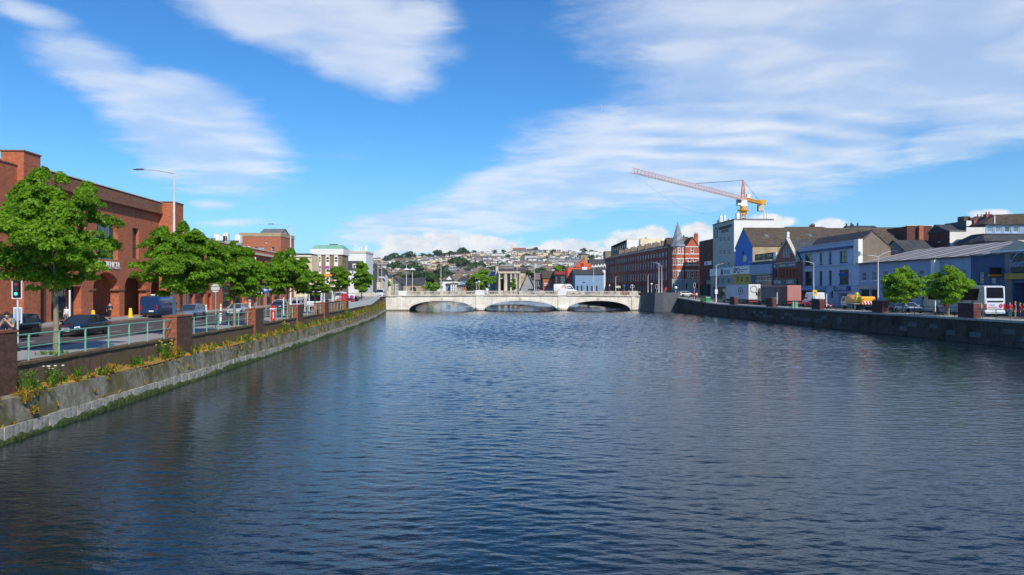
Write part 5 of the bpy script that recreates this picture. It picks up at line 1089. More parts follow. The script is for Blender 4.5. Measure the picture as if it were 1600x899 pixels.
# blue car park building
fr = FR(69, 1248, 1342)
b = Bld('car_park_building', 'three storey blue rendered building with a car park entrance and dark framed windows', 'building', fr, 5.8, 2.7)
X = fr.x; zt = 14.55
ops = [b.pw(*q, CASE if q[1] - q[0] > 8 else SLIM, 'trim_dk', rev=.2) for q in ((1257.2, 1270, 397.5, 415), (1280.6, 1285.6, 395.5, 413.4), (1295, 1300, 394.2, 412.2), (1312, 1324, 392.4, 410.3), (1257.2, 1269.3, 424.5, 446), (1280.3, 1284.8, 423.7, 445.5), (1295, 1299.4, 423, 445), (1311.3, 1326, 421.6, 444.2))]
ops += [b.pw(1253, 1289, 455, 472, SHOP), b.pw(1297.5, 1303, 454.5, 466, SHOP, rise=.7), b.pw(1310, 1324.5, 455.5, 476, None, rev=2.5)]
ops[-1]['z'] = 2.72
b.facade('front', zt, ops, M['blue']); b.shell(10.4, M['brown'], ('left', 'back'))
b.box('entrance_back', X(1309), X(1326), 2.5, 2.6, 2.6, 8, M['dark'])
b.box('parapet_coping', -.1, fr.W + .1, -.25, .45, zt + .003, zt + .18, M['blue']); b.box('cornice', .02, X(1333), -.35, -.004, 13.35, 13.75, M['blue3']); b.box('string_band', .02, fr.W - .02, -.12, -.004, 10.28, 10.42, M['blue2']); b.box('string_band', .02, fr.W - .02, -.14, -.004, 6.42, 6.6, M['blue2'])
b.box('end_pilaster', X(1336.6), fr.W + .35, -.3, .5, 10.2, zt + .25, M['white']); b.box('fascia', X(1251), X(1290.5), -.5, -.004, fr.z(1270, 453.8), fr.z(1270, 448.6), M['signgrey'])
b.box('sign_board', X(1305), X(1329), -.35, -.004, fr.z(1317, 454.8), fr.z(1317, 447.4), M['navy']); text_mesh('lettering', 'CAR PARK', 1.0, M['sign_w'], b.root, (X(1317), -.38, fr.z(1317, 451) - 2.7), (R(90), 0, 0), .02, X(1325) - X(1309))
b.box('projecting_sign', X(1324.5), X(1324.5) + .15, -1.7, -.3, fr.z(1326, 431.5), fr.z(1326, 427), M['sign_b']); b.box('sign_plate', X(1321.5), X(1323.5), -.9, -.7, fr.z(1322, 431), fr.z(1322, 426.5), M['sign_w'])
W_ = fr.W; z_ = 2.7
MB().poly([(W_, 0, 10.0 - z_), (W_, 5.8, 10.0 - z_), (W_, 5.8, 13.4 - z_), (W_, 2.4, 16.25 - z_), (W_, 0, 14.4 - z_)]).build('gable_wall', M['brown'], b.root)
MB().prism([(.3, 14.35 - z_), (2.4, 16.4 - z_), (6.1, 13.3 - z_), (6.1, 13.1 - z_), (2.4, 16.2 - z_), (.3, 14.15 - z_)], 4.0, W_ + .12, axis='x').build('roof', M['slate'], b.root)
o = MB().lathe([(.05, -.25), (.35, -.1), (.35, .2), (.05, .35)], (W_ + .7, -.1, 12.4 - z_), 10).tube([(W_ + .3, .1, 12.2 - z_), (W_ + .7, -.1, 12.2 - z_)], .06, 6); o.build('wall_lamp', M['trim'], b.root)
# brown roofed house behind it
fr = FC(150, 1359, 1420); b = Bld('brown_roof_house', 'steep mossy brown slate roof standing behind the blue car park gable', 'house', fr, 9, 2.7); ze, zr_ = zpx(387, 150), zpx(358, 150)
b.facade('front', ze, [], M['beige']); b.shell(ze, M['beige']); MB().loft([[(-.2, -.3, ze - 2.7), (fr.W + .3, -.3, ze - 2.7), (fr.W + .3, 9.3, ze - 2.7), (-.2, 9.3, ze - 2.7)], [(-.2, 4.4, zr_ - 2.7), (fr.x(1402), 4.4, zr_ - 2.7), (fr.x(1402), 4.6, zr_ - 2.7), (-.2, 4.6, zr_ - 2.7)]], 0, True, False).build('roof', M['slate_br'], b.root)
b.box('fascia_board', 0, fr.W, -.36, -.303, ze - .35, ze - .02, M['trim_stone'])
# low blue warehouse with a striped sheet roof
fr = FR(69, 1342, 1517)
b = Bld('warehouse', 'long low blue warehouse with a striped grey sheet roof behind the small trees', 'building', fr, 11, 2.7)
X = fr.x; ops = [b.pw(p0, p1, y0, y1, ('trim', 1, 2, .1, 'glass_sky'), 'trim', rev=.16) for p0, p1, y0, y1 in ((1347, 1353.5, 425.2, 439), (1362.6, 1370, 424.5, 438.6), (1380.5, 1387, 423, 438), (1407, 1414, 423, 438), (1435, 1443.5, 422, 437.5), (1455, 1462, 421, 437.5), (1479.5, 1486.5, 420.5, 437.5), (1502.5, 1509.5, 419.5, 437))]
ops += [b.pw(1345, 1358, 453, 478, SHOP), b.pw(1361, 1371, 453, 478, SHOP), b.pw(1395, 1425, 452, 482, SHOP), b.pw(1440, 1475, 450, 486, SHOP)]
b.facade('front', 10.45, ops, M['blue2']); b.shell(10.45, M['grey'])
b.box('fascia', X(1333) if 0 else .1, X(1373), -.4, -.004, fr.z(1356, 451.4), fr.z(1356, 446.6), M['stone']); b.box('fascia', X(1436), X(1516), -.3, -.004, fr.z(1480, 446), fr.z(1480, 441), M['blue3']); b.box('flue', X(1463), X(1468.6), -.85, -.004, fr.z(1466, 432), fr.z(1466, 406.5), M['white'])
mb_l = MB().box(0, 1, 0, 1, 0, 1); NP = 46; pl = (fr.W + 12) / NP
for i in range(NP):
    x0_ = -.2 + i * pl; me = None
    c_ = 'sheet_lt' if i % 7 in (0, 1, 4) else 'sheet_dk'
    MB().add([(x0_ + .02, -.35, 10.5 - 2.7), (x0_ + pl - .02, -.35, 10.5 - 2.7), (x0_ + pl - .02, 11, 13.0 - 2.7), (x0_ + .02, 11, 13.0 - 2.7), (x0_ + .02, -.35, 10.42 - 2.7), (x0_ + pl - .02, -.35, 10.42 - 2.7), (x0_ + pl - .02, 11, 12.92 - 2.7), (x0_ + .02, 11, 12.92 - 2.7)], [(0, 1, 2, 3), (0, 4, 5, 1), (1, 5, 6, 2), (0, 3, 7, 4), (3, 2, 6, 7), (7, 6, 5, 4)]).build('roof_sheet', M[c_], b.root)
b.box('gutter', -.2, fr.W, -.5, -.36, 10.3, 10.48, M['trim_dk'])
# deep blue garage at the right edge
fr = FR(69, 1517, 1690)
b = Bld('garage', 'deep blue garage at the right edge with a dark doorway, yellow fascia and dark sign', 'building', fr, 12, 2.7)
X = fr.x
gw = ('trim_stone', 1, 3, .14, 'glass_sky')
ops = [b.pw(1530.4, 1537.2, 425.5, 443, gw, rev=.14), b.pw(1548, 1556, 425, 443, gw, rev=.14), b.pw(1584, 1640, 440, 490, None, rev=4.0)]; ops[-1]['z'] = 2.72
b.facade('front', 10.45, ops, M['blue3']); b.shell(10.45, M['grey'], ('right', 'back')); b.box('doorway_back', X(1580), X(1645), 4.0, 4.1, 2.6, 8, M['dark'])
b.box('grey_pier', X(1572), X(1582.5), -.16, -.004, 2.7, 10.4, M['stone_dk']); b.box('fascia', X(1575), X(1680), -.5, -.165, fr.z(1590, 436.5), fr.z(1590, 427.5), M['fascia_y']); b.box('sign_board', X(1583), X(1640), -.3, -.004, fr.z(1600, 425), fr.z(1600, 398.5), M['trim_dk'])
b.box('projecting_sign', X(1563.2), X(1563.2) + .2, -1.6, -.01, fr.z(1568, 434), fr.z(1568, 418), M['black']); b.box('sign_stripe', X(1563.2) - .03, X(1563.2) + .23, -1.63, -.012, fr.z(1568, 432), fr.z(1568, 429), M['orangep'])
sw = MB(); pts = [(X(1585.5) + 3.0 * t, fr.z(1590, 408.5) - 2.7 + 1.05 * math.sin(math.pi * t) ** .8) for t in [i / 14 for i in range(15)]]
sw.loft([[(x, -.305, z), (x, -.35, z), (x, -.35, z + .16), (x, -.305, z + .16)] for x, z in pts], 0, True, False); sw.build('sign_arc', M['signgrey'], b.root)
text_mesh('lettering', 'Benetti', 1.3, M['signgrey'], b.root, (X(1593.5), -.33, fr.z(1593, 412) - 2.7), (R(90), 0, 0), .02, 2.6)
b.box('sign_rule', X(1584.5), X(1594), -.33, -.303, fr.z(1590, 416.6), fr.z(1590, 415.6), M['signgrey']); b.box('roof', 0, fr.W, -.2, 12, 10.453, 10.62, M['sheet_dk'])
MB().prism([(X(1552), 10.7 - 2.7), (X(1640), 10.7 - 2.7), (X(1592), 12.05 - 2.7)], -.15, 3).build('pediment', M['trim_stone'], b.root); b.box('pediment_base', X(1550), X(1645), -.35, -.153, 10.625, 10.85, M['white'])
# the roofs and houses that rise behind
simple('slate_roof_house', 'grey slate roof behind the striped warehouse roof', 'house', 1414, 1462, 391, 374.5, 142, 8, 'grey', 'slate', z0=2.7)
b = simple('dark_brick_block', 'dark brick block with a lit orange brick chimney stack on the right skyline', 'building', 1417, 1456, 353.5, None, 150, 8, 'brick_dk', 'slate', z0=2.7); b.box('chimney_stack', b.fr.x(1433), b.fr.x(1439.5), -.8, 1.2, zpx(376, 150), zpx(353, 150), M['brick_or']); b.box('roof_edge', -.1, b.fr.W + .1, -.15, .3, zpx(353.4, 150), zpx(352.4, 150), M['trim_stone'])
fr = FC(140, 1484, 1553)
b = Bld('white_gable_house', 'big blank white rendered gable wall with stepped top on the right skyline', 'house', fr, 7, 2.7); zt = zpx(345, 140)
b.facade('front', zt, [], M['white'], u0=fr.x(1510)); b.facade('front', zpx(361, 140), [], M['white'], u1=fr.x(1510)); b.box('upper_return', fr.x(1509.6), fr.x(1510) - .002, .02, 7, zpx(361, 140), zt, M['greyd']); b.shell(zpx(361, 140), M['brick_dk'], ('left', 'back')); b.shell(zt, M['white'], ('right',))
b.box('roof', fr.x(1510), fr.W, .3, 7, zt - .3, zt - .05, M['roofgrey']); MB().add([(-.3, -.12, zpx(361.6, 140) - 2.7), (fr.x(1510) - .003, -.12, zpx(361.6, 140) - 2.7), (fr.x(1510) - .003, 4.5, zpx(348, 140) - 2.7), (-.3, 4.5, zpx(348, 140) - 2.7), (-.3, 7.2, zpx(361, 140) - 2.7), (fr.x(1510) - .003, 7.2, zpx(361, 140) - 2.7)], [(0, 1, 2, 3), (3, 2, 5, 4), (0, 3, 4), (1, 5, 2)]).build('roof', M['slate'], b.root)
b.facade('left', zpx(361, 140) - .01, [dict(x=3.2, z=zpx(376, 140), w=.9, h=1.3, style=SASH, sill='trim')], M['brick_dk'], d0=-.06, name='side_wall')
for p, h in ((1516, 1.0), (1523, .7), (1532, .8)): b.box('roof_plant', fr.x(p), fr.x(p) + 1.2, 2, 4, zt - .3, zt + h, M['slate_br'])
b.chimney(fr.x(1552) - .4, 3.5, zt - .5, zpx(337, 140), 1.3, 1.0, M['brown'], 2)
fr = FC(128, 1539, 1680)
b = Bld('dormer_house', 'dark slate house with a row of pale blue dormers at the right edge', 'house', fr, 9, 2.7); ze = zpx(377, 128)
b.facade('front', ze, [], M['greyd']); b.shell(ze, M['greyd']); z_ = 2.7
MB().loft([[(-.3, -.4, ze - z_), (fr.W, -.4, ze - z_), (fr.W, 9.4, ze - z_), (-.3, 9.4, ze - z_)], [(1.6, 3.0, zpx(363, 128) - z_), (fr.W, 3.0, zpx(363, 128) - z_), (fr.W, 6.5, zpx(363, 128) - z_), (1.6, 6.5, zpx(363, 128) - z_)]], 0, True, False).build('roof', M['slate'], b.root)
b.facade('front', zpx(349.5, 128), [b.pw(p, p + 9.5, 351, 361.5, ('trim', 1, 1, .1, 'glass_sky'), rev=.14) for p in (1556, 1569.5, 1584, 1598)], M['bluest'], z0=zpx(364, 128), u0=fr.x(1553), d0=2.4, name='dormer_wall')
b.box('upper_roof', fr.x(1552), fr.W, 2.0, 8, zpx(349.3, 128), zpx(348, 128), M['slate']); MB().prism([(fr.x(1558), zpx(348, 128) - z_), (fr.x(1578), zpx(332, 128) - z_), (fr.W, zpx(328, 128) - z_), (fr.W, zpx(348, 128) - z_)], 4, 8).build('upper_gable', M['slate_br'], b.root)
b.box('white_verge', fr.x(1576), fr.x(1577.5), 3.8, 3.99, zpx(347, 128), zpx(334, 128), M['white']); b.chimney(fr.x(1578), 6, zpx(345, 128), zpx(331, 128), 1.0, .9, M['brick_cas'], 2); b.chimney(fr.x(1566), 7.5, zpx(348, 128), zpx(339, 128), .8, .7, M['brick_cas'], 2)
b = simple('dark_roof_house', 'broad dark slate roof on the skyline behind the long brown roof', 'house', 1334, 1378, 362, 351.5, 215, 10, 'greyd', 'slate', z0=3); 
for p, y in ((1325, 349), (1332.5, 348), (1335, 350), (1342.5, 348.5)): MB().tube([(b.fr.x(p), 1, zpx(362, 215) - 3), (b.fr.x(p), 1, zpx(y, 215) - 3)], .22, 6).build('flue_pipe', M['slate'], b.root)
simple('dark_roof_house', 'lower dark slate roof to the right on the skyline, next to the dark brick block', 'house', 1376, 1417, 365, 354, 210, 10, 'greyd', 'slate', z0=3)
b = simple('ridge_house', 'far slate ridge with a small brick chimney above the long brown roof', 'house', 1236, 1292, 357.5, 353.5, 250, 9, 'brick_or', 'slate_br', z0=3, chim=((1276, 357, 351.5), (1278.5, 357, 350)))
simple('slate_shed', 'low slate roofed shed between the casino gable and the blue parapet', 'building', 1233, 1262, 395, 383.5, 181, 6, 'greyd', 'slate', z0=3)
# ------------------------------------------------------------------ tower crane behind the hotel
cY = 240.0; c0 = CP(1161.5, cY, 4.0)
cr = thing('tower_crane', 'faded red and yellow tower crane with a very long jib above the white hotel', 'crane', c0, 0)
def lattice(mb, A, B, n, w_, h, up=True, r=.09):
    """three chord truss from A to B"""
    A, B = Vector(A), Vector(B); d = (B - A).normalized(); s = d.cross(Vector((0, 0, 1))).normalized() * w_ / 2; u = Vector((0, 0, h))
    P_ = lambda t: A + (B - A) * t
    for off in (s, -s, u): mb.tube([A + off, B + off], r * 1.5, 5)
    for i in range(n):
        t0, t1, tm = i / n, (i + 1) / n, (i + .5) / n
        for q in (s, -s): mb.tube([P_(t0) + q, P_(tm) + u, P_(t1) + q], r, 4, caps=False)
        mb.tube([P_(t0) + s, P_(t0) - s], r, 4, caps=False); mb.tube([P_(t0) + s, P_(t1) - s], r * .8, 4, caps=False)
zj = zpx(312.5, cY) - 4
jd = Vector((-.616, -.788, 0)).normalized()
tip = CP(988, 184.0); tip = Vector((tip.x - c0.x, tip.y - c0.y, zj)); jd = Vector((tip.x, tip.y, 0)).normalized()
mb = MB(); lattice(mb, jd * 1.2 + Vector((0, 0, zj)), tip, 38, 1.15, 1.15, r=.045); mb.build('jib', M['crane_r'], cr)
cj = -jd * 17.5
mb = MB(); lattice(mb, Vector((0, 0, zj)) - jd * 1.2, cj + Vector((0, 0, zj)), 9, 1.3, .9, r=.11); mb.build('counter_jib', M['crane_y'], cr)
mb = MB(); rot = math.atan2(jd.y, jd.x); c_ = cj * .86 + Vector((0, 0, zj)); 
mb.box(c_.x - .9, c_.x + .9, c_.y - .9, c_.y + .9, c_.z - 2.3, c_.z - .2); mb.build('counterweight', M['stone'], cr)
c2 = cj * .95 + Vector((0, 0, zj)); MB().box(c2.x - 1, c2.x + 1, c2.y - .8, c2.y + .8, c2.z + .1, c2.z + 1.5).build('winch', M['crane_y'], cr)
c3 = cj * .25 + Vector((0, 0, zj)); MB().box(c3.x - .6, c3.x + .6, c3.y - .5, c3.y + .5, c3.z + .9, c3.z + 2.2).build('control_box', M['white'], cr)
def mast(mb, z0, z1, w_, n, r=.11, top=None):
    top = top or w_
    for sx, sy in ((-1, -1), (1, -1), (1, 1), (-1, 1)): mb.tube([(sx * w_ / 2, sy * w_ / 2, z0), (sx * top / 2, sy * top / 2, z1)], r * 1.4, 5)
    cs = ((-1, -1), (1, -1), (1, 1), (-1, 1))
    for i in range(n):
        za, zb = z0 + (z1 - z0) * i / n, z0 + (z1 - z0) * (i + 1) / n; wa, wb = w_ + (top - w_) * i / n, w_ + (top - w_) * (i + 1) / n
        for k in range(4):
            p, q = cs[k], cs[(k + 1) % 4]; 
            if i % 2: p, q = q, p
            mb.tube([(p[0] * wa / 2, p[1] * wa / 2, za), (q[0] * wb / 2, q[1] * wb / 2, zb)], r, 4, caps=False); mb.tube([(p[0] * wa / 2, p[1] * wa / 2, za), (q[0] * wa / 2, q[1] * wa / 2, za)], r, 4, caps=False)
mb = MB(); mast(mb, 0, zpx(333, cY) - 4, 1.9, 16, .13); mb.build('mast', M['crane_r'], cr)
mb = MB(); mast(mb, zj, zpx(281.5, cY) - 4, 1.2, 5, .10, .35); mb.build('apex_tower', M['crane_r'], cr)
zs = zpx(329, cY) - 4; MB().lathe([(1.0, -1.3), (1.05, -.3), (1.7, -.2), (1.7, .2), (1.0, .3), (1.0, 1.15)], (0, 0, zs), 14, 0, False).build('slewing_ring', M['crane_y'], cr)
MB().box(-.95, .95, -.95, .95, zs + 1.2, zj - .1).build('turntable', M['white'], cr); o = MB().box(-2.2, -.96, -1.6, .3, zs + 1.5, zs + 3.4).build('cab', M['white'], cr); MB().box(-2.23, -1.1, -1.65, -.6, zs + 2.2, zs + 3.2).build('cab_window', M['glass'], o)
za = zpx(282, cY) - 4
MB().tube([(0, 0, za), tip * .49 + Vector((0, 0, zj * .51 + 1.3))], .07, 5).build('tie_rod', M['trim_dk'], cr); MB().tube([(0, 0, za), cj * .8 + Vector((0, 0, zj + .8))], .05, 5).build('tie_rod', M['trim_dk'], cr)
pts = [tip * t + Vector((0, 0, zj * (1 - t) - .3 - 7.5 * math.sin(math.pi * t) * (1 - t * .3))) for t in [1 - i / 12 * .92 for i in range(13)]]
MB().tube(pts, .02, 4).build('cable', M['metal'], cr); h0 = jd * 5 + Vector((0, 0, zj)); MB().tube([h0, h0 - Vector((0, 0, 13))], .04, 5).build('hoist_rope', M['trim_dk'], cr); MB().box(h0.x - .35, h0.x + .35, h0.y - .25, h0.y + .25, h0.z - 13.9, h0.z - 12.9).build('hook_block', M['crane_r'], cr)
# ------------------------------------------------------------------ trees
def leaf_cloud(name, mat, centers, nrm, size, par, asp=1.5, droop=.25):
    """many small leaf faces; one rhombus each"""
    n = len(centers)
    up = np.array([0, 0, 1.0]); nr = nrm * .55 + up * .4 + rng.normal(0, .6, (n, 3)); nr /= np.linalg.norm(nr, axis=1, keepdims=True)
    t = rng.normal(0, 1, (n, 3)); t -= nr * np.sum(t * nr, 1, keepdims=True); t /= np.linalg.norm(t, axis=1, keepdims=True); t[:, 2] -= droop * .3
    bta = np.cross(nr, t); s = size * rng.uniform(.6, 1.3, (n, 1))
    v = np.empty((n, 4, 3)); v[:, 0] = centers - t * s * asp * .5; v[:, 1] = centers + bta * s * .5 + nr * s * .08; v[:, 2] = centers + t * s * asp * .5 - up * s * droop; v[:, 3] = centers - bta * s * .5 + nr * s * .08
    me = bpy.data.meshes.new(name); me.vertices.add(n * 4); me.vertices.foreach_set('co', v.reshape(-1).astype(np.float32))
    me.loops.add(n * 4); me.loops.foreach_set('vertex_index', np.arange(n * 4, dtype=np.int32)); me.polygons.add(n); me.polygons.foreach_set('loop_start', np.arange(0, n * 4, 4, dtype=np.int32))
    me.materials.append(mat); me.update(); me.validate()
    return obj(name, me, par)
def crown_points(c, rad, nclump, nleaf, shell=.5, clump=.30, flat=.5):
    c = np.array(c); rad = np.array(rad, float)
    d = rng.normal(0, 1, (nclump, 3)); d /= np.linalg.norm(d, axis=1, keepdims=True); rr = rng.uniform(shell, 1, (nclump, 1)) ** .7
    cc = c + d * rr * rad * np.array([1, 1, 1]); P = []; N = []
    cs = clump * rad.mean() * rng.uniform(.5, 1.45, nclump); w_ = cs ** 2 / np.sum(cs ** 2)
    for k in range(nclump):
        m = max(6, int(nleaf * w_[k])); q = rng.normal(0, 1, (m, 3)); q /= np.linalg.norm(q, axis=1, keepdims=True); q[:, 2] = np.where(q[:, 2] < -.2, -q[:, 2] * .5, q[:, 2]); r_ = rng.uniform(.45, 1, (m, 1)) ** .5
        off = q * r_ * cs[k] * np.array([1.15, 1.15, flat]); P.append(cc[k] + off); N.append(q + d[k] * .4)
    return np.concatenate(P), np.concatenate(N), cc
def tree(label, base, top, rad, z_low, nleaf, leaf, mat, nclump=60, group=None, trunk_r=.115, name='street_tree', lean=(0, 0), shell=.45, clump=.3, cone=0.0, bark='bark', flat=.5):
    r = thing(name, label, 'tree', base, 0, group); H = top - base.z; zl = z_low - base.z; cz_ = (H + zl) / 2
    P, N, cc = crown_points((lean[0], lean[1], cz_), (rad, rad, (H - zl) / 2), nclump, nleaf, shell, clump, flat)
    if cone:
        k = 1 - cone * np.clip((P[:, 2] - cz_) / (H - cz_), 0, 1); P[:, 0] = lean[0] + (P[:, 0] - lean[0]) * k; P[:, 1] = lean[1] + (P[:, 1] - lean[1]) * k
        k = 1 - cone * np.clip((cc[:, 2] - cz_) / (H - cz_), 0, 1); cc[:, 0] *= k; cc[:, 1] *= k
    leaf_cloud('crown', mat, P, N, leaf, r)
    mb = MB(); ztk = zl + (H - zl) * .72
    mb.tube([(0, 0, -.1), (.02, .01, zl * .5), (lean[0] * .3, lean[1] * .3, zl), (lean[0] * .8, lean[1] * .8, cz_), (lean[0], lean[1], ztk)], [trunk_r * 1.15, trunk_r, trunk_r * .85, trunk_r * .55, trunk_r * .2], 10)
    for k in range(min(len(cc), 16)):
        q = Vector(cc[k]); z0 = min(zl * .95 + (q.z - zl) * .35, ztk * .9); z0 = max(zl * .9, z0)
        st = Vector((lean[0] * .5, lean[1] * .5, z0)); mid = st.lerp(q, .5) + Vector((0, 0, (q - st).length * .08))
        mb.tube([st, mid, q], [trunk_r * .38, trunk_r * .24, trunk_r * .08], 5)
    mb.build('trunk', M[bark], r); return r
G1 = 'maple trees along the left quay pavement'
def lt(px, top_py, rad, low_py, nleaf, leaf, label, a=19.9, **k):
    Y = LY(a, px); p = QP(Y, a - 17.45, gl(Y)); p = LP(a, Y, gl(Y)); return tree(label, p, zpx(top_py, Y), rad, zpx(low_py, Y), int(nleaf * 4.6), leaf * .7, M['leaf'], group=G1, **k)
lt(87, 259, 2.9, 466, 11500, .165, 'big green maple nearest the camera on the left pavement, pale mossy trunk', nclump=190, trunk_r=.125, cone=.5, shell=.26, clump=.165, flat=.95)
lt(283, 352, 3.2, 470, 8200, .18, 'second green maple on the left, beside the tall street lamp', nclump=150, cone=.45, shell=.26, clump=.17, flat=.95)
lt(366, 377, 2.2, 468, 5000, .2, 'third green maple on the left, behind the round white sign back', nclump=100, cone=.35, clump=.19, shell=.22, flat=.95)
lt(398, 402, 1.9, 466, 3500, .22, 'small green maple between two larger ones on the left pavement', nclump=60, clump=.25, shell=.22, flat=.62)
lt(449, 393, 2.9, 463, 5000, .25, 'fourth large green maple on the left, in front of the far shop row', nclump=110, clump=.19, cone=.35, shell=.22, flat=.95)
lt(492, 425, 1.9, 462, 2200, .27, 'smaller maple left of the green roofed office', nclump=50, clump=.25, shell=.22)
lt(531, 414, 1.75, 458, 2600, .28, 'thin open crowned tree in front of the brown office piers', nclump=64, a=20.4, cone=.3, clump=.24, shell=.2, flat=.85)
lt(565, 409, 2.2, 459, 3600, .30, 'last maple on the left quay, in front of the small white dormer house', nclump=90, a=20.6, cone=.4, clump=.24, shell=.2, flat=.9)
def rt_(px, b_, top_py, rad, low_py, nleaf, leaf, label, **k):
    Y = RY(b_, px); p = RP(b_, Y, gr(Y)); return tree(label, p, zpx(top_py, Y), rad, zpx(low_py + 4, Y), int(nleaf * 3.6), leaf * .72, M['leaf_lt'], group='round crowned trees on the right quay', **k)
rt_(1411, 57.6, 419, 2.75, 473, 5200, .25, 'round bright green tree on the right quay beside the silver estate car', nclump=170, shell=.2, clump=.2, flat=1.0)
rt_(1482, 57.3, 421, 2.35, 473, 4600, .24, 'bright green tree on the right quay in front of the white coach', nclump=130, shell=.2, clump=.21, flat=1.0)
G2 = 'trees behind the bridge'
def bt(px, Y, top, low, wpx, mat, label, n=2600, leaf=.55, z0=4.0, **k): return tree(label, CP(px, Y, z0), zpx(top, Y), wpx / 2 * Y / F, zpx(low, Y), n, leaf, M[mat], nclump=k.pop('nclump', 40), group=G2, name='tree', trunk_r=.25, shell=.2, flat=.75, **k)
bt(751, 305, 424, 455, 42, 'leaf_lt', 'large light green tree behind the middle of the bridge', 5200, .5, nclump=60)
bt(735, 300, 438, 456, 14, 'leaf_dk', 'dark shrub at the left foot of the large light green tree', 900)
bt(675, 300, 442, 456, 29, 'leaf_lt', 'round bright green bush behind the left bridge arch', 2400, .45, z0=3.5)
bt(802, 290, 436, 456, 9, 'leaf', 'slim green tree in front of the church columns', 900, .4)
bt(667, 420, 426, 449, 46, 'leaf_dk', 'broad dark green tree mass above the slate hall', 4200, .7, nclump=60)
bt(645, 430, 428, 448, 26, 'leaf_dk', 'dark green tree left of the broad dark tree mass', 1800, .7)
bt(872, 330, 416, 432, 17, 'leaf_lt', 'bright green tree above the dark red theatre', 1500, .5, nclump=26)
bt(827, 350, 421, 436, 16, 'leaf_dk', 'dark tree above the church roof end', 1300, .6, nclump=22)
bt(726, 480, 436, 446, 18, 'leaf_dk', 'dark low tree right of the small pale blue house', 900, .7, nclump=20)
bt(606, 300, 438, 452, 10, 'leaf', 'small green tree between the tall poles at the bridge end', 700, .4, nclump=16)
# trees on the hill: three grown once, copied
G3 = 'trees on the far hillside'
proto = []
for i in range(3):
    t = tree('dark rounded tree among the hillside houses', CP(700, 900, hz(CP(700, 900).x, 900) - 1), hz(CP(700, 900).x, 900) + 9 + i * 1.5, 5.0 + i, hz(CP(700, 900).x, 900) + 1.5, 900, 1.2, M['leaf_far'], nclump=26, group=G3, name='tree', trunk_r=.3, shell=.25, clump=.34, flat=.8); proto.append(t)
tr_ = random.Random(3); used = set()
spots = [(610, 1290, 1.5), (616, 1300, 1.7), (605, 1260, 1.2), (626, 1310, 1.3), (635, 1320, 1.5), (642, 1320, 1.5), (648, 1325, 1.1), (661, 1320, 1.2), (670, 1330, .9), (676, 1325, .8), (683, 1330, 1.6), (688, 1320, 1.2), (698, 1335, 1.0), (705, 1335, 1.2), (722, 1335, 1.5), (727, 1335, 1.6), (714, 1330, 1.0), (740, 1338, .9), (752, 1338, .8), (773, 1338, .9), (787, 1338, .8), (826, 1338, 1.0), (831, 1338, .9), (836, 1338, 1.1), (842, 1338, .9), (850, 1338, .8), (865, 1338, .8), (880, 1335, .7), (912, 1335, 1.3), (925, 1335, .9)]
for _ in range(130):
    px = tr_.uniform(575, 950); spots.append((px, 530 * (1300 / 530) ** tr_.random(), tr_.uniform(.4, .85)))
for px, Y in ((712, 1050), (718, 1060), (706, 1040), (711, 980), (724, 960), (730, 930), (738, 900), (745, 880), (752, 870), (640, 800), (652, 780), (600, 700), (596, 820), (620, 900), (660, 690), (690, 650)): spots.append((px + tr_.uniform(-3, 3), Y, tr_.uniform(.8, 1.25)))
for i, (px, Y, s) in enumerate(spots):
    p = CP(px, Y); p.z = hz(p.x, p.y) - 1.0; j = i % 3; s *= .8 if Y > 1250 else 1.0
    lb = 'dark rounded tree on the hill skyline, ' + where(px, Y)[8:] if Y > 1250 else 'dark rounded tree among hillside houses, ' + where(px, Y)
    if j not in used: used.add(j); t = proto[j]; t.location = p; t.scale = (s,) * 3; t['label'] = lb; t.rotation_euler = (0, 0, i)
    else: copy_tree(proto[j], p, i * 1.3, lb, None, s)
# ------------------------------------------------------------------ growth on the left ledge
def tuft(mb, base, n, h, spread, mi=0, wd=.03):
    for _ in range(n):
        a = random.uniform(0, 6.283); d = Vector((math.cos(a), math.sin(a), 0)); t = Vector((-d.y, d.x, 0)) * wd * random.uniform(.6, 1.4); hh = h * random.uniform(.5, 1.1); s = spread * random.uniform(.2, 1)
        p = Vector(base) + d * random.uniform(0, spread * .25)
        mb.add([p - t, p + t, p + d * s * .45 + Vector((0, 0, hh * .7)) + t * .8, p + d * s * .45 + Vector((0, 0, hh * .7)) - t * .8, p + d * s + Vector((0, 0, hh))], [(0, 1, 2, 3), (3, 2, 4)], mi)
mw = MB(); wr = random.Random(2)
for y in np.arange(31.5, 200, .2):
    dens = .5 + .5 * math.sin(y * .55) * math.sin(y * .17 + 1); 
    if wr.random() > .35 + .7 * dens: continue
    mi = 0 if wr.random() < .5 else 1
    tuft(mw, QP(y, .45 + wr.uniform(-.25, .25), 1.66), wr.randint(6, 16), wr.uniform(.12, .42) * (1 + y / 120), wr.uniform(.12, .3), mi, .022 + y * .0003)
for y in np.arange(24, 200, .8):
    if wr.random() < .4: tuft(mw, QP(y, .06, wr.uniform(.4, 1.5)), 8, .18 + y / 500, .22, wr.choice([0, 1, 1]), .025)
    if wr.random() < .55:      # growth hanging over the edge
        for _ in range(3): tuft(mw, QP(y + wr.uniform(-.3, .3), .2, 1.6), 7, -.28 * wr.random() - .05, .3, wr.choice([0, 1, 1]), .022); tuft(mw, QP(y + wr.uniform(-.3, .3), .28, 1.64), 7, .16, .34, wr.choice([0, 1, 1]), .022)
tag(mw.build('ledge_weeds', [M['weed_g'], M['weed_y']], raw=True), 'low green and dry yellow weeds growing along the ledge of the left quay wall', 'weeds', kind='stuff')
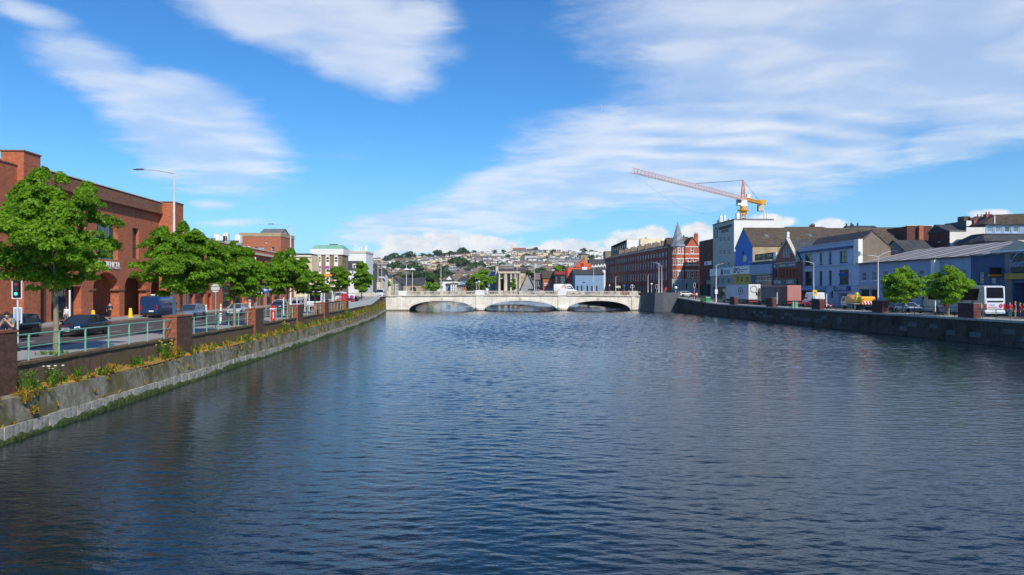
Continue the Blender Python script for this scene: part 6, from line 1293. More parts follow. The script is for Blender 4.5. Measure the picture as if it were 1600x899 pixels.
def weed(label, px, y, d, z, h, n, kind, nm='weed_plant', fl=None, group=None):
    r = thing(nm, label, 'plant', QP(y, d, z), 0, group); mb = MB(); tuft(mb, (0, 0, 0), n, h, h * .6, 0, .022)
    for _ in range(n * 5):
        a = random.uniform(0, 6.283); q = Vector((math.cos(a) * h * .5 * random.random(), math.sin(a) * h * .5 * random.random(), h * random.uniform(.1, .95))); s = random.uniform(.03, .065); u = Vector((random.uniform(-1, 1), random.uniform(-1, 1), random.uniform(-.4, .6))).normalized() * s; v = u.cross(Vector((random.uniform(-1, 1), random.uniform(-1, 1), 1))).normalized() * s * .6
        mb.add([q - u, q + v, q + u, q - v], [(0, 1, 2, 3)], 0)
    mb.build('stems', M[kind], r, raw=True)
    if fl:
        for _ in range(fl[1]):
            a = random.uniform(0, 6.283); q = Vector((math.cos(a) * h * .45, math.sin(a) * h * .45, h * random.uniform(.8, 1.12)))
            m2 = MB(); m2.lathe([(.01, -.03), (.07, .0), (.05, .03)], q, 7); m2.build('flower', M[fl[0]], r)
    return r
weed('leafy green weed with white flower heads on the ledge below the nearest railing', 90, 33.2, .5, 1.66, .82, 34, 'weed_g', fl=('petal', 7))
weed('tall grassy tuft at the foot of the nearest brick pillar', 45, 31.0, .35, 1.62, .95, 46, 'weed_g')
weed('dry yellow tuft hanging over the ledge by the nearest pillar', 48, 30.4, .1, 1.3, .7, 40, 'weed_y')
weed('feathery green weed right of the white flowered weed', 130, 35.3, .5, 1.66, .6, 26, 'weed_g')
weed('green fern clump in the middle of the first ledge section', 205, 41.5, .5, 1.66, .6, 36, 'weed_g')
weed('large weed clump with small yellow flowers before the second pillar', 250, 45.2, .5, 1.66, 1.05, 60, 'weed_g', fl=('petal_y', 16))
weed('dry golden grass beside the second pillar', 262, 46.6, .35, 1.62, .8, 60, 'weed_y')
weed('golden grass in the joint under the first tree', 170, 38.2, .35, 1.62, .55, 34, 'weed_y')
weed('rusty dry weed growing out of the lower wall', 75, 30.9, .02, .8, .4, 26, 'weed_y')
weed('leafy bush hanging over the wall before the third pillar', 380, 61.5, .3, 1.5, .8, 40, 'weed_g')
weed('yellow green bush between the third and fourth pillar', 445, 74.5, .4, 1.6, 1.0, 60, 'weed_g', fl=('petal_y', 10))
weed('dry bush at the foot of the fourth pillar', 462, 80.6, .4, 1.6, .9, 60, 'weed_y')
weed('tall weed against the last brick pillar', 538, 112.5, .3, 1.6, 1.6, 60, 'weed_g'); weed('dry shrub on the ledge below the white panel fence', 570, 140, .3, 1.6, 1.3, 70, 'weed_y'); weed('shrub at the bridge end of the left ledge', 592, 178, .2, 1.4, 1.8, 90, 'weed_y')
r = weed('green shrub growing out of the right quay wall near the bin', 1097, 181, 0, 2.0, 2.6, 120, 'weed_g'); r.location = QR(181, .1, 1.9)
o = MB().lathe([(.3, 0), (.55, .25), (.1, .5)], (0, 0, 0), 10); 
mg = MB(); wr = random.Random(9)
for _ in range(40): tuft(mg, LP(19.9, LY(19.9, 87), 2.7) + Vector((wr.uniform(-.6, .5), wr.uniform(-.7, .7), 0)), 4, .2, .15, 0, .02)
tag(mg.build('grass_patch', M['weed_g'], raw=True), 'patch of grass around the foot of the nearest street tree', 'grass', kind='stuff')
# ------------------------------------------------------------------ vehicles (local x forward, y to the left, z up)
WHEEL = {}
def wheel(par, x, y, r, wd=.22):
    key = (round(r, 3), wd)
    if key not in WHEEL:
        t = MB(); t.lathe([(r * .62, -wd / 2), (r * .93, -wd / 2), (r, -wd * .32), (r, wd * .32), (r * .93, wd / 2), (r * .62, wd / 2)], (0, 0, 0), 20); t.v = [(a, c, b) for a, b, c in t.v]
        h = MB(); h.lathe([(.02, -wd * .46), (r * .25, -wd * .46), (r * .62, -wd * .40), (r * .64, wd * .40), (r * .25, wd * .46), (.02, wd * .46)], (0, 0, 0), 14); h.v = [(a, c, b) for a, b, c in h.v]
        WHEEL[key] = (t.mesh('wheel', M['tyre']), h.mesh('rim', M['rim']))
    a, b = WHEEL[key]; o = obj('wheel', a, par, (x, y, r)); obj('rim', b, o); return o
def ring_section(x, zl, zm, zt, w_, wt):
    return [(x, -w_ * .86, zl), (x, -w_, zl + .10), (x, -w_, zm), (x, -w_ * .985, zm + (zt - zm) * .6), (x, -wt, zt), (x, wt, zt), (x, w_ * .985, zm + (zt - zm) * .6), (x, w_, zm), (x, w_, zl + .10), (x, w_ * .86, zl)]
LAMP = plain('headlight_lens', (.75, .78, .80), .1, .05, 8, metal=.3); TAIL = plain('tail_light_lens', (.45, .012, .012), .15, .1, 8); PLATE = plain('number_plate', (.80, .80, .76), .5, .03, 9)
def car(label, loc, head, colr, kind='hatch', L=4.2, W=1.76, H=1.47, group=None, name='parked_car', plate_front=True, cat='car'):
    r = thing(name, label, cat, loc, head, group); m = paint('car_paint_%s' % '_'.join(str(int(c * 1000)) for c in colr), colr); hw = W / 2
    belt = {'saloon': .93, 'hatch': .96, 'suv': 1.06, 'estate': .95}[kind]; zl = .2 if kind != 'suv' else .26; hood = belt - .03
    if kind == 'saloon': st = [(-.5, .42, .6, .80, .80), (-.475, .24, .62, .96, .92), (-.40, .2, .66, 1.02, .98), (-.2, .18, .66, belt, 1.0), (.12, .18, .66, belt, 1.0), (.26, .18, .64, hood - .02, 1.0), (.40, .2, .58, hood - .13, .96), (.47, .22, .54, hood - .24, .88), (.5, .36, .52, .58, .76)]
    else: st = [(-.5, .36, .62, .92, .88), (-.485, .24, .64, belt, .95), (-.40, zl, .68, belt + .01, .99), (-.2, zl - .02, .68, belt, 1.0), (.14, zl - .02, .68, belt, 1.0), (.28, zl - .02, .66, hood - .02, 1.0), (.41, zl, .6, hood - .12, .96), (.475, zl + .02, .56, hood - .25, .88), (.5, .36, .54, .62, .78)]
    b = MB(); b.loft([ring_section(x * L, a, mm, t, hw * k, hw * k * .90) for x, a, mm, t, k in st], 0, True, True); body = b.build('body', m, r)
    # glasshouse: dark glass frustum, roof skin and pillars
    if kind == 'saloon': rb, rt, ft, fb = -.43, -.24, .04, .25
    elif kind == 'estate' or kind == 'suv': rb, rt, ft, fb = -.485, -.43, .05, .27
    else: rb, rt, ft, fb = -.485, -.38, .05, .28
    wt, wb = hw * .74, hw * .93; zb, ztp = belt - .02, H - .05
    sec = [(rb, zb, wb * .95), (rt, ztp - .03, wt), ((rt + ft) / 2, ztp, wt * 1.02), (ft, ztp - .02, wt), (fb, zb - .02, wb * .95)]
    g = MB(); up = [(x * L, s * w_, z) for s in (1,) for x, z, w_ in sec]
    n = len(sec)
    for s in (1, -1): g.poly([(x * L, s * w_, z) for x, z, w_ in sec[::s]])
    for i in range(n - 1): g.quad((sec[i][0] * L, sec[i][2], sec[i][1]), (sec[i][0] * L, -sec[i][2], sec[i][1]), (sec[i + 1][0] * L, -sec[i + 1][2], sec[i + 1][1]), (sec[i + 1][0] * L, sec[i + 1][2], sec[i + 1][1]))
    g.build('windows', M['glass'], r)
    rf = MB(); rs = [(rt + .012, ztp - .035, wt + .012), (rt + .06, ztp + .012, wt * 1.0), ((rt + ft) / 2, ztp + .035, wt * 1.0), (ft - .04, ztp + .012, wt * 1.0), (ft - .005, ztp - .03, wt + .012)]
    rf.loft([[(x * L, -w_ - .015, z - .03), (x * L, -w_ * .9, z + .02), (x * L, w_ * .9, z + .02), (x * L, w_ + .015, z - .03)] for x, z, w_ in rs], 0, True, True); rf.build('roof', m, r)
    pl = MB()
    for s in (1, -1):
        for (xa, za, wa), (xb, zb_, wb_) in ((sec[0], sec[1]), (sec[4], sec[3])): pl.tube([(xa * L, s * (wa + .004), za), (xb * L, s * (wb_ + .004), zb_)], .045, 6)
        xm = -.08 * L; pl.tube([(xm, s * (wb + .002), belt), (xm - .03, s * (wt + .006), ztp)], .035, 6)
    pl.build('pillars', m, r)
    wr_ = .315 if kind != 'suv' else .35
    for sx in (-.305, .315):
        for s in (1, -1):
            x = sx * L; MB().disc((x, s * (hw * .965), wr_ + .02), (0, 1, 0), wr_ + .07, 20, 0, .12).build('wheel_arch', M['black'], r); wheel(r, x, s * (hw * .94), wr_)
    for s in (1, -1):
        MB().loft([[(L * .445, s * hw * .90, .60), (L * .487, s * hw * .62, .56), (L * .487, s * hw * .60, .68), (L * .44, s * hw * .88, .74)], [(L * .455, s * hw * .93, .61), (L * .5, s * hw * .62, .58), (L * .492, s * hw * .60, .69), (L * .45, s * hw * .90, .75)]], 0, True, False).build('headlight', LAMP, r)
        MB().box(-L * .497, -L * .46, s * hw * .93 - .16, s * hw * .93 + .005, .70, .92).build('tail_light', TAIL, r)
        MB().loft([[(L * .20, s * hw * .93, belt), (L * .20, s * (hw + .17), belt + .02), (L * .20, s * (hw + .17), belt + .16), (L * .20, s * hw * .95, belt + .14)], [(L * .225, s * hw * .93, belt + .01), (L * .225, s * (hw + .14), belt + .04), (L * .225, s * (hw + .14), belt + .13), (L * .225, s * hw * .95, belt + .11)]], 0, True, False).build('wing_mirror', m, r)
    MB().box(L * .485, L * .5 + .012, -hw * .46, hw * .46, .50, .62).build('grille', M['black'], r); MB().box(L * .47, L * .5 + .004, -hw * .78, hw * .78, .25, .36).build('lower_intake', M['black'], r)
    MB().box(L * .5 + .013, L * .5 + .03, -.26, .26, .40, .51).build('number_plate', PLATE, r); MB().box(-L * .5 - .03, -L * .5 + .02, -.26, .26, .62, .73).build('number_plate', PLATE, r)
    MB().box(-L * .5 - .01, -L * .47, -hw * .8, hw * .8, .26, .36).build('rear_bumper', M['black'], r)
    return r
def van(label, loc, head, colr, L=5.9, W=2.0, H=2.55, nose=.16, group=None, roof_rack=None, side_glass=True):
    r = thing('van', label, 'van', loc, head, group); m = paint('van_paint_%s' % '_'.join(str(int(c * 1000)) for c in colr), colr); hw = W / 2; h = H
    st = [(-.5, .38, 1.1, h - .12, .94, .84), (-.49, .3, 1.1, h - .03, .98, .86), (-.3, .26, 1.1, h, 1, .86), (.12, .26, 1.1, h, 1, .86), (.5 - nose * 1.9, .26, 1.1, h - .10, 1, .84), (.5 - nose * 1.1, .26, .95, h * .60, .99, .84), (.5 - nose * .9, .26, .85, h * .50, .98, .86), (.485, .28, .7, h * .42, .93, .82), (.5, .4, .6, h * .36, .84, .74)]
    b = MB(); b.loft([ring_section(x * L, a, mm, t, hw * k, hw * kt) for x, a, mm, t, k, kt in st], 0, True, True); b.build('body', m, r)
    xa, xb = (.5 - nose * 1.85) * L, (.5 - nose * 1.12) * L; za, zb = h - .22, h * .62
    g = MB(); e = .03; g.add([(xa + e, -hw * .8, za + e), (xa + e, hw * .8, za + e), (xb + e, hw * .86, zb + e), (xb + e, -hw * .86, zb + e), (xa - .1, -hw * .8, za), (xa - .1, hw * .8, za), (xb - .1, hw * .86, zb), (xb - .1, -hw * .86, zb)], [(0, 1, 2, 3), (4, 7, 6, 5), (0, 4, 5, 1), (1, 5, 6, 2), (2, 6, 7, 3), (3, 7, 4, 0)]); g.build('windscreen', M['glass'], r)
    for s in (1, -1):
        if side_glass:
            x0_, x1_ = (.5 - nose * 1.95) * L - .95, (.5 - nose * 1.75) * L
            MB().add([(x0_, s * (hw + .006), h * .58), (x1_ + .5, s * (hw + .006), h * .58), (x1_ - .05, s * (hw * .95 + .006), h * .83), (x0_, s * (hw * .955 + .006), h * .83), (x0_, s * (hw - .05), h * .58), (x1_ + .5, s * (hw - .05), h * .58), (x1_ - .05, s * (hw * .9), h * .83), (x0_, s * (hw * .9), h * .83)], [(0, 1, 2, 3), (4, 7, 6, 5), (0, 4, 5, 1), (1, 5, 6, 2), (2, 6, 7, 3), (3, 7, 4, 0)]).build('side_window', M['glass'], r)
        MB().box(-L * .5 - .012, -L * .48, s * hw * .9 - .07, s * hw * .9 + .07, .95, 1.5).build('tail_light', TAIL, r); MB().box(L * .46, L * .5 - .01, s * hw * .62 - .2, s * hw * .62 + .2, .72, .95).build('headlight', LAMP, r)
        MB().box((.5 - nose * 1.4) * L, (.5 - nose * 1.4) * L + .12, min(s * hw, s * (hw + .25)), max(s * hw, s * (hw + .25)), h * .56, h * .68).build('wing_mirror', M['black'], r)
        MB().box(-L * .3, L * .1, min(s * (hw - .02), s * (hw + .02)), max(s * (hw - .02), s * (hw + .02)), .62, .72).build('side_strip', M['black'], r)
        for x in (-.29 * L, .32 * L): MB().disc((x, s * hw * .96, .38), (0, 1, 0), .42, 18, 0, .12).build('wheel_arch', M['black'], r); wheel(r, x, s * hw * .93, .34)
    MB().box(-L * .5 - .02, -L * .47, -hw * .9, hw * .9, .38, .6).build('rear_bumper', M['black'], r); MB().box(-L * .5 - .03, -L * .49, -hw * .55, -hw * .02, .72, .86).build('number_plate', PLATE, r); MB().box(-L * .5 - .016, -L * .495, -.015, .015, .62, h - .3).build('door_seam', M['black'], r)
    MB().box(L * .48, L * .505, -hw * .5, hw * .5, .62, .85).build('grille', M['black'], r)
    if roof_rack:
        mb = MB(); mb.box(-.9, .7, -hw * .65, hw * .65, h + .05, h + .2); mb.build('roof_box', M['white'], r)
    return r
def lorry(label, loc, head, L, W, H, body, rear, cabc, cab_l=2.3, doors=True, group=None):
    """box lorry; origin at the middle of the rear edge of the box on the ground"""
    r = thing('lorry', label, 'lorry', loc, head, group); hw = W / 2; fl = 1.15
    MB().box(0, L, -hw, hw, fl, H).build('box_body', M[body] if isinstance(body, str) else body, r)
    q = MB(); q.box(-.03, -.004, -hw, hw, fl, H).build('rear_frame', rear, r)
    if doors:
        for s in (1, -1):
            d = MB().box(-.06, -.034, min(s * .03, s * (hw - .12)), max(s * .03, s * (hw - .12)), fl + .12, H - .14).build('rear_door', rear, r)
            for y in (.35, .8): MB().tube([(-.08, s * y, fl + .15), (-.08, s * y, H - .2)], .022, 5).build('lock_bar', M['metal'], d)
    MB().box(-.02, L + cab_l * .8, -.5, .5, .62, 1.146).build('chassis', M['black'], r)
    MB().box(L * .12, L * .55, -hw + .02, -hw + .08, .5, 1.0).build('side_guard', M['black'], r); MB().box(L * .12, L * .55, hw - .08, hw - .02, .5, 1.0).build('side_guard', M['black'], r)
    c0 = L + .35; hc = min(H - .35, 3.5)
    prof = [(c0, .75), (c0 + cab_l - .05, .75), (c0 + cab_l, 1.5), (c0 + cab_l - .15, hc - .55), (c0 + cab_l - .7, hc), (c0, hc)]
    MB().prism(prof, -hw * .94, hw * .94).build('cab', cabc, r)
    MB().loft([[(c0 + cab_l + .015, -hw * .85, 1.75), (c0 + cab_l + .015, hw * .85, 1.75), (c0 + cab_l - .13, hw * .85, hc - .62), (c0 + cab_l - .13, -hw * .85, hc - .62)], [(c0 + cab_l - .1, -hw * .85, 1.75), (c0 + cab_l - .1, hw * .85, 1.75), (c0 + cab_l - .25, hw * .85, hc - .62), (c0 + cab_l - .25, -hw * .85, hc - .62)]], 0, True, False).build('windscreen', M['glass'], r)
    for s in (1, -1):
        MB().box(c0 + cab_l * .35, c0 + cab_l - .22, s * hw * .94 - .02, s * hw * .94 + .02, 1.85, hc - .7).build('side_window', M['glass'], r); MB().box(c0 + cab_l - .15, c0 + cab_l + .02, s * (hw + .12) - .12, s * (hw + .12) + .12, 2.0, 2.75).build('wing_mirror', M['black'], r)
        for x in (L * .1, L * .2, L * .7, c0 + cab_l * .55): wheel(r, x, s * (hw - .16), .5, .3)
        MB().box(-.05, .06, s * hw * .8 - .18, s * hw * .8 + .18, .85, 1.0).build('tail_light', TAIL, r)
    MB().box(-.07, .1, -hw, hw, .62, .82).build('rear_bumper', M['red'], r)
    return r
AWAYL = RZL; TOWL = RZL + math.pi; AWAYR = RZR + math.pi; TOWR = RZR
def lg(a, px, dz=-.12): Y = LY(a, px); p = LP(a, Y); p.z = gl(Y) + dz; return p
def rg(b, px, dz=-.12): Y = RY(b, px); p = RP(b, Y); p.z = gr(Y) + dz; return p
def LA(a, Y): p = LP(a, Y); p.z = gl(Y) - .12; return p
def RA(b, Y): p = RP(b, Y); p.z = gr(Y) - .12; return p
# left bank traffic
car('black hatchback behind the man leaning at the left edge', LA(30.4, 51.0), TOWL, (.010, .011, .014), 'suv', 4.3, 1.8, 1.62)
r = car('dark blue saloon car facing the camera behind the nearest green railing', LA(27.3, 54.4), TOWL, (.008, .011, .022), 'saloon', 4.75, 1.84, 1.46)
for s in (1, -1): MB().loft([[(2.385, s * (.1 + .2 * math.cos(t)), .575 + .075 * math.sin(t)) for t in (2 * math.pi * i / 14 for i in range(14))], [(2.41, s * (.1 + .2 * math.cos(t)), .575 + .075 * math.sin(t)) for t in (2 * math.pi * i / 14 for i in range(14))]], 0, True, False).build('grille_ring', M['metal'], r)
van('blue panel van with a white roof box parked by the arcade', LA(36.3, 90.3), AWAYL, (.012, .045, .13), 6.3, 2.05, 2.5, roof_rack=True)
car('silver blue people carrier behind the second brick pillar', LA(30.0, 83.0), TOWL, (.14, .18, .24), 'suv', 4.5, 1.82, 1.68)
car('silver hatchback facing the camera left of the third brick pillar', LA(29.2, 97.0), TOWL, (.42, .45, .48), 'hatch', 4.0, 1.72, 1.5)
car('dark grey saloon with bright headlights behind the third railing bay', LA(29.9, 121), TOWL, (.05, .055, .065), 'saloon', 4.5, 1.8, 1.45)
car('second silver car queuing farther back behind the third railing bay', LA(29.3, 131), TOWL, (.5, .5, .5), 'hatch', 4.1, 1.74, 1.5)
car('small red hatchback in front of the white bus', LA(28.2, 141), AWAYL, (.35, .015, .015), 'hatch', 3.9, 1.7, 1.48)
car('white hatchback seen under the maple by the far shop row', LA(33.5, 136), TOWL, (.7, .7, .7), 'hatch', 4.0, 1.7, 1.5)
car('red car far along the left quay behind the brick wall', LA(24.5, 160), AWAYL, (.4, .02, .02), 'hatch', 4.0, 1.7, 1.48)
van('white van coming off the left end of the bridge', LP(28.6, 172, gl(172) - .12), TOWL, (.72, .72, .72), 5.4, 1.95, 2.3)
van('white and silver van waiting behind the white panel fence', LP(22.0, 192, gl(192) - .12), TOWL, (.6, .62, .64), 5.2, 1.95, 2.3)
def coach(label, loc, head, L, W, H, front_glass=True, deco=True, group=None):
    """origin at the rear middle on the ground"""
    r = thing('coach', label, 'coach', loc, head, group); hw = W / 2; m = paint('coach_white', (.66, .69, .74), .3, .5)
    prof = [(0.02, .38), (L - .1, .38), (L, 1.0), (L - .1, 1.6), (L - .75, H - .12), (L - 1.2, H), (.5, H), (.12, H - .10), (0, H * .55)]
    bm_ = MB(); n = len(prof)
    rings = [[(x, y, z) if abs(y) < hw * .99 else (min(max(x, .07), L - .09), y, min(max(z, .42), H - .09)) for x, z in prof] for y in (-hw, -hw * .93, hw * .93, hw)]
    bm_.loft(rings, 0, True, False); bm_.build('body', m, r)
    for s in (1, -1):
        y0, y1 = sorted((s * (hw - .03), s * (hw + .012)))
        MB().prism([(.95, H - .35), (1.35, H * .55 - .1), (L - 1.15, H * .55 - .1), (L - 1.45, H - .35)], y0, y1).build('side_windows', M['tinted'], r)
        for x in (L * .24, L * .13, L * .76): MB().disc((x, s * hw * .985, .52), (0, 1, 0), .60, 18, 0, .1).build('wheel_arch', M['black'], r); wheel(r, x, s * (hw - .12), .5, .3)
        for x in (2.6, 4.8, 7.0): MB().box(x, x + 1.9, s * (hw + .002) - .006, s * (hw + .002) + .006, .68, .70).build('locker_seam', M['black'], r)
        MB().box(-.03, .12, s * hw * .9 - .1, s * hw * .9 + .1, .85, 1.55).build('tail_light', TAIL, r)
    MB().add([(.0 + .03, -hw * .84, H * .60), (.03, hw * .84, H * .60), (.10, hw * .80, H - .2), (.10, -hw * .80, H - .2), (-.02, -hw * .84, H * .60), (-.02, hw * .84, H * .60), (.045, hw * .80, H - .2), (.045, -hw * .80, H - .2)], [(0, 1, 2, 3), (4, 7, 6, 5), (0, 4, 5, 1), (1, 5, 6, 2), (2, 6, 7, 3), (3, 7, 4, 0)]).build('rear_window', M['tinted'], r)
    MB().add([(L + .015, -hw * .9, 1.35), (L + .015, hw * .9, 1.35), (L - .62, hw * .86, H - .25), (L - .62, -hw * .86, H - .25), (L - .3, -hw * .9, 1.35), (L - .3, hw * .9, 1.35), (L - .9, hw * .86, H - .25), (L - .9, -hw * .86, H - .25)], [(0, 1, 2, 3), (4, 7, 6, 5), (0, 4, 5, 1), (1, 5, 6, 2), (2, 6, 7, 3), (3, 7, 4, 0)]).build('windscreen', M['tinted'], r)
    for s in (1, -1): MB().box(L - .12, L + .02, s * hw * .68 - .22, s * hw * .68 + .22, .68, .92).build('headlight', LAMP, r)
    MB().box(L - .05, L + .015, -.28, .28, .5, .62).build('number_plate', PLATE, r); MB().box(-.05, .06, -hw * .96, hw * .96, .40, .66).build('rear_bumper', m, r)
    MB().box(-.035, .05, -hw * .78, hw * .78, H * .47, H * .52).build('air_vent', M['black'], r); MB().box(-.03, .03, -hw * .6, hw * .6, .92, .96).build('engine_seam', M['black'], r); MB().box(-.045, .03, -.28, .28, .74, .86).build('number_plate', PLATE, r)
    if deco:
        for x, z, rr_, ax in ((-.035, 1.32, .24, 'r'), (2.2, 1.42, .42, 's')):
            d = MB()
            if ax == 'r': d.disc((x, -hw * .55, z), (1, 0, 0), rr_, 18, 0, .03)
            else: d.disc((x, hw + .012, z), (0, 1, 0), rr_, 18, 0, .02)
            d.build('round_emblem', M['pink'], r)
        MB().box(-.03, .02, -hw * .2, hw * .7, 1.12, 1.2).build('rear_lettering', M['pink'], r); MB().box(-.03, .02, .0, hw * .55, 1.36, 1.5).build('rear_lettering', M['signgrey'], r)
        MB().box(4.0, 4.9, hw + .002, hw + .02, H * .5 - .12, H * .5 + .02).build('side_lettering', M['pink'], r)
        for z, tx in ((1.35, 'cork'), (.92, 'connect')): text_mesh('lettering', tx, .55, M['pink'], r, (8.2, hw + .02, z), (R(90), 0, math.pi), .01, 2.1)
    return r
r = coach('large white coach with a dark rear window and pink emblem at the right edge', RP(61.7, 90.3, 2.6), AWAYR, 12.4, 2.5, 3.68)
coach('white bus facing the camera far along the left quay road', LP(26.0, 140.0, gl(140) - .12), TOWL, 11, 2.5, 3.1, deco=False)
# right bank
gb = plain('grey_lorry_side', (.42, .47, .58), .5, .1, .5, streak=.1); pk = paint('pink_container', (.50, .20, .16), .6, .1); gs = plain('grey_curtain_side', (.13, .12, .13), .6, .2, .5, streak=.25)
r = lorry('grey white box lorry with a dark circular emblem on its side', RP(60.3, 163.0, gr(163) - .1), AWAYR, 14.6, 2.55, 4.35, gb, paint('lorry_white', (.78, .78, .74), .4), paint('lorry_cab_dark', (.03, .04, .06), .3))
def emblem(par, x, y, z, rr_, mat, ax='y'):
    e = MB(); 
    if ax == 'y': e.loft([[(x + 1.75 * q * math.cos(t), yy, z + q * math.sin(t)) for q, yy in ((rr_, y), (rr_, y + .02), (rr_ * .8, y + .02), (rr_ * .8, y))] for t in (2 * math.pi * i / 24 for i in range(25))], 0, False, False); e.disc((x, y + .01, z), (0, 1, 0), rr_ * .45, 14, 0, .02)
    else: e.loft([[(yy, x + q * math.cos(t), z + q * math.sin(t)) for q, yy in ((rr_, y), (rr_, y - .02), (rr_ * .8, y - .02), (rr_ * .8, y))] for t in (2 * math.pi * i / 24 for i in range(25))], 0, False, False)
    e.build('round_emblem', mat, par)
emblem(r, 4.9, 1.276, 2.9, .85, M['trim_dk']); MB().box(3.9, 6.2, 1.278, 1.29, 1.55, 1.66).build('side_lettering', M['signgrey'], r); emblem(r, .2, -.064, 3.3, .75, M['sheet_dk'], 'x')
r = lorry('pinkish red container lorry with grey sides and a dark green cab', RP(60.3, 143.0, gr(143) - .1), AWAYR, 12.6, 2.6, 3.95, gs, pk, paint('lorry_cab_green', (.035, .05, .02), .3))
MB().box(0.02, 3.2, 1.302, 1.33, 1.2, 3.94).build('side_panel', plain('maroon_side', (.16, .045, .055), .6, .15, .6), r); MB().box(-.02, 12.5, -1.28, 1.28, 3.953, 4.05).build('roof_rim', pk, r); MB().box(-.02, 12.6, 1.303, 1.36, 3.75, 3.949).build('roof_rail', pk, r)
van('bright white van half hidden behind the pink container lorry', RP(62.0, 139.0, gr(139) - .1), AWAYR, (.80, .80, .80), 5.4, 2.0, 2.75)
car('red saloon on the right quay beside the yellow sign post', RP(60.5, 133.5, 2.58), TOWR + .6, (.36, .012, .03), 'saloon', 4.5, 1.8, 1.42)
# works truck with tipping body, orange hopper and yellow rear
def truck():
    r = thing('works_truck', 'yellow works truck with a white cab and a raised orange hopper', 'truck', RP(60.2, 116.2, 2.58), AWAYR); y_ = paint('truck_yellow', (.78, .42, .02), .35); o_ = paint('truck_orange', (.75, .25, .015), .35); w_ = paint('truck_white', (.75, .72, .68), .35)
    MB().box(0, 6.6, -.5, .5, .6, .9).build('chassis', M['black'], r); MB().prism([(-.1, .95), (2.2, .95), (2.2, 1.85), (2.0, 2.2), (.15, 2.2), (-.1, 1.9)], -1.05, 1.05).build('rear_body', y_, r)
    MB().prism([(2.3, .95), (4.6, .95), (5.0, 2.1), (4.6, 2.45), (2.25, 1.6)], -.98, .98).build('hopper', o_, r); MB().tube([(2.4, .6, 1.2), (4.4, .6, 2.55)], .09, 6).build('ram', M['metal'], r)
    MB().prism([(4.75, .75), (6.6, .75), (6.65, 1.35), (6.2, 2.15), (5.0, 2.15)], -.97, .97).build('cab', w_, r); MB().prism([(5.2, 1.45), (6.4, 1.45), (6.08, 2.05), (5.2, 2.05)], -.99, .99).build('cab_windows', M['glass'], r)
    p = MB().box(-.14, -.103, -.95, .95, 1.0, 1.5).build('tail_board', M['sign_w'], r)
    for i in range(4): MB().add([(-.16, -.9 + i * .48, 1.02), (-.16, -.66 + i * .48, 1.02), (-.16, -.46 + i * .48, 1.48), (-.16, -.70 + i * .48, 1.48), (-.142, -.9 + i * .48, 1.02), (-.142, -.66 + i * .48, 1.02), (-.142, -.46 + i * .48, 1.48), (-.142, -.70 + i * .48, 1.48)], [(0, 1, 2, 3), (4, 7, 6, 5), (0, 4, 5, 1), (1, 5, 6, 2), (2, 6, 7, 3), (3, 7, 4, 0)]).build('chevron', M['red'], r)
    for s in (1, -1):
        for x in (.9, 1.9, 5.7): wheel(r, x, s * .85, .4, .26)
        MB().box(-.13, -.02, s * .88 - .12, s * .88 + .12, 1.62, 1.8).build('tail_light', TAIL, r)
    MB().lathe([(.12, 0), (.12, .12), (.04, .18)], (5.6, 0, 2.16), 10).build('beacon', M['orangep'], r)
    return r
truck()
car('black and red off-roader parked right of the yellow works truck', RP(61.6, 112.0, 2.58), AWAYR, (.05, .008, .012), 'suv', 4.4, 1.85, 1.75)
car('silver estate car between the dark pillar and the small round tree', RP(61.0, 107.0, 2.58), TOWR, (.55, .58, .62), 'estate', 4.6, 1.78, 1.5)
car('white hatchback partly hidden behind the first small tree on the right', RP(64.5, 104.0, 2.58), AWAYR, (.75, .75, .75), 'hatch', 4.0, 1.72, 1.5)
# on and behind the bridge
zb_ = lambda x: ztop(x) + .10
def BX(px, dy): x = bx(px); return Vector((x, BY + dy, zb_(x)))
r = van('white delivery van with an orange round emblem crossing the bridge', BX(885, 3.4), 0.0, (.80, .80, .78), 6.6, 2.1, 3.2, nose=.15); 
e = MB(); e.loft([[(-.6 + q * math.cos(t), yy, 2.25 + q * math.sin(t)) for q, yy in ((.62, -1.05), (.62, -1.075), (.34, -1.075), (.34, -1.05))] for t in [math.pi * (-.15 + 1.3 * i / 18) for i in range(19)]], 0, True, False); e.build('round_emblem', M['orangep'], r); MB().box(-2.4, -1.6, -1.07, -1.05, 1.1, 1.7).build('side_patch', M['orangep'], r)
car('red car at the right end of the bridge', BX(982, 4.2), 0.0, (.42, .02, .02), 'hatch', 4.1, 1.74, 1.5)
car('white car crossing the bridge above the first pier', BX(752, 4.0), 0.0, (.72, .72, .72), 'hatch', 4.1, 1.74, 1.5)
car('silver car crossing the bridge near the white delivery van', BX(842, 11.0), math.pi, (.5, .52, .54), 'saloon', 4.4, 1.78, 1.46)
car('white car on the road beyond the bridge before the timber shop house', CP(825, 262, 4.0), 0.0, (.75, .75, .75), 'hatch', 4.1, 1.74, 1.6)
car('white hatchback turning by the red brick turret building', RP(57.5, 205, 3.95), 0.2, (.72, .72, .72), 'hatch', 4.0, 1.74, 1.5)
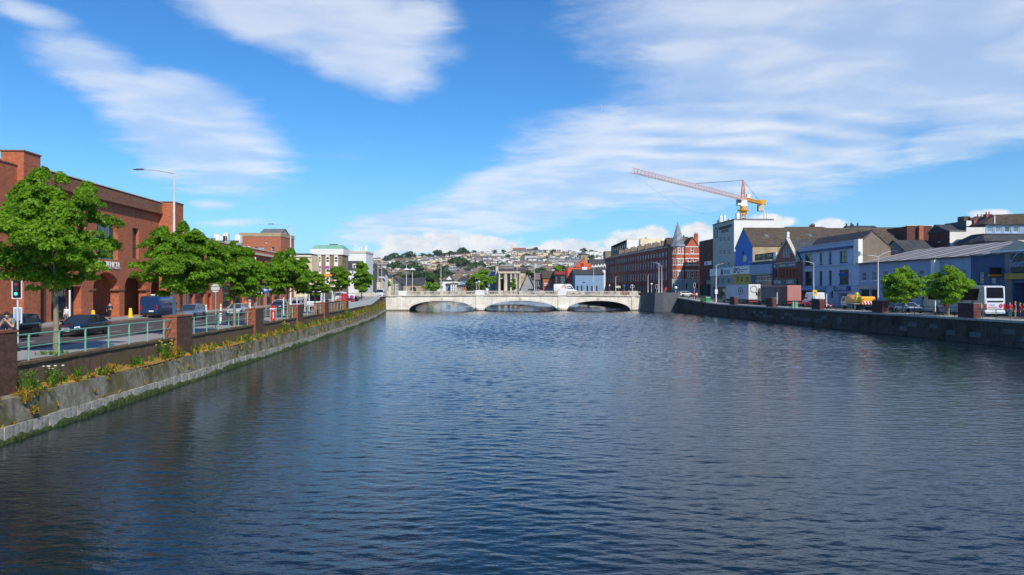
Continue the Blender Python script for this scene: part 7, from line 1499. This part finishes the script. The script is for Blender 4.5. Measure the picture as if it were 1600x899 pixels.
# ------------------------------------------------------------------ street furniture
def lamp(label, loc, H, arms, name='street_lamp', group='street lamps', r0=.10, base=True, mat='pole'):
    """arms: list of (dx, dy, rise)"""
    r = thing(name, label, 'lamp', loc, 0, group)
    MB().tube([(0, 0, -.1), (0, 0, 1.3), (0, 0, 1.35), (0, 0, H)], [r0 * 1.3, r0 * 1.3, r0, r0 * .55], 10).build('pole', M[mat], r)
    for dx_, dy_, rise in arms:
        L = math.hypot(dx_, dy_); pts = [(dx_ * t, dy_ * t, H - .05 + rise * math.sin(t * math.pi / 2)) for t in (0, .25, .5, .75, 1)]
        a = MB().tube(pts, [.055, .05, .045, .04, .04], 7).build('arm', M[mat], r)
        ux, uy = dx_ / L, dy_ / L; hx, hy, hz_ = dx_, dy_, H - .05 + rise; px_, py_ = -uy, ux
        h = MB(); rings = []
        for t, w_, th in ((-.12, .05, .05), (.1, .15, .09), (.55, .16, .08), (.85, .07, .04)): rings.append([(hx + ux * t + px_ * w_ * c, hy + uy * t + py_ * w_ * c, hz_ + th * s + .02) for c, s in ((-1, -.4), (-.7, .7), (.7, .7), (1, -.4))])
        h.loft(rings, 0, True, True).build('lamp_head', M['greyd'], a)
    return r
def LG(a, px): Y = LY(a, px); p = LP(a, Y); p.z = gl(Y); return p
def RG(b, px): Y = RY(b, px); p = RP(b, Y); p.z = gr(Y); return p
def topH(p, py): return zpx(py, p.y) - p.z
p = LG(22.0, 272); lamp('tall grey street lamp rising behind the second maple on the left', p, topH(p, 270), [(-2.55, .5, .35)], r0=.12)
p = LG(24.4, 454); lamp('tall grey street lamp above the fourth maple, in front of the orange brick block', p, topH(p, 353), [(-2.5, .4, .3)], r0=.12)
p = RG(56.3, 1119); l_ = lamp('white curved street lamp with a white box on its pole beside the grey lorry', p, topH(p, 414.5), [(1.7, -.8, .35)], mat='trim'); MB().box(-.3, .3, -.18, .2, topH(p, 459.5), topH(p, 452.5)).build('pole_box', M['white'], l_)
p = RG(57.0, 1372); lamp('double armed street lamp before the blue warehouse', p, topH(p, 401), [(-1.5, .3, .25), (1.7, -.5, .75)])
p = RG(57.0, 1271.5); lamp('slim street lamp in front of the blue car park building', p, topH(p, 411.5), [(-1.25, .5, .35)], r0=.07)
p = CP(1029.5, 207, 4.0); lamp('tall lamp standard at the right end of the bridge, arm to the left', p, topH(p, 412), [(-1.2, 0, .25)], r0=.13); p = CP(1034, 208, 4.0); lamp('second plain pole close beside the tall lamp standard at the right bridge end', p, topH(p, 415), [(-.5, .1, .2)], r0=.11)
GB = 'tall lamp poles around the bridge'
for px, Y, yt, a, lb in ((590.5, 228, 411.5, [(-.6, 0, .1)], 'tall white pole at the left end of the bridge, left of two'), (596.6, 230, 410.5, [(.6, 0, .1)], 'tall white pole at the left end of the bridge, right of two'), (689, 224, 409, [(.5, 0, .15)], 'tall pole behind the left bridge arch'), (807.8, 224, 412, [(.5, 0, .15)], 'tall pole in front of the church porch'), (835.4, 226, 419.5, [(-.5, 0, .15)], 'tall pole left of the dark timber shop house'), (927.6, 224, 417, [(-.4, 0, .1)], 'tall pole in front of the pale blue warehouse'), (1012.5, 226, 430, [(.4, 0, .1)], 'pole in front of the brick terrace, near its right end'), (962, 226, 433, [(.4, 0, .1)], 'pole in front of the brick terrace, near its left end')):
    p = CP(px, Y, 4.05); lamp(lb, p, topH(p, yt), a, 'lamp_pole', GB, .1)
for px, lb in ((635, 'floodlight pole with a pale disc head, left of two above the slate hall'), (644.5, 'floodlight pole with a pale disc head, right of two above the slate hall')):
    p = CP(px, 226, 4.05); H = topH(p, 413 if px < 640 else 417); r = thing('floodlight_pole', lb, 'lamp', p, 0, GB); MB().tube([(0, 0, 0), (0, 0, H)], [.13, .07], 8).build('pole', M['pole'], r); zd = topH(p, 422); MB().lathe([(.95, 0), (.9, .16), (.3, .42), (.08, .5)], (0, 0, zd), 16).build('disc_head', M['white'], r)
def globe(lb, p, yt, rr_=.3, grp='globe lamps by the bridge'):
    r = thing('globe_lamp', lb, 'lamp', p, 0, grp); H = topH(p, yt); MB().tube([(0, 0, 0), (0, 0, H - rr_)], [.08, .05], 8).build('pole', M['pole'], r); MB().lathe([(rr_ * math.sin(math.pi * i / 8) + .004, H - rr_ * math.cos(math.pi * i / 8)) for i in range(9)], (0, 0, 0), 12).build('globe', M['white'], r)
globe('globe lamp on the bridge parapet above the first pier', BX(748.6, .15) + Vector((0, 0, 1.25)), 440.5); globe('small globe lamp just left of the first pier lamp', BX(741, 14.5) + Vector((0, 0, 1.2)), 441.5, .22)
globe('white globe lamp in front of the turret building', RG(55.4, 1056), 450, .42); globe('globe lamp at the right end of the bridge by the terrace', CP(1018, 214, 4.0), 444, .3)
p = CP(988, 212.5, 5.2); r = thing('lamp_bracket', 'ornate white double scroll lamp on the last bridge pedestal', 'lamp', p); H = topH(p, 445)
MB().tube([(0, 0, 0), (0, 0, H)], .08, 8).build('pole', M['trim'], r)
for s in (-1, 1): MB().tube([(s * .55 * math.sin(t), 0, H * .72 + .5 * math.cos(t) * (1 if t < 2 else .7)) for t in [i * .35 for i in range(9)]], .06, 6).build('scroll', M['trim'], r)
# signs
def sign(label, p, yc, shape, face, w_, h=None, rz=0.0, name='road_sign', post='metal', back=None, group=None, ext=.1):
    r = thing(name, label, 'sign', p, rz, group); zc = zpx(yc, p.y) - p.z
    MB().tube([(0, 0, -.1), (0, 0, zc + (h or w_) * .45 + ext)], .04, 8).build('post', M[post], r)
    if shape == 'disc': MB().disc((0, -.06, zc), (0, 1, 0), w_ / 2, 24, 0, .03).build('plate', M[face], r)
    else: MB().box(-w_ / 2, w_ / 2, -.075, -.045, zc - h / 2, zc + h / 2).build('plate', M[face], r)
    return r
r = sign('round sign seen from its plain pale back on a thin post by the second railing', LP(19.75, LY(19.75, 337), 2.7), 450.5, 'disc', 'pole', .66, ext=.02); zc = zpx(450.5, r.location.y) - 2.7
for dz_ in (-.14, .14): MB().box(-.3, .3, -.1, -.077, zc + dz_ - .025, zc + dz_ + .025).build('bracket', M['metal'], r)
r = sign('blue round direction sign with a white arrow on a post by the third railing bay', LP(20.8, LY(20.8, 415.5), 2.7), 453.5, 'disc', 'sign_b', .62); zc = zpx(453.5, r.location.y) - 2.7
MB().prism([(.2, zc - .03), (-.05, zc - .03), (-.05, zc - .14), (-.22, zc + .02), (-.05, zc + .18), (-.05, zc + .07), (.2, zc + .07)], -.10, -.08).build('arrow', M['sign_w'], r)
r = sign('small white and red triangular sign across the road left of the blue arrow sign', LP(29.0, LY(29.0, 406), 2.58), 456, 'box', 'sign_w', .75, .7); zc = zpx(453.5, r.location.y) - 2.58; MB().prism([(-.42, zc), (.42, zc), (0, zc + .75)], -.12, -.08).build('triangle', M['red'], r)
r = thing('marker_post', 'red and white post standing behind the third railing bay', 'post', LP(19.7, 77.5, 2.7), 0); MB().box(-.27, .27, -.2, .2, 0, 1.05).build('base', M['red'], r); MB().box(-.30, .30, -.22, .22, 1.053, 1.25).build('white_band', M['sign_w'], r); MB().box(-.27, .27, -.2, .2, 1.253, 1.5).build('cap', M['red'], r); MB().box(.02, .12, -.215, -.202, .2, .85).build('stripe', M['sign_w'], r)
BL = 'white bollards along the left road'
wb = MB().tube([(0, 0, 0), (0, 0, .92)], .12, 10).lathe([(.125, .92), (.10, 1.0), (.02, 1.03)], (0, 0, 0), 10)
for a, px, lb in ((23.6, 344.5, 'white bollard beside the round sign back'), (36.5, 322, 'white bollard at the foot of the red door across the road'), (36.2, 345, 'white bollard to the right of the red door pier'), (36.0, 399.5, 'white bollard by the far shop windows'), (35.0, 391, 'tall white bollard left of the far shop windows')):
    r = thing('bollard', lb, 'bollard', LG(a, px) if a > 30 else LP(a, LY(a, px), 2.58), 0, BL); obj('shaft', wb.mesh('shaft', M['white']), r); MB().tube([(0, 0, .62), (0, 0, .74)], .124, 10).build('band', M['sheet_lt'], r)
for px, lb in ((145.5, 'yellow tapered bollard at the left foot of the first arcade arch'), (203.8, 'yellow tapered bollard between the second arch and the blue van')):
    r = thing('bollard', lb, 'bollard', LG(37.9, px), 0, 'yellow bollards by the arcade'); MB().lathe([(.27, 0), (.25, .12), (.16, .98), (.12, 1.04), (.02, 1.06)], (0, 0, 0), 12).build('shaft', M['yellow'], r); MB().lathe([(.36, -.02), (.36, .06), (.28, .07)], (0, 0, 0), 12).build('base', M['yellow'], r)
def signal(label, p, yc, rz, group=None, sc=1.0, go=True):
    r = thing('traffic_light', label, 'traffic light', p, rz, group); zc = zpx(yc, p.y) - p.z
    MB().tube([(0, .08, -.1), (0, .08, zc + .4 * sc)], .055, 8).build('pole', M['pole'], r)
    h = MB().box(-.15 * sc, .15 * sc, -.12, .02, zc - .45 * sc, zc + .45 * sc).build('signal_head', M['black'], r)
    b_ = MB(); 
    for q in ((-.29, .29, -.58, -.53), (-.29, .29, .53, .58), (-.29, -.24, -.53, .53), (.24, .29, -.53, .53)): b_.box(q[0] * sc, q[1] * sc, -.02, .015, zc + q[2] * sc, zc + q[3] * sc)
    b_.build('white_border', M['sign_w'], r); MB().box(-.24 * sc, .24 * sc, .02, .03, zc - .53 * sc, zc + .53 * sc).build('backing_board', M['black'], r)
    for k, mt in ((.28, 'dkred'), (0, 'trim_dk'), (-.28, 'go' if go else 'trim_dk')): MB().disc((0, -.125, zc + k * sc), (0, 1, 0), .10 * sc, 14, 0, .02).build('lens', M[mt], h)
    return r
signal('traffic light showing green with a white bordered backing board at the left edge', LP(27.0, LY(27.0, 26.5), 2.58), 452, .1)
signal('traffic light on the right quay corner in front of the turret building', RG(57.5, 1085), 446, 0, go=False); signal('traffic light at the right end of the bridge', CP(1026, 214, 4.0), 448, 0, go=False)
PO = 'slim white posts along the left road'
for a, px, yt, lb in ((33.5, 109, 453.5, 'white post standing by the arcade, above the dark blue saloon'), (23.5, 464, 438, 'tall thin white post right of the fourth maple'), (24.0, 476.5, 452, 'white post left of the white bus'), (24.0, 483, 452.5, 'white post close to the left side of the white bus'), (22.6, 506.5, 447, 'white post right of the white bus'), (23.5, 519, 455, 'white post between the bus and the red panel'), (21.5, 521.5, 458, 'shorter white post left of the red panel'), (24.5, 399, 402, 'thin white flag pole above the third maple'), (22.5, 443, 465, 'short pale post by the dark grey saloon')):
    p = LG(a, px); p.z -= .12; r = thing('post', lb, 'post', p, 0, PO); MB().tube([(0, 0, -.05), (0, 0, topH(p, yt))], .075, 8).build('shaft', M['white'], r); MB().lathe([(.13, 0), (.13, .1), (.08, .14)], (0, 0, 0), 8).build('foot', M['metal'], r)
QW = 'thin white marker posts on the right quay'
for px, yt, lb in ((1214.3, 457, 'thin white marker post in front of the pink container lorry'), (1291.5, 459, 'thin white marker post left of the works truck'), (1461.3, 470, 'white marker post in front of the coach, left of the small tree'), (1075.5, 461.5, 'short white topped post near the green bin')):
    p = RG(55.3, px); r = thing('marker_post', lb, 'post', p, 0, QW); MB().tube([(0, 0, -.05), (0, 0, topH(p, yt))], .07, 8).build('shaft', M['white'], r); MB().tube([(0, 0, .0), (0, 0, .5)], .085, 8).build('sleeve', M['black'], r)
r = sign('yellow square sign on a post beside the white van and the red saloon', RG(57.6, 1273), 458, 'box', 'yellow', .72, .95, name='yellow_sign'); zc = zpx(458, r.location.y) - r.location.z; MB().box(-.18, .18, -.1, -.077, zc - .06, zc + .12).build('symbol', M['trim_dk'], r)
sign('small round red and white sign at the bridge end of the right quay', RG(55.6, 1040.5), 451.5, 'disc', 'red', .75); sign('blue round sign in front of the brick terrace', CP(975.5, 214, 4.05), 446.5, 'disc', 'sign_b', .6); sign('tan board on posts in front of the brick terrace', CP(966, 216, 4.05), 448.5, 'box', 'trim_stone', 1.3, .6, name='board_sign'); sign('thin post sign by the blue warehouse corner', CP(952.5, 215, 4.05), 446, 'box', 'pole', .3, .5)
r = thing('litter_bin', 'bright green bin on the right quay near the wall shrub', 'bin', RG(55.8, 1106)); MB().box(-.5, .5, -.4, .4, 0, 1.0, 0, 1.08, 1.08).build('bin_body', plain('bin_green', (.03, .38, .16), .45, .1, 2), r); MB().box(-.58, .58, -.46, .46, 1.003, 1.15).build('lid', M['white'], r)
r = thing('utility_cabinet', 'green utility cabinet on the right quay below the pink container lorry', 'cabinet', RG(55.5, 1241.5)); MB().box(-.45, .45, -.3, .3, -.2, 1.05).build('cabinet_body', M['rail'], r); MB().box(-.5, .5, -.35, .35, 1.053, 1.12).build('lid', M['rail_dk'], r); MB().box(-.02, .02, -.315, -.302, 0, .95).build('door_seam', M['black'], r)
for a, Y, face, lb, shp in ((25.6, 158, 'red', 'red advertising panel at the far end of the left pavement', 0), (24.3, 160, 'sign_w', 'white advertising panel with a purple disc right of the red panel', 1), (27.0, 150, 'sign_w', 'small white panel left of the red advertising panel', 2)):
    p = LP(a, Y, gl(Y)); r = thing('advert_panel', lb, 'sign', p, -.1, 'advert panels on the left pavement'); s = .62 if shp < 2 else .55
    MB().box(-s, s, -.08, .08, .5, 2.2).build('panel', M[face], r); MB().box(-s * .3, s * .3, -.07, .07, 0, .497).build('stand', M['metal'], r); MB().box(-s - .04, s + .04, -.1, .1, 2.203, 2.28).build('frame', M['metal'], r)
    if shp == 1: MB().disc((0, -.09, 1.4), (0, 1, 0), .46, 18, 0, .02).build('disc', M['purple'], r)
    if shp == 0: MB().disc((0, -.09, 1.4), (0, 1, 0), .36, 18, 0, .02).build('disc', M['pink'], r)
r = thing('notice_board', 'white framed notice board below the traffic light at the left edge', 'sign', LP(29.5, LY(29.5, 28), 2.7), .1); MB().box(-.26, .26, -.04, .04, .9, 1.95).build('frame', M['sign_w'], r); MB().box(-.2, .2, -.06, -.043, .98, 1.87).build('notice', M['signgrey'], r); MB().tube([(0, .02, 0), (0, .02, .897)], .04, 6).build('post', M['metal'], r)
for px, py, Y, lb in ((940, 167, 120, 'small white gull flying alone high above the bridge'), (536.5, 347, 150, 'tiny bird in the sky left of the hill')):
    r = thing('gull', lb, 'bird', CP(px, Y, zpx(py, Y)), .6); MB().lathe([(.01, -.22), (.07, -.1), (.08, .05), (.03, .2)], (0, 0, 0), 8).build('body', M['white'], r)
    for s in (1, -1): MB().loft([[(0, s * .05, .02), (.1, s * .05, .02), (.1, s * .05, .05), (0, s * .05, .05)], [(.02, s * .28, .14), (.11, s * .28, .14), (.11, s * .28, .155), (.02, s * .28, .155)], [(-.02, s * .52, .08), (.03, s * .52, .08), (.03, s * .52, .09), (-.02, s * .52, .09)]], 0, True, False).build('wing', M['grey'], r)
# ------------------------------------------------------------------ people
def skin_mesh(name, chains, mat, sub=1):
    """chains of (point, radius); the first point of a later chain may repeat an earlier one and joins it"""
    vs, es, rs, idx = [], [], [], {}
    def vid(p, r_):
        k = tuple(round(c, 4) for c in p)
        if k not in idx: idx[k] = len(vs); vs.append(p); rs.append(r_)
        return idx[k]
    for ch in chains:
        q = [vid(p, r_) for p, r_ in ch]; es += [(a, b) for a, b in zip(q, q[1:]) if a != b]
    me = bpy.data.meshes.new(name); me.from_pydata(vs, es, []); me.update(); o = bpy.data.objects.new(name, me); col.objects.link(o)
    o.modifiers.new('skin', 'SKIN'); sk = me.skin_vertices[0].data
    for i, r_ in enumerate(rs): sk[i].radius = (r_, r_) if not isinstance(r_, tuple) else r_
    sk[0].use_root = True
    sm = o.modifiers.new('sub', 'SUBSURF'); sm.levels = sub; sm.render_levels = sub
    bpy.context.view_layer.update(); dg = bpy.context.evaluated_depsgraph_get(); out = bpy.data.meshes.new_from_object(o.evaluated_get(dg)); bpy.data.objects.remove(o); bpy.data.meshes.remove(me)
    out.materials.clear(); out.materials.append(mat); out.polygons.foreach_set('use_smooth', [True] * len(out.polygons)); return out
def pose(kind):
    J = dict(pel=(0, 0, .95), sp=(0, 0, 1.13), ch=(.0, 0, 1.33), nk=(.01, 0, 1.48), jaw=(.035, 0, 1.56), hd=(.02, 0, 1.64), tp=(.015, 0, 1.70))
    for s, n in ((1, 'l'), (-1, 'r')):
        J.update({'sh' + n: (0, s * .17, 1.41), 'el' + n: (-.03, s * .23, 1.13), 'wr' + n: (.05, s * .24, .90), 'hp' + n: (0, s * .09, .90), 'kn' + n: (.02, s * .10, .50), 'an' + n: (-.01, s * .10, .08), 'to' + n: (.15, s * .12, .035)})
    if kind == 'walk': J.update(knl=(.14, .10, .52), anl=(.18, .10, .10), tol=(.34, .11, .06), knr=(-.04, -.10, .50), anr=(-.26, -.10, .14), tor=(-.14, -.11, .05), ell=(-.14, .23, 1.16), wrl=(-.16, .23, .92), elr=(.06, -.23, 1.14), wrr=(.20, -.22, .96))
    if kind == 'work': J.update(ell=(.16, .22, 1.18), wrl=(.38, .14, 1.14), elr=(.16, -.22, 1.18), wrr=(.38, -.14, 1.14))
    if kind == 'lean':
        J.update(sp=(.12, 0, 1.11), ch=(.27, 0, 1.25), nk=(.37, 0, 1.37), jaw=(.44, .0, 1.41), hd=(.45, .0, 1.50), tp=(.45, .0, 1.56), shl=(.30, .18, 1.30), shr=(.30, -.18, 1.30), ell=(.54, .27, 1.0), elr=(.54, -.25, 1.0), wrl=(.60, .09, 1.24), wrr=(.60, -.10, 1.24), knl=(.06, .10, .50), knr=(-.02, -.10, .5))
    return {k: Vector(v) for k, v in J.items()}
PM = {}
def person(label, loc, head, kind, top, legs, hair='hair', sc=1.0, sleeves=True, group=None, shoes='black'):
    r = thing('person', label, 'person', loc, head, group); r.scale = (sc,) * 3; J = pose(kind)
    if kind not in PM:
        ch = [[(J['pel'], .12), (J['sp'], .105), (J['ch'], .125), (J['nk'], .052), (J['jaw'], .068), (J['hd'], .088), (J['tp'], .066)]]
        fd = (J['hd'] - J['nk']).normalized(); fw = Vector((1, 0, 0)); fw = (fw - fd * fw.dot(fd)).normalized(); ch.append([(J['hd'], .088), (J['hd'] + fw * .098 - fd * .02, .014)])
        for n, s in (('l', 1), ('r', -1)):
            ch.append([(J['ch'], .125), (J['sh' + n], .062), (J['el' + n], .042), (J['wr' + n], .030)]); ch.append([(J['pel'], .12), (J['hp' + n], .088), (J['kn' + n], .058), (J['an' + n], .042), (J['to' + n], .032)])
            d = (J['wr' + n] - J['el' + n]).normalized(); w_ = J['wr' + n]; pm_ = w_ + d * .07; ch.append([(w_, .030), (pm_, .034)]); sd = d.cross(Vector((0, s, .2))).normalized(); ax = d.cross(sd).normalized()
            for k, (o_, L) in enumerate(((-.03, .065), (-.01, .08), (.01, .075), (.03, .058))): ch.append([(pm_, .034), (pm_ + sd * o_ + d * .035, .011), (pm_ + sd * o_ * 1.15 + d * (.035 + L * .6), .009), (pm_ + sd * o_ * 1.1 + d * (.03 + L) + ax * .02, .008)])
            ch.append([(w_ + d * .03, .026), (w_ + d * .05 + sd * -.045, .012), (w_ + d * .085 + sd * -.058, .010)]); ch.append([(w_, .030), (w_ + d * .03, .026)])
        body = skin_mesh('body', ch, M['skin'], 2 if kind == 'lean' else 1)
        def tp(full):
            c = [[(J['pel'] + Vector((0, 0, .0)), .135), (J['sp'], .128), (J['ch'], .150), (J['ch'].lerp(J['nk'], .6), .085)]]
            for n in 'lr': c.append([(J['ch'], .150), (J['sh' + n], .080), (J['el' + n], .060)] + ([(J['el' + n].lerp(J['wr' + n], .9), .044)] if full else []))
            if not full:
                for q in c[1:]: q[-1] = (J['sh' + q and 'shl'] if 0 else q[1][0].lerp(q[-1][0], .75), .062)
            return c
        lg_ = [[(J['pel'] + Vector((0, 0, .06)), .135), (J['pel'] + Vector((0, 0, -.02)), .138)]] + [[(J['pel'] + Vector((0, 0, -.02)), .138), (J['hp' + n] + Vector((0, 0, -.06)), .104), (J['kn' + n], .074), (J['an' + n] + Vector((0, 0, .03)), .062)] for n in 'lr']
        PM[kind] = (body, skin_mesh('jacket', tp(True), M['black']), skin_mesh('shirt', tp(False), M['black'], 2 if kind == 'lean' else 1), skin_mesh('trousers', lg_, M['black']), J)
    body, jk, shm, tr, J = PM[kind]; obj('body', body, r)
    for me, mat, nm in ((jk if sleeves else shm, top, 'jacket' if sleeves else 'shirt'), (tr, legs, 'trousers')): m2 = me.copy(); m2.materials.clear(); m2.materials.append(mat); obj(nm, m2, r)
    fd = (J['hd'] - J['nk']).normalized(); fw = Vector((1, 0, 0)); fw = (fw - fd * fw.dot(fd)).normalized(); sd = fd.cross(fw)
    h = MB(); rings = []
    for i in range(7):
        t = i / 6; a0 = R(-50 + 140 * t); rr_ = .112 * math.cos(min(a0, R(88))); c = J['hd'] + fd * (.035 + .105 * math.sin(a0)) - fw * .012
        rings.append([c + fw * (rr_ * math.cos(b) * (.55 if math.cos(b) > 0 and a0 < R(22) else 1.0)) + sd * rr_ * .92 * math.sin(b) for b in (2 * math.pi * k / 14 for k in range(14))])
    h.loft(rings, 0, True, True).build('hair', M[hair], r)
    for s in (1, -1):
        MB().disc(J['hd'] + fw * .083 + sd * s * .034 + fd * .005, fw, .012, 8, 0, .012).build('eye', M['black'], r); MB().disc(J['hd'] + sd * s * .092 - fd * .01, sd, .024, 8, 0, .016).build('ear', M['skin'], r)
    MB().box(-.022, .022, -.006, .006, -.004, .004).build('mouth', M['dkred'], r, J['jaw'] + fw * .066 + fd * .02, math.pi / 2)
    for n in 'lr':
        a, t = J['an' + n], J['to' + n]; d = Vector((t.x - a.x, t.y - a.y, 0)).normalized(); z0 = min(a.z, t.z) - .045; q = Vector((-d.y, d.x, 0))
        MB().loft([[a - d * .07 + q * w_ + Vector((0, 0, zz_)) for w_, zz_ in ((-.04, z0 - a.z), (-.04, .02), (.04, .02), (.04, z0 - a.z))], [a + d * .05 + q * w_ + Vector((0, 0, zz_)) for w_, zz_ in ((-.045, z0 - a.z), (-.045, .0), (.045, .0), (.045, z0 - a.z))], [t + d * .07 + q * w_ + Vector((0, 0, zz_)) for w_, zz_ in ((-.04, z0 - t.z), (-.035, .0), (.035, .0), (.04, z0 - t.z))]], 0, True, True).build('shoe', M[shoes], r)
    return r
cl = lambda n, c: plain(n, c, .8, .12, 6)
C = dict(teal=cl('grey_green_cloth', (.16, .21, .19)), denim=cl('denim_cloth', (.05, .08, .15)), dark=cl('dark_cloth', (.02, .021, .026)), navy=cl('navy_cloth', (.02, .03, .07)), red=cl('red_cloth', (.55, .02, .02)), white=cl('white_cloth', (.78, .78, .76)), grey=cl('grey_cloth', (.16, .155, .16)), tan=cl('tan_cloth', (.35, .25, .15)), hi=cl('hi_vis_cloth', (.62, .85, .05)), org=cl('orange_cloth', (.75, .2, .03)), pink=cl('pink_cloth', (.65, .22, .26)), green=cl('green_cloth', (.04, .13, .10)))
strip('step', lambda Y: qx(Y) - .95, lambda Y: qx(Y) - 3.2, .58, M['kerb'], Y0=31.05, Y1=32.1)
person('man in grey green shirt leaning on the nearest pillar, hands at his face', (qx(31.4) - 1.22, 31.45, 3.28), R(-82), 'lean', C['teal'], C['denim'], sleeves=False)
def lp_(label, a, px, head, kind, top, legs, **k): Y = LY(a, px); return person(label, LP(a, Y, gl(Y)), head, kind, C[top], C[legs], group=k.pop('group', 'people walking on the left bank'), **k)
lp_('person in a dark jacket walking past the first arcade arch', 38.0, 171.5, RZL, 'walk', 'navy', 'dark', sc=1.05)
lp_('person in white sitting height by the white post at the arcade', 35.6, 104, RZL + 3, 'stand', 'white', 'grey', sc=.95)
lp_('person in an orange top on the road edge right of the silver hatchback', 30.5, 384, RZL + 3, 'walk', 'org', 'dark')
lp_('person in white and pink by the far shop windows', 36.0, 390, RZL, 'stand', 'pink', 'white')
lp_('person in dark clothes right of the white bus', 23.4, 511, RZL, 'walk', 'dark', 'navy')
lp_('person in black beside the panel with the purple disc', 22.6, 556, RZL + 3, 'stand', 'dark', 'dark', sc=1.08); lp_('person in pink right behind the person in black', 22.4, 558.8, RZL, 'walk', 'pink', 'grey'); lp_('person in red on the pavement left of the red panel', 24.3, 528, RZL, 'walk', 'red', 'dark'); lp_('person with a cream top at the left end of the bridge', 23.6, 604, RZL, 'walk', 'tan', 'dark')
GR = 'people standing on the right quay'
def rp_(label, b_, px, head, kind, top, legs, **k): Y = RY(b_, px); return person(label, RP(b_, Y, gr(Y)), head, kind, C[top], C[legs], group=k.pop('group', GR), **k)
rp_('person in a red top and green trousers nearest the back of the coach', 58.3, 1578, -2.2, 'stand', 'red', 'green', sc=1.02); rp_('person in grey hooded jacket and pale trousers between two people in red', 57.4, 1586.5, 2.6, 'stand', 'grey', 'tan', hair='hair_f', sc=1.06); rp_('fair haired person in a bright red jacket at the right edge', 57.9, 1594, 2.9, 'stand', 'red', 'navy', hair='hair_f', sc=.98); rp_('person in dark clothes behind the people in red jackets', 59.6, 1600, 2.0, 'stand', 'dark', 'dark')
rp_('person in a tan top by the moss topped dark pillar', 57.2, 1532.5, RZR, 'walk', 'tan', 'denim'); rp_('person with a red top under the second small tree', 58.0, 1477, RZR, 'walk', 'red', 'grey'); rp_('person with a pink top beside the silver estate car', 58.0, 1387, RZR, 'stand', 'pink', 'denim', sc=1.05)
rp_('person in white and red beside the wall shrub on the right quay', 56.6, 1088.5, RZR, 'walk', 'white', 'red', sc=1.05); rp_('person in red left of the person in white by the wall shrub', 57.0, 1084.8, RZR, 'walk', 'red', 'dark'); rp_('person in red near the right end of the bridge', 56.2, 1038, RZR, 'stand', 'red', 'dark')
person('workman in a hi-vis yellow jacket and white helmet behind the works truck', RP(59.0, 117.2, 2.75 + 1.05), RZR + 2.6, 'work', C['hi'], C['hi'], 'hair', 1.08)
r = thing('work_platform', 'low grey work platform under the hi-vis workman beside the truck', 'platform', RP(59.0, 117.2, 2.62)); MB().box(-.7, .7, -.7, .7, 1.0, 1.13).build('deck', M['metal'], r)
for sx in (-.6, .6):
    for sy in (-.6, .6): MB().tube([(sx, sy, 0), (sx, sy, .997)], .04, 6).build('leg', M['metal'], r)
# ------------------------------------------------------------------ thin summer haze
HZ = .00007
m, t = new_mat('haze_air')
t.n('ShaderNodeOutputMaterial', {'Volume': t.n('ShaderNodeVolumePrincipled', {'Color': (.78, .88, 1.0), 'Density': HZ, 'Anisotropy': .2})})
o = MB().box(-1700, 1700, -150, 2100, -4.2, 110).build('haze', m); tag(o, kind='stuff')
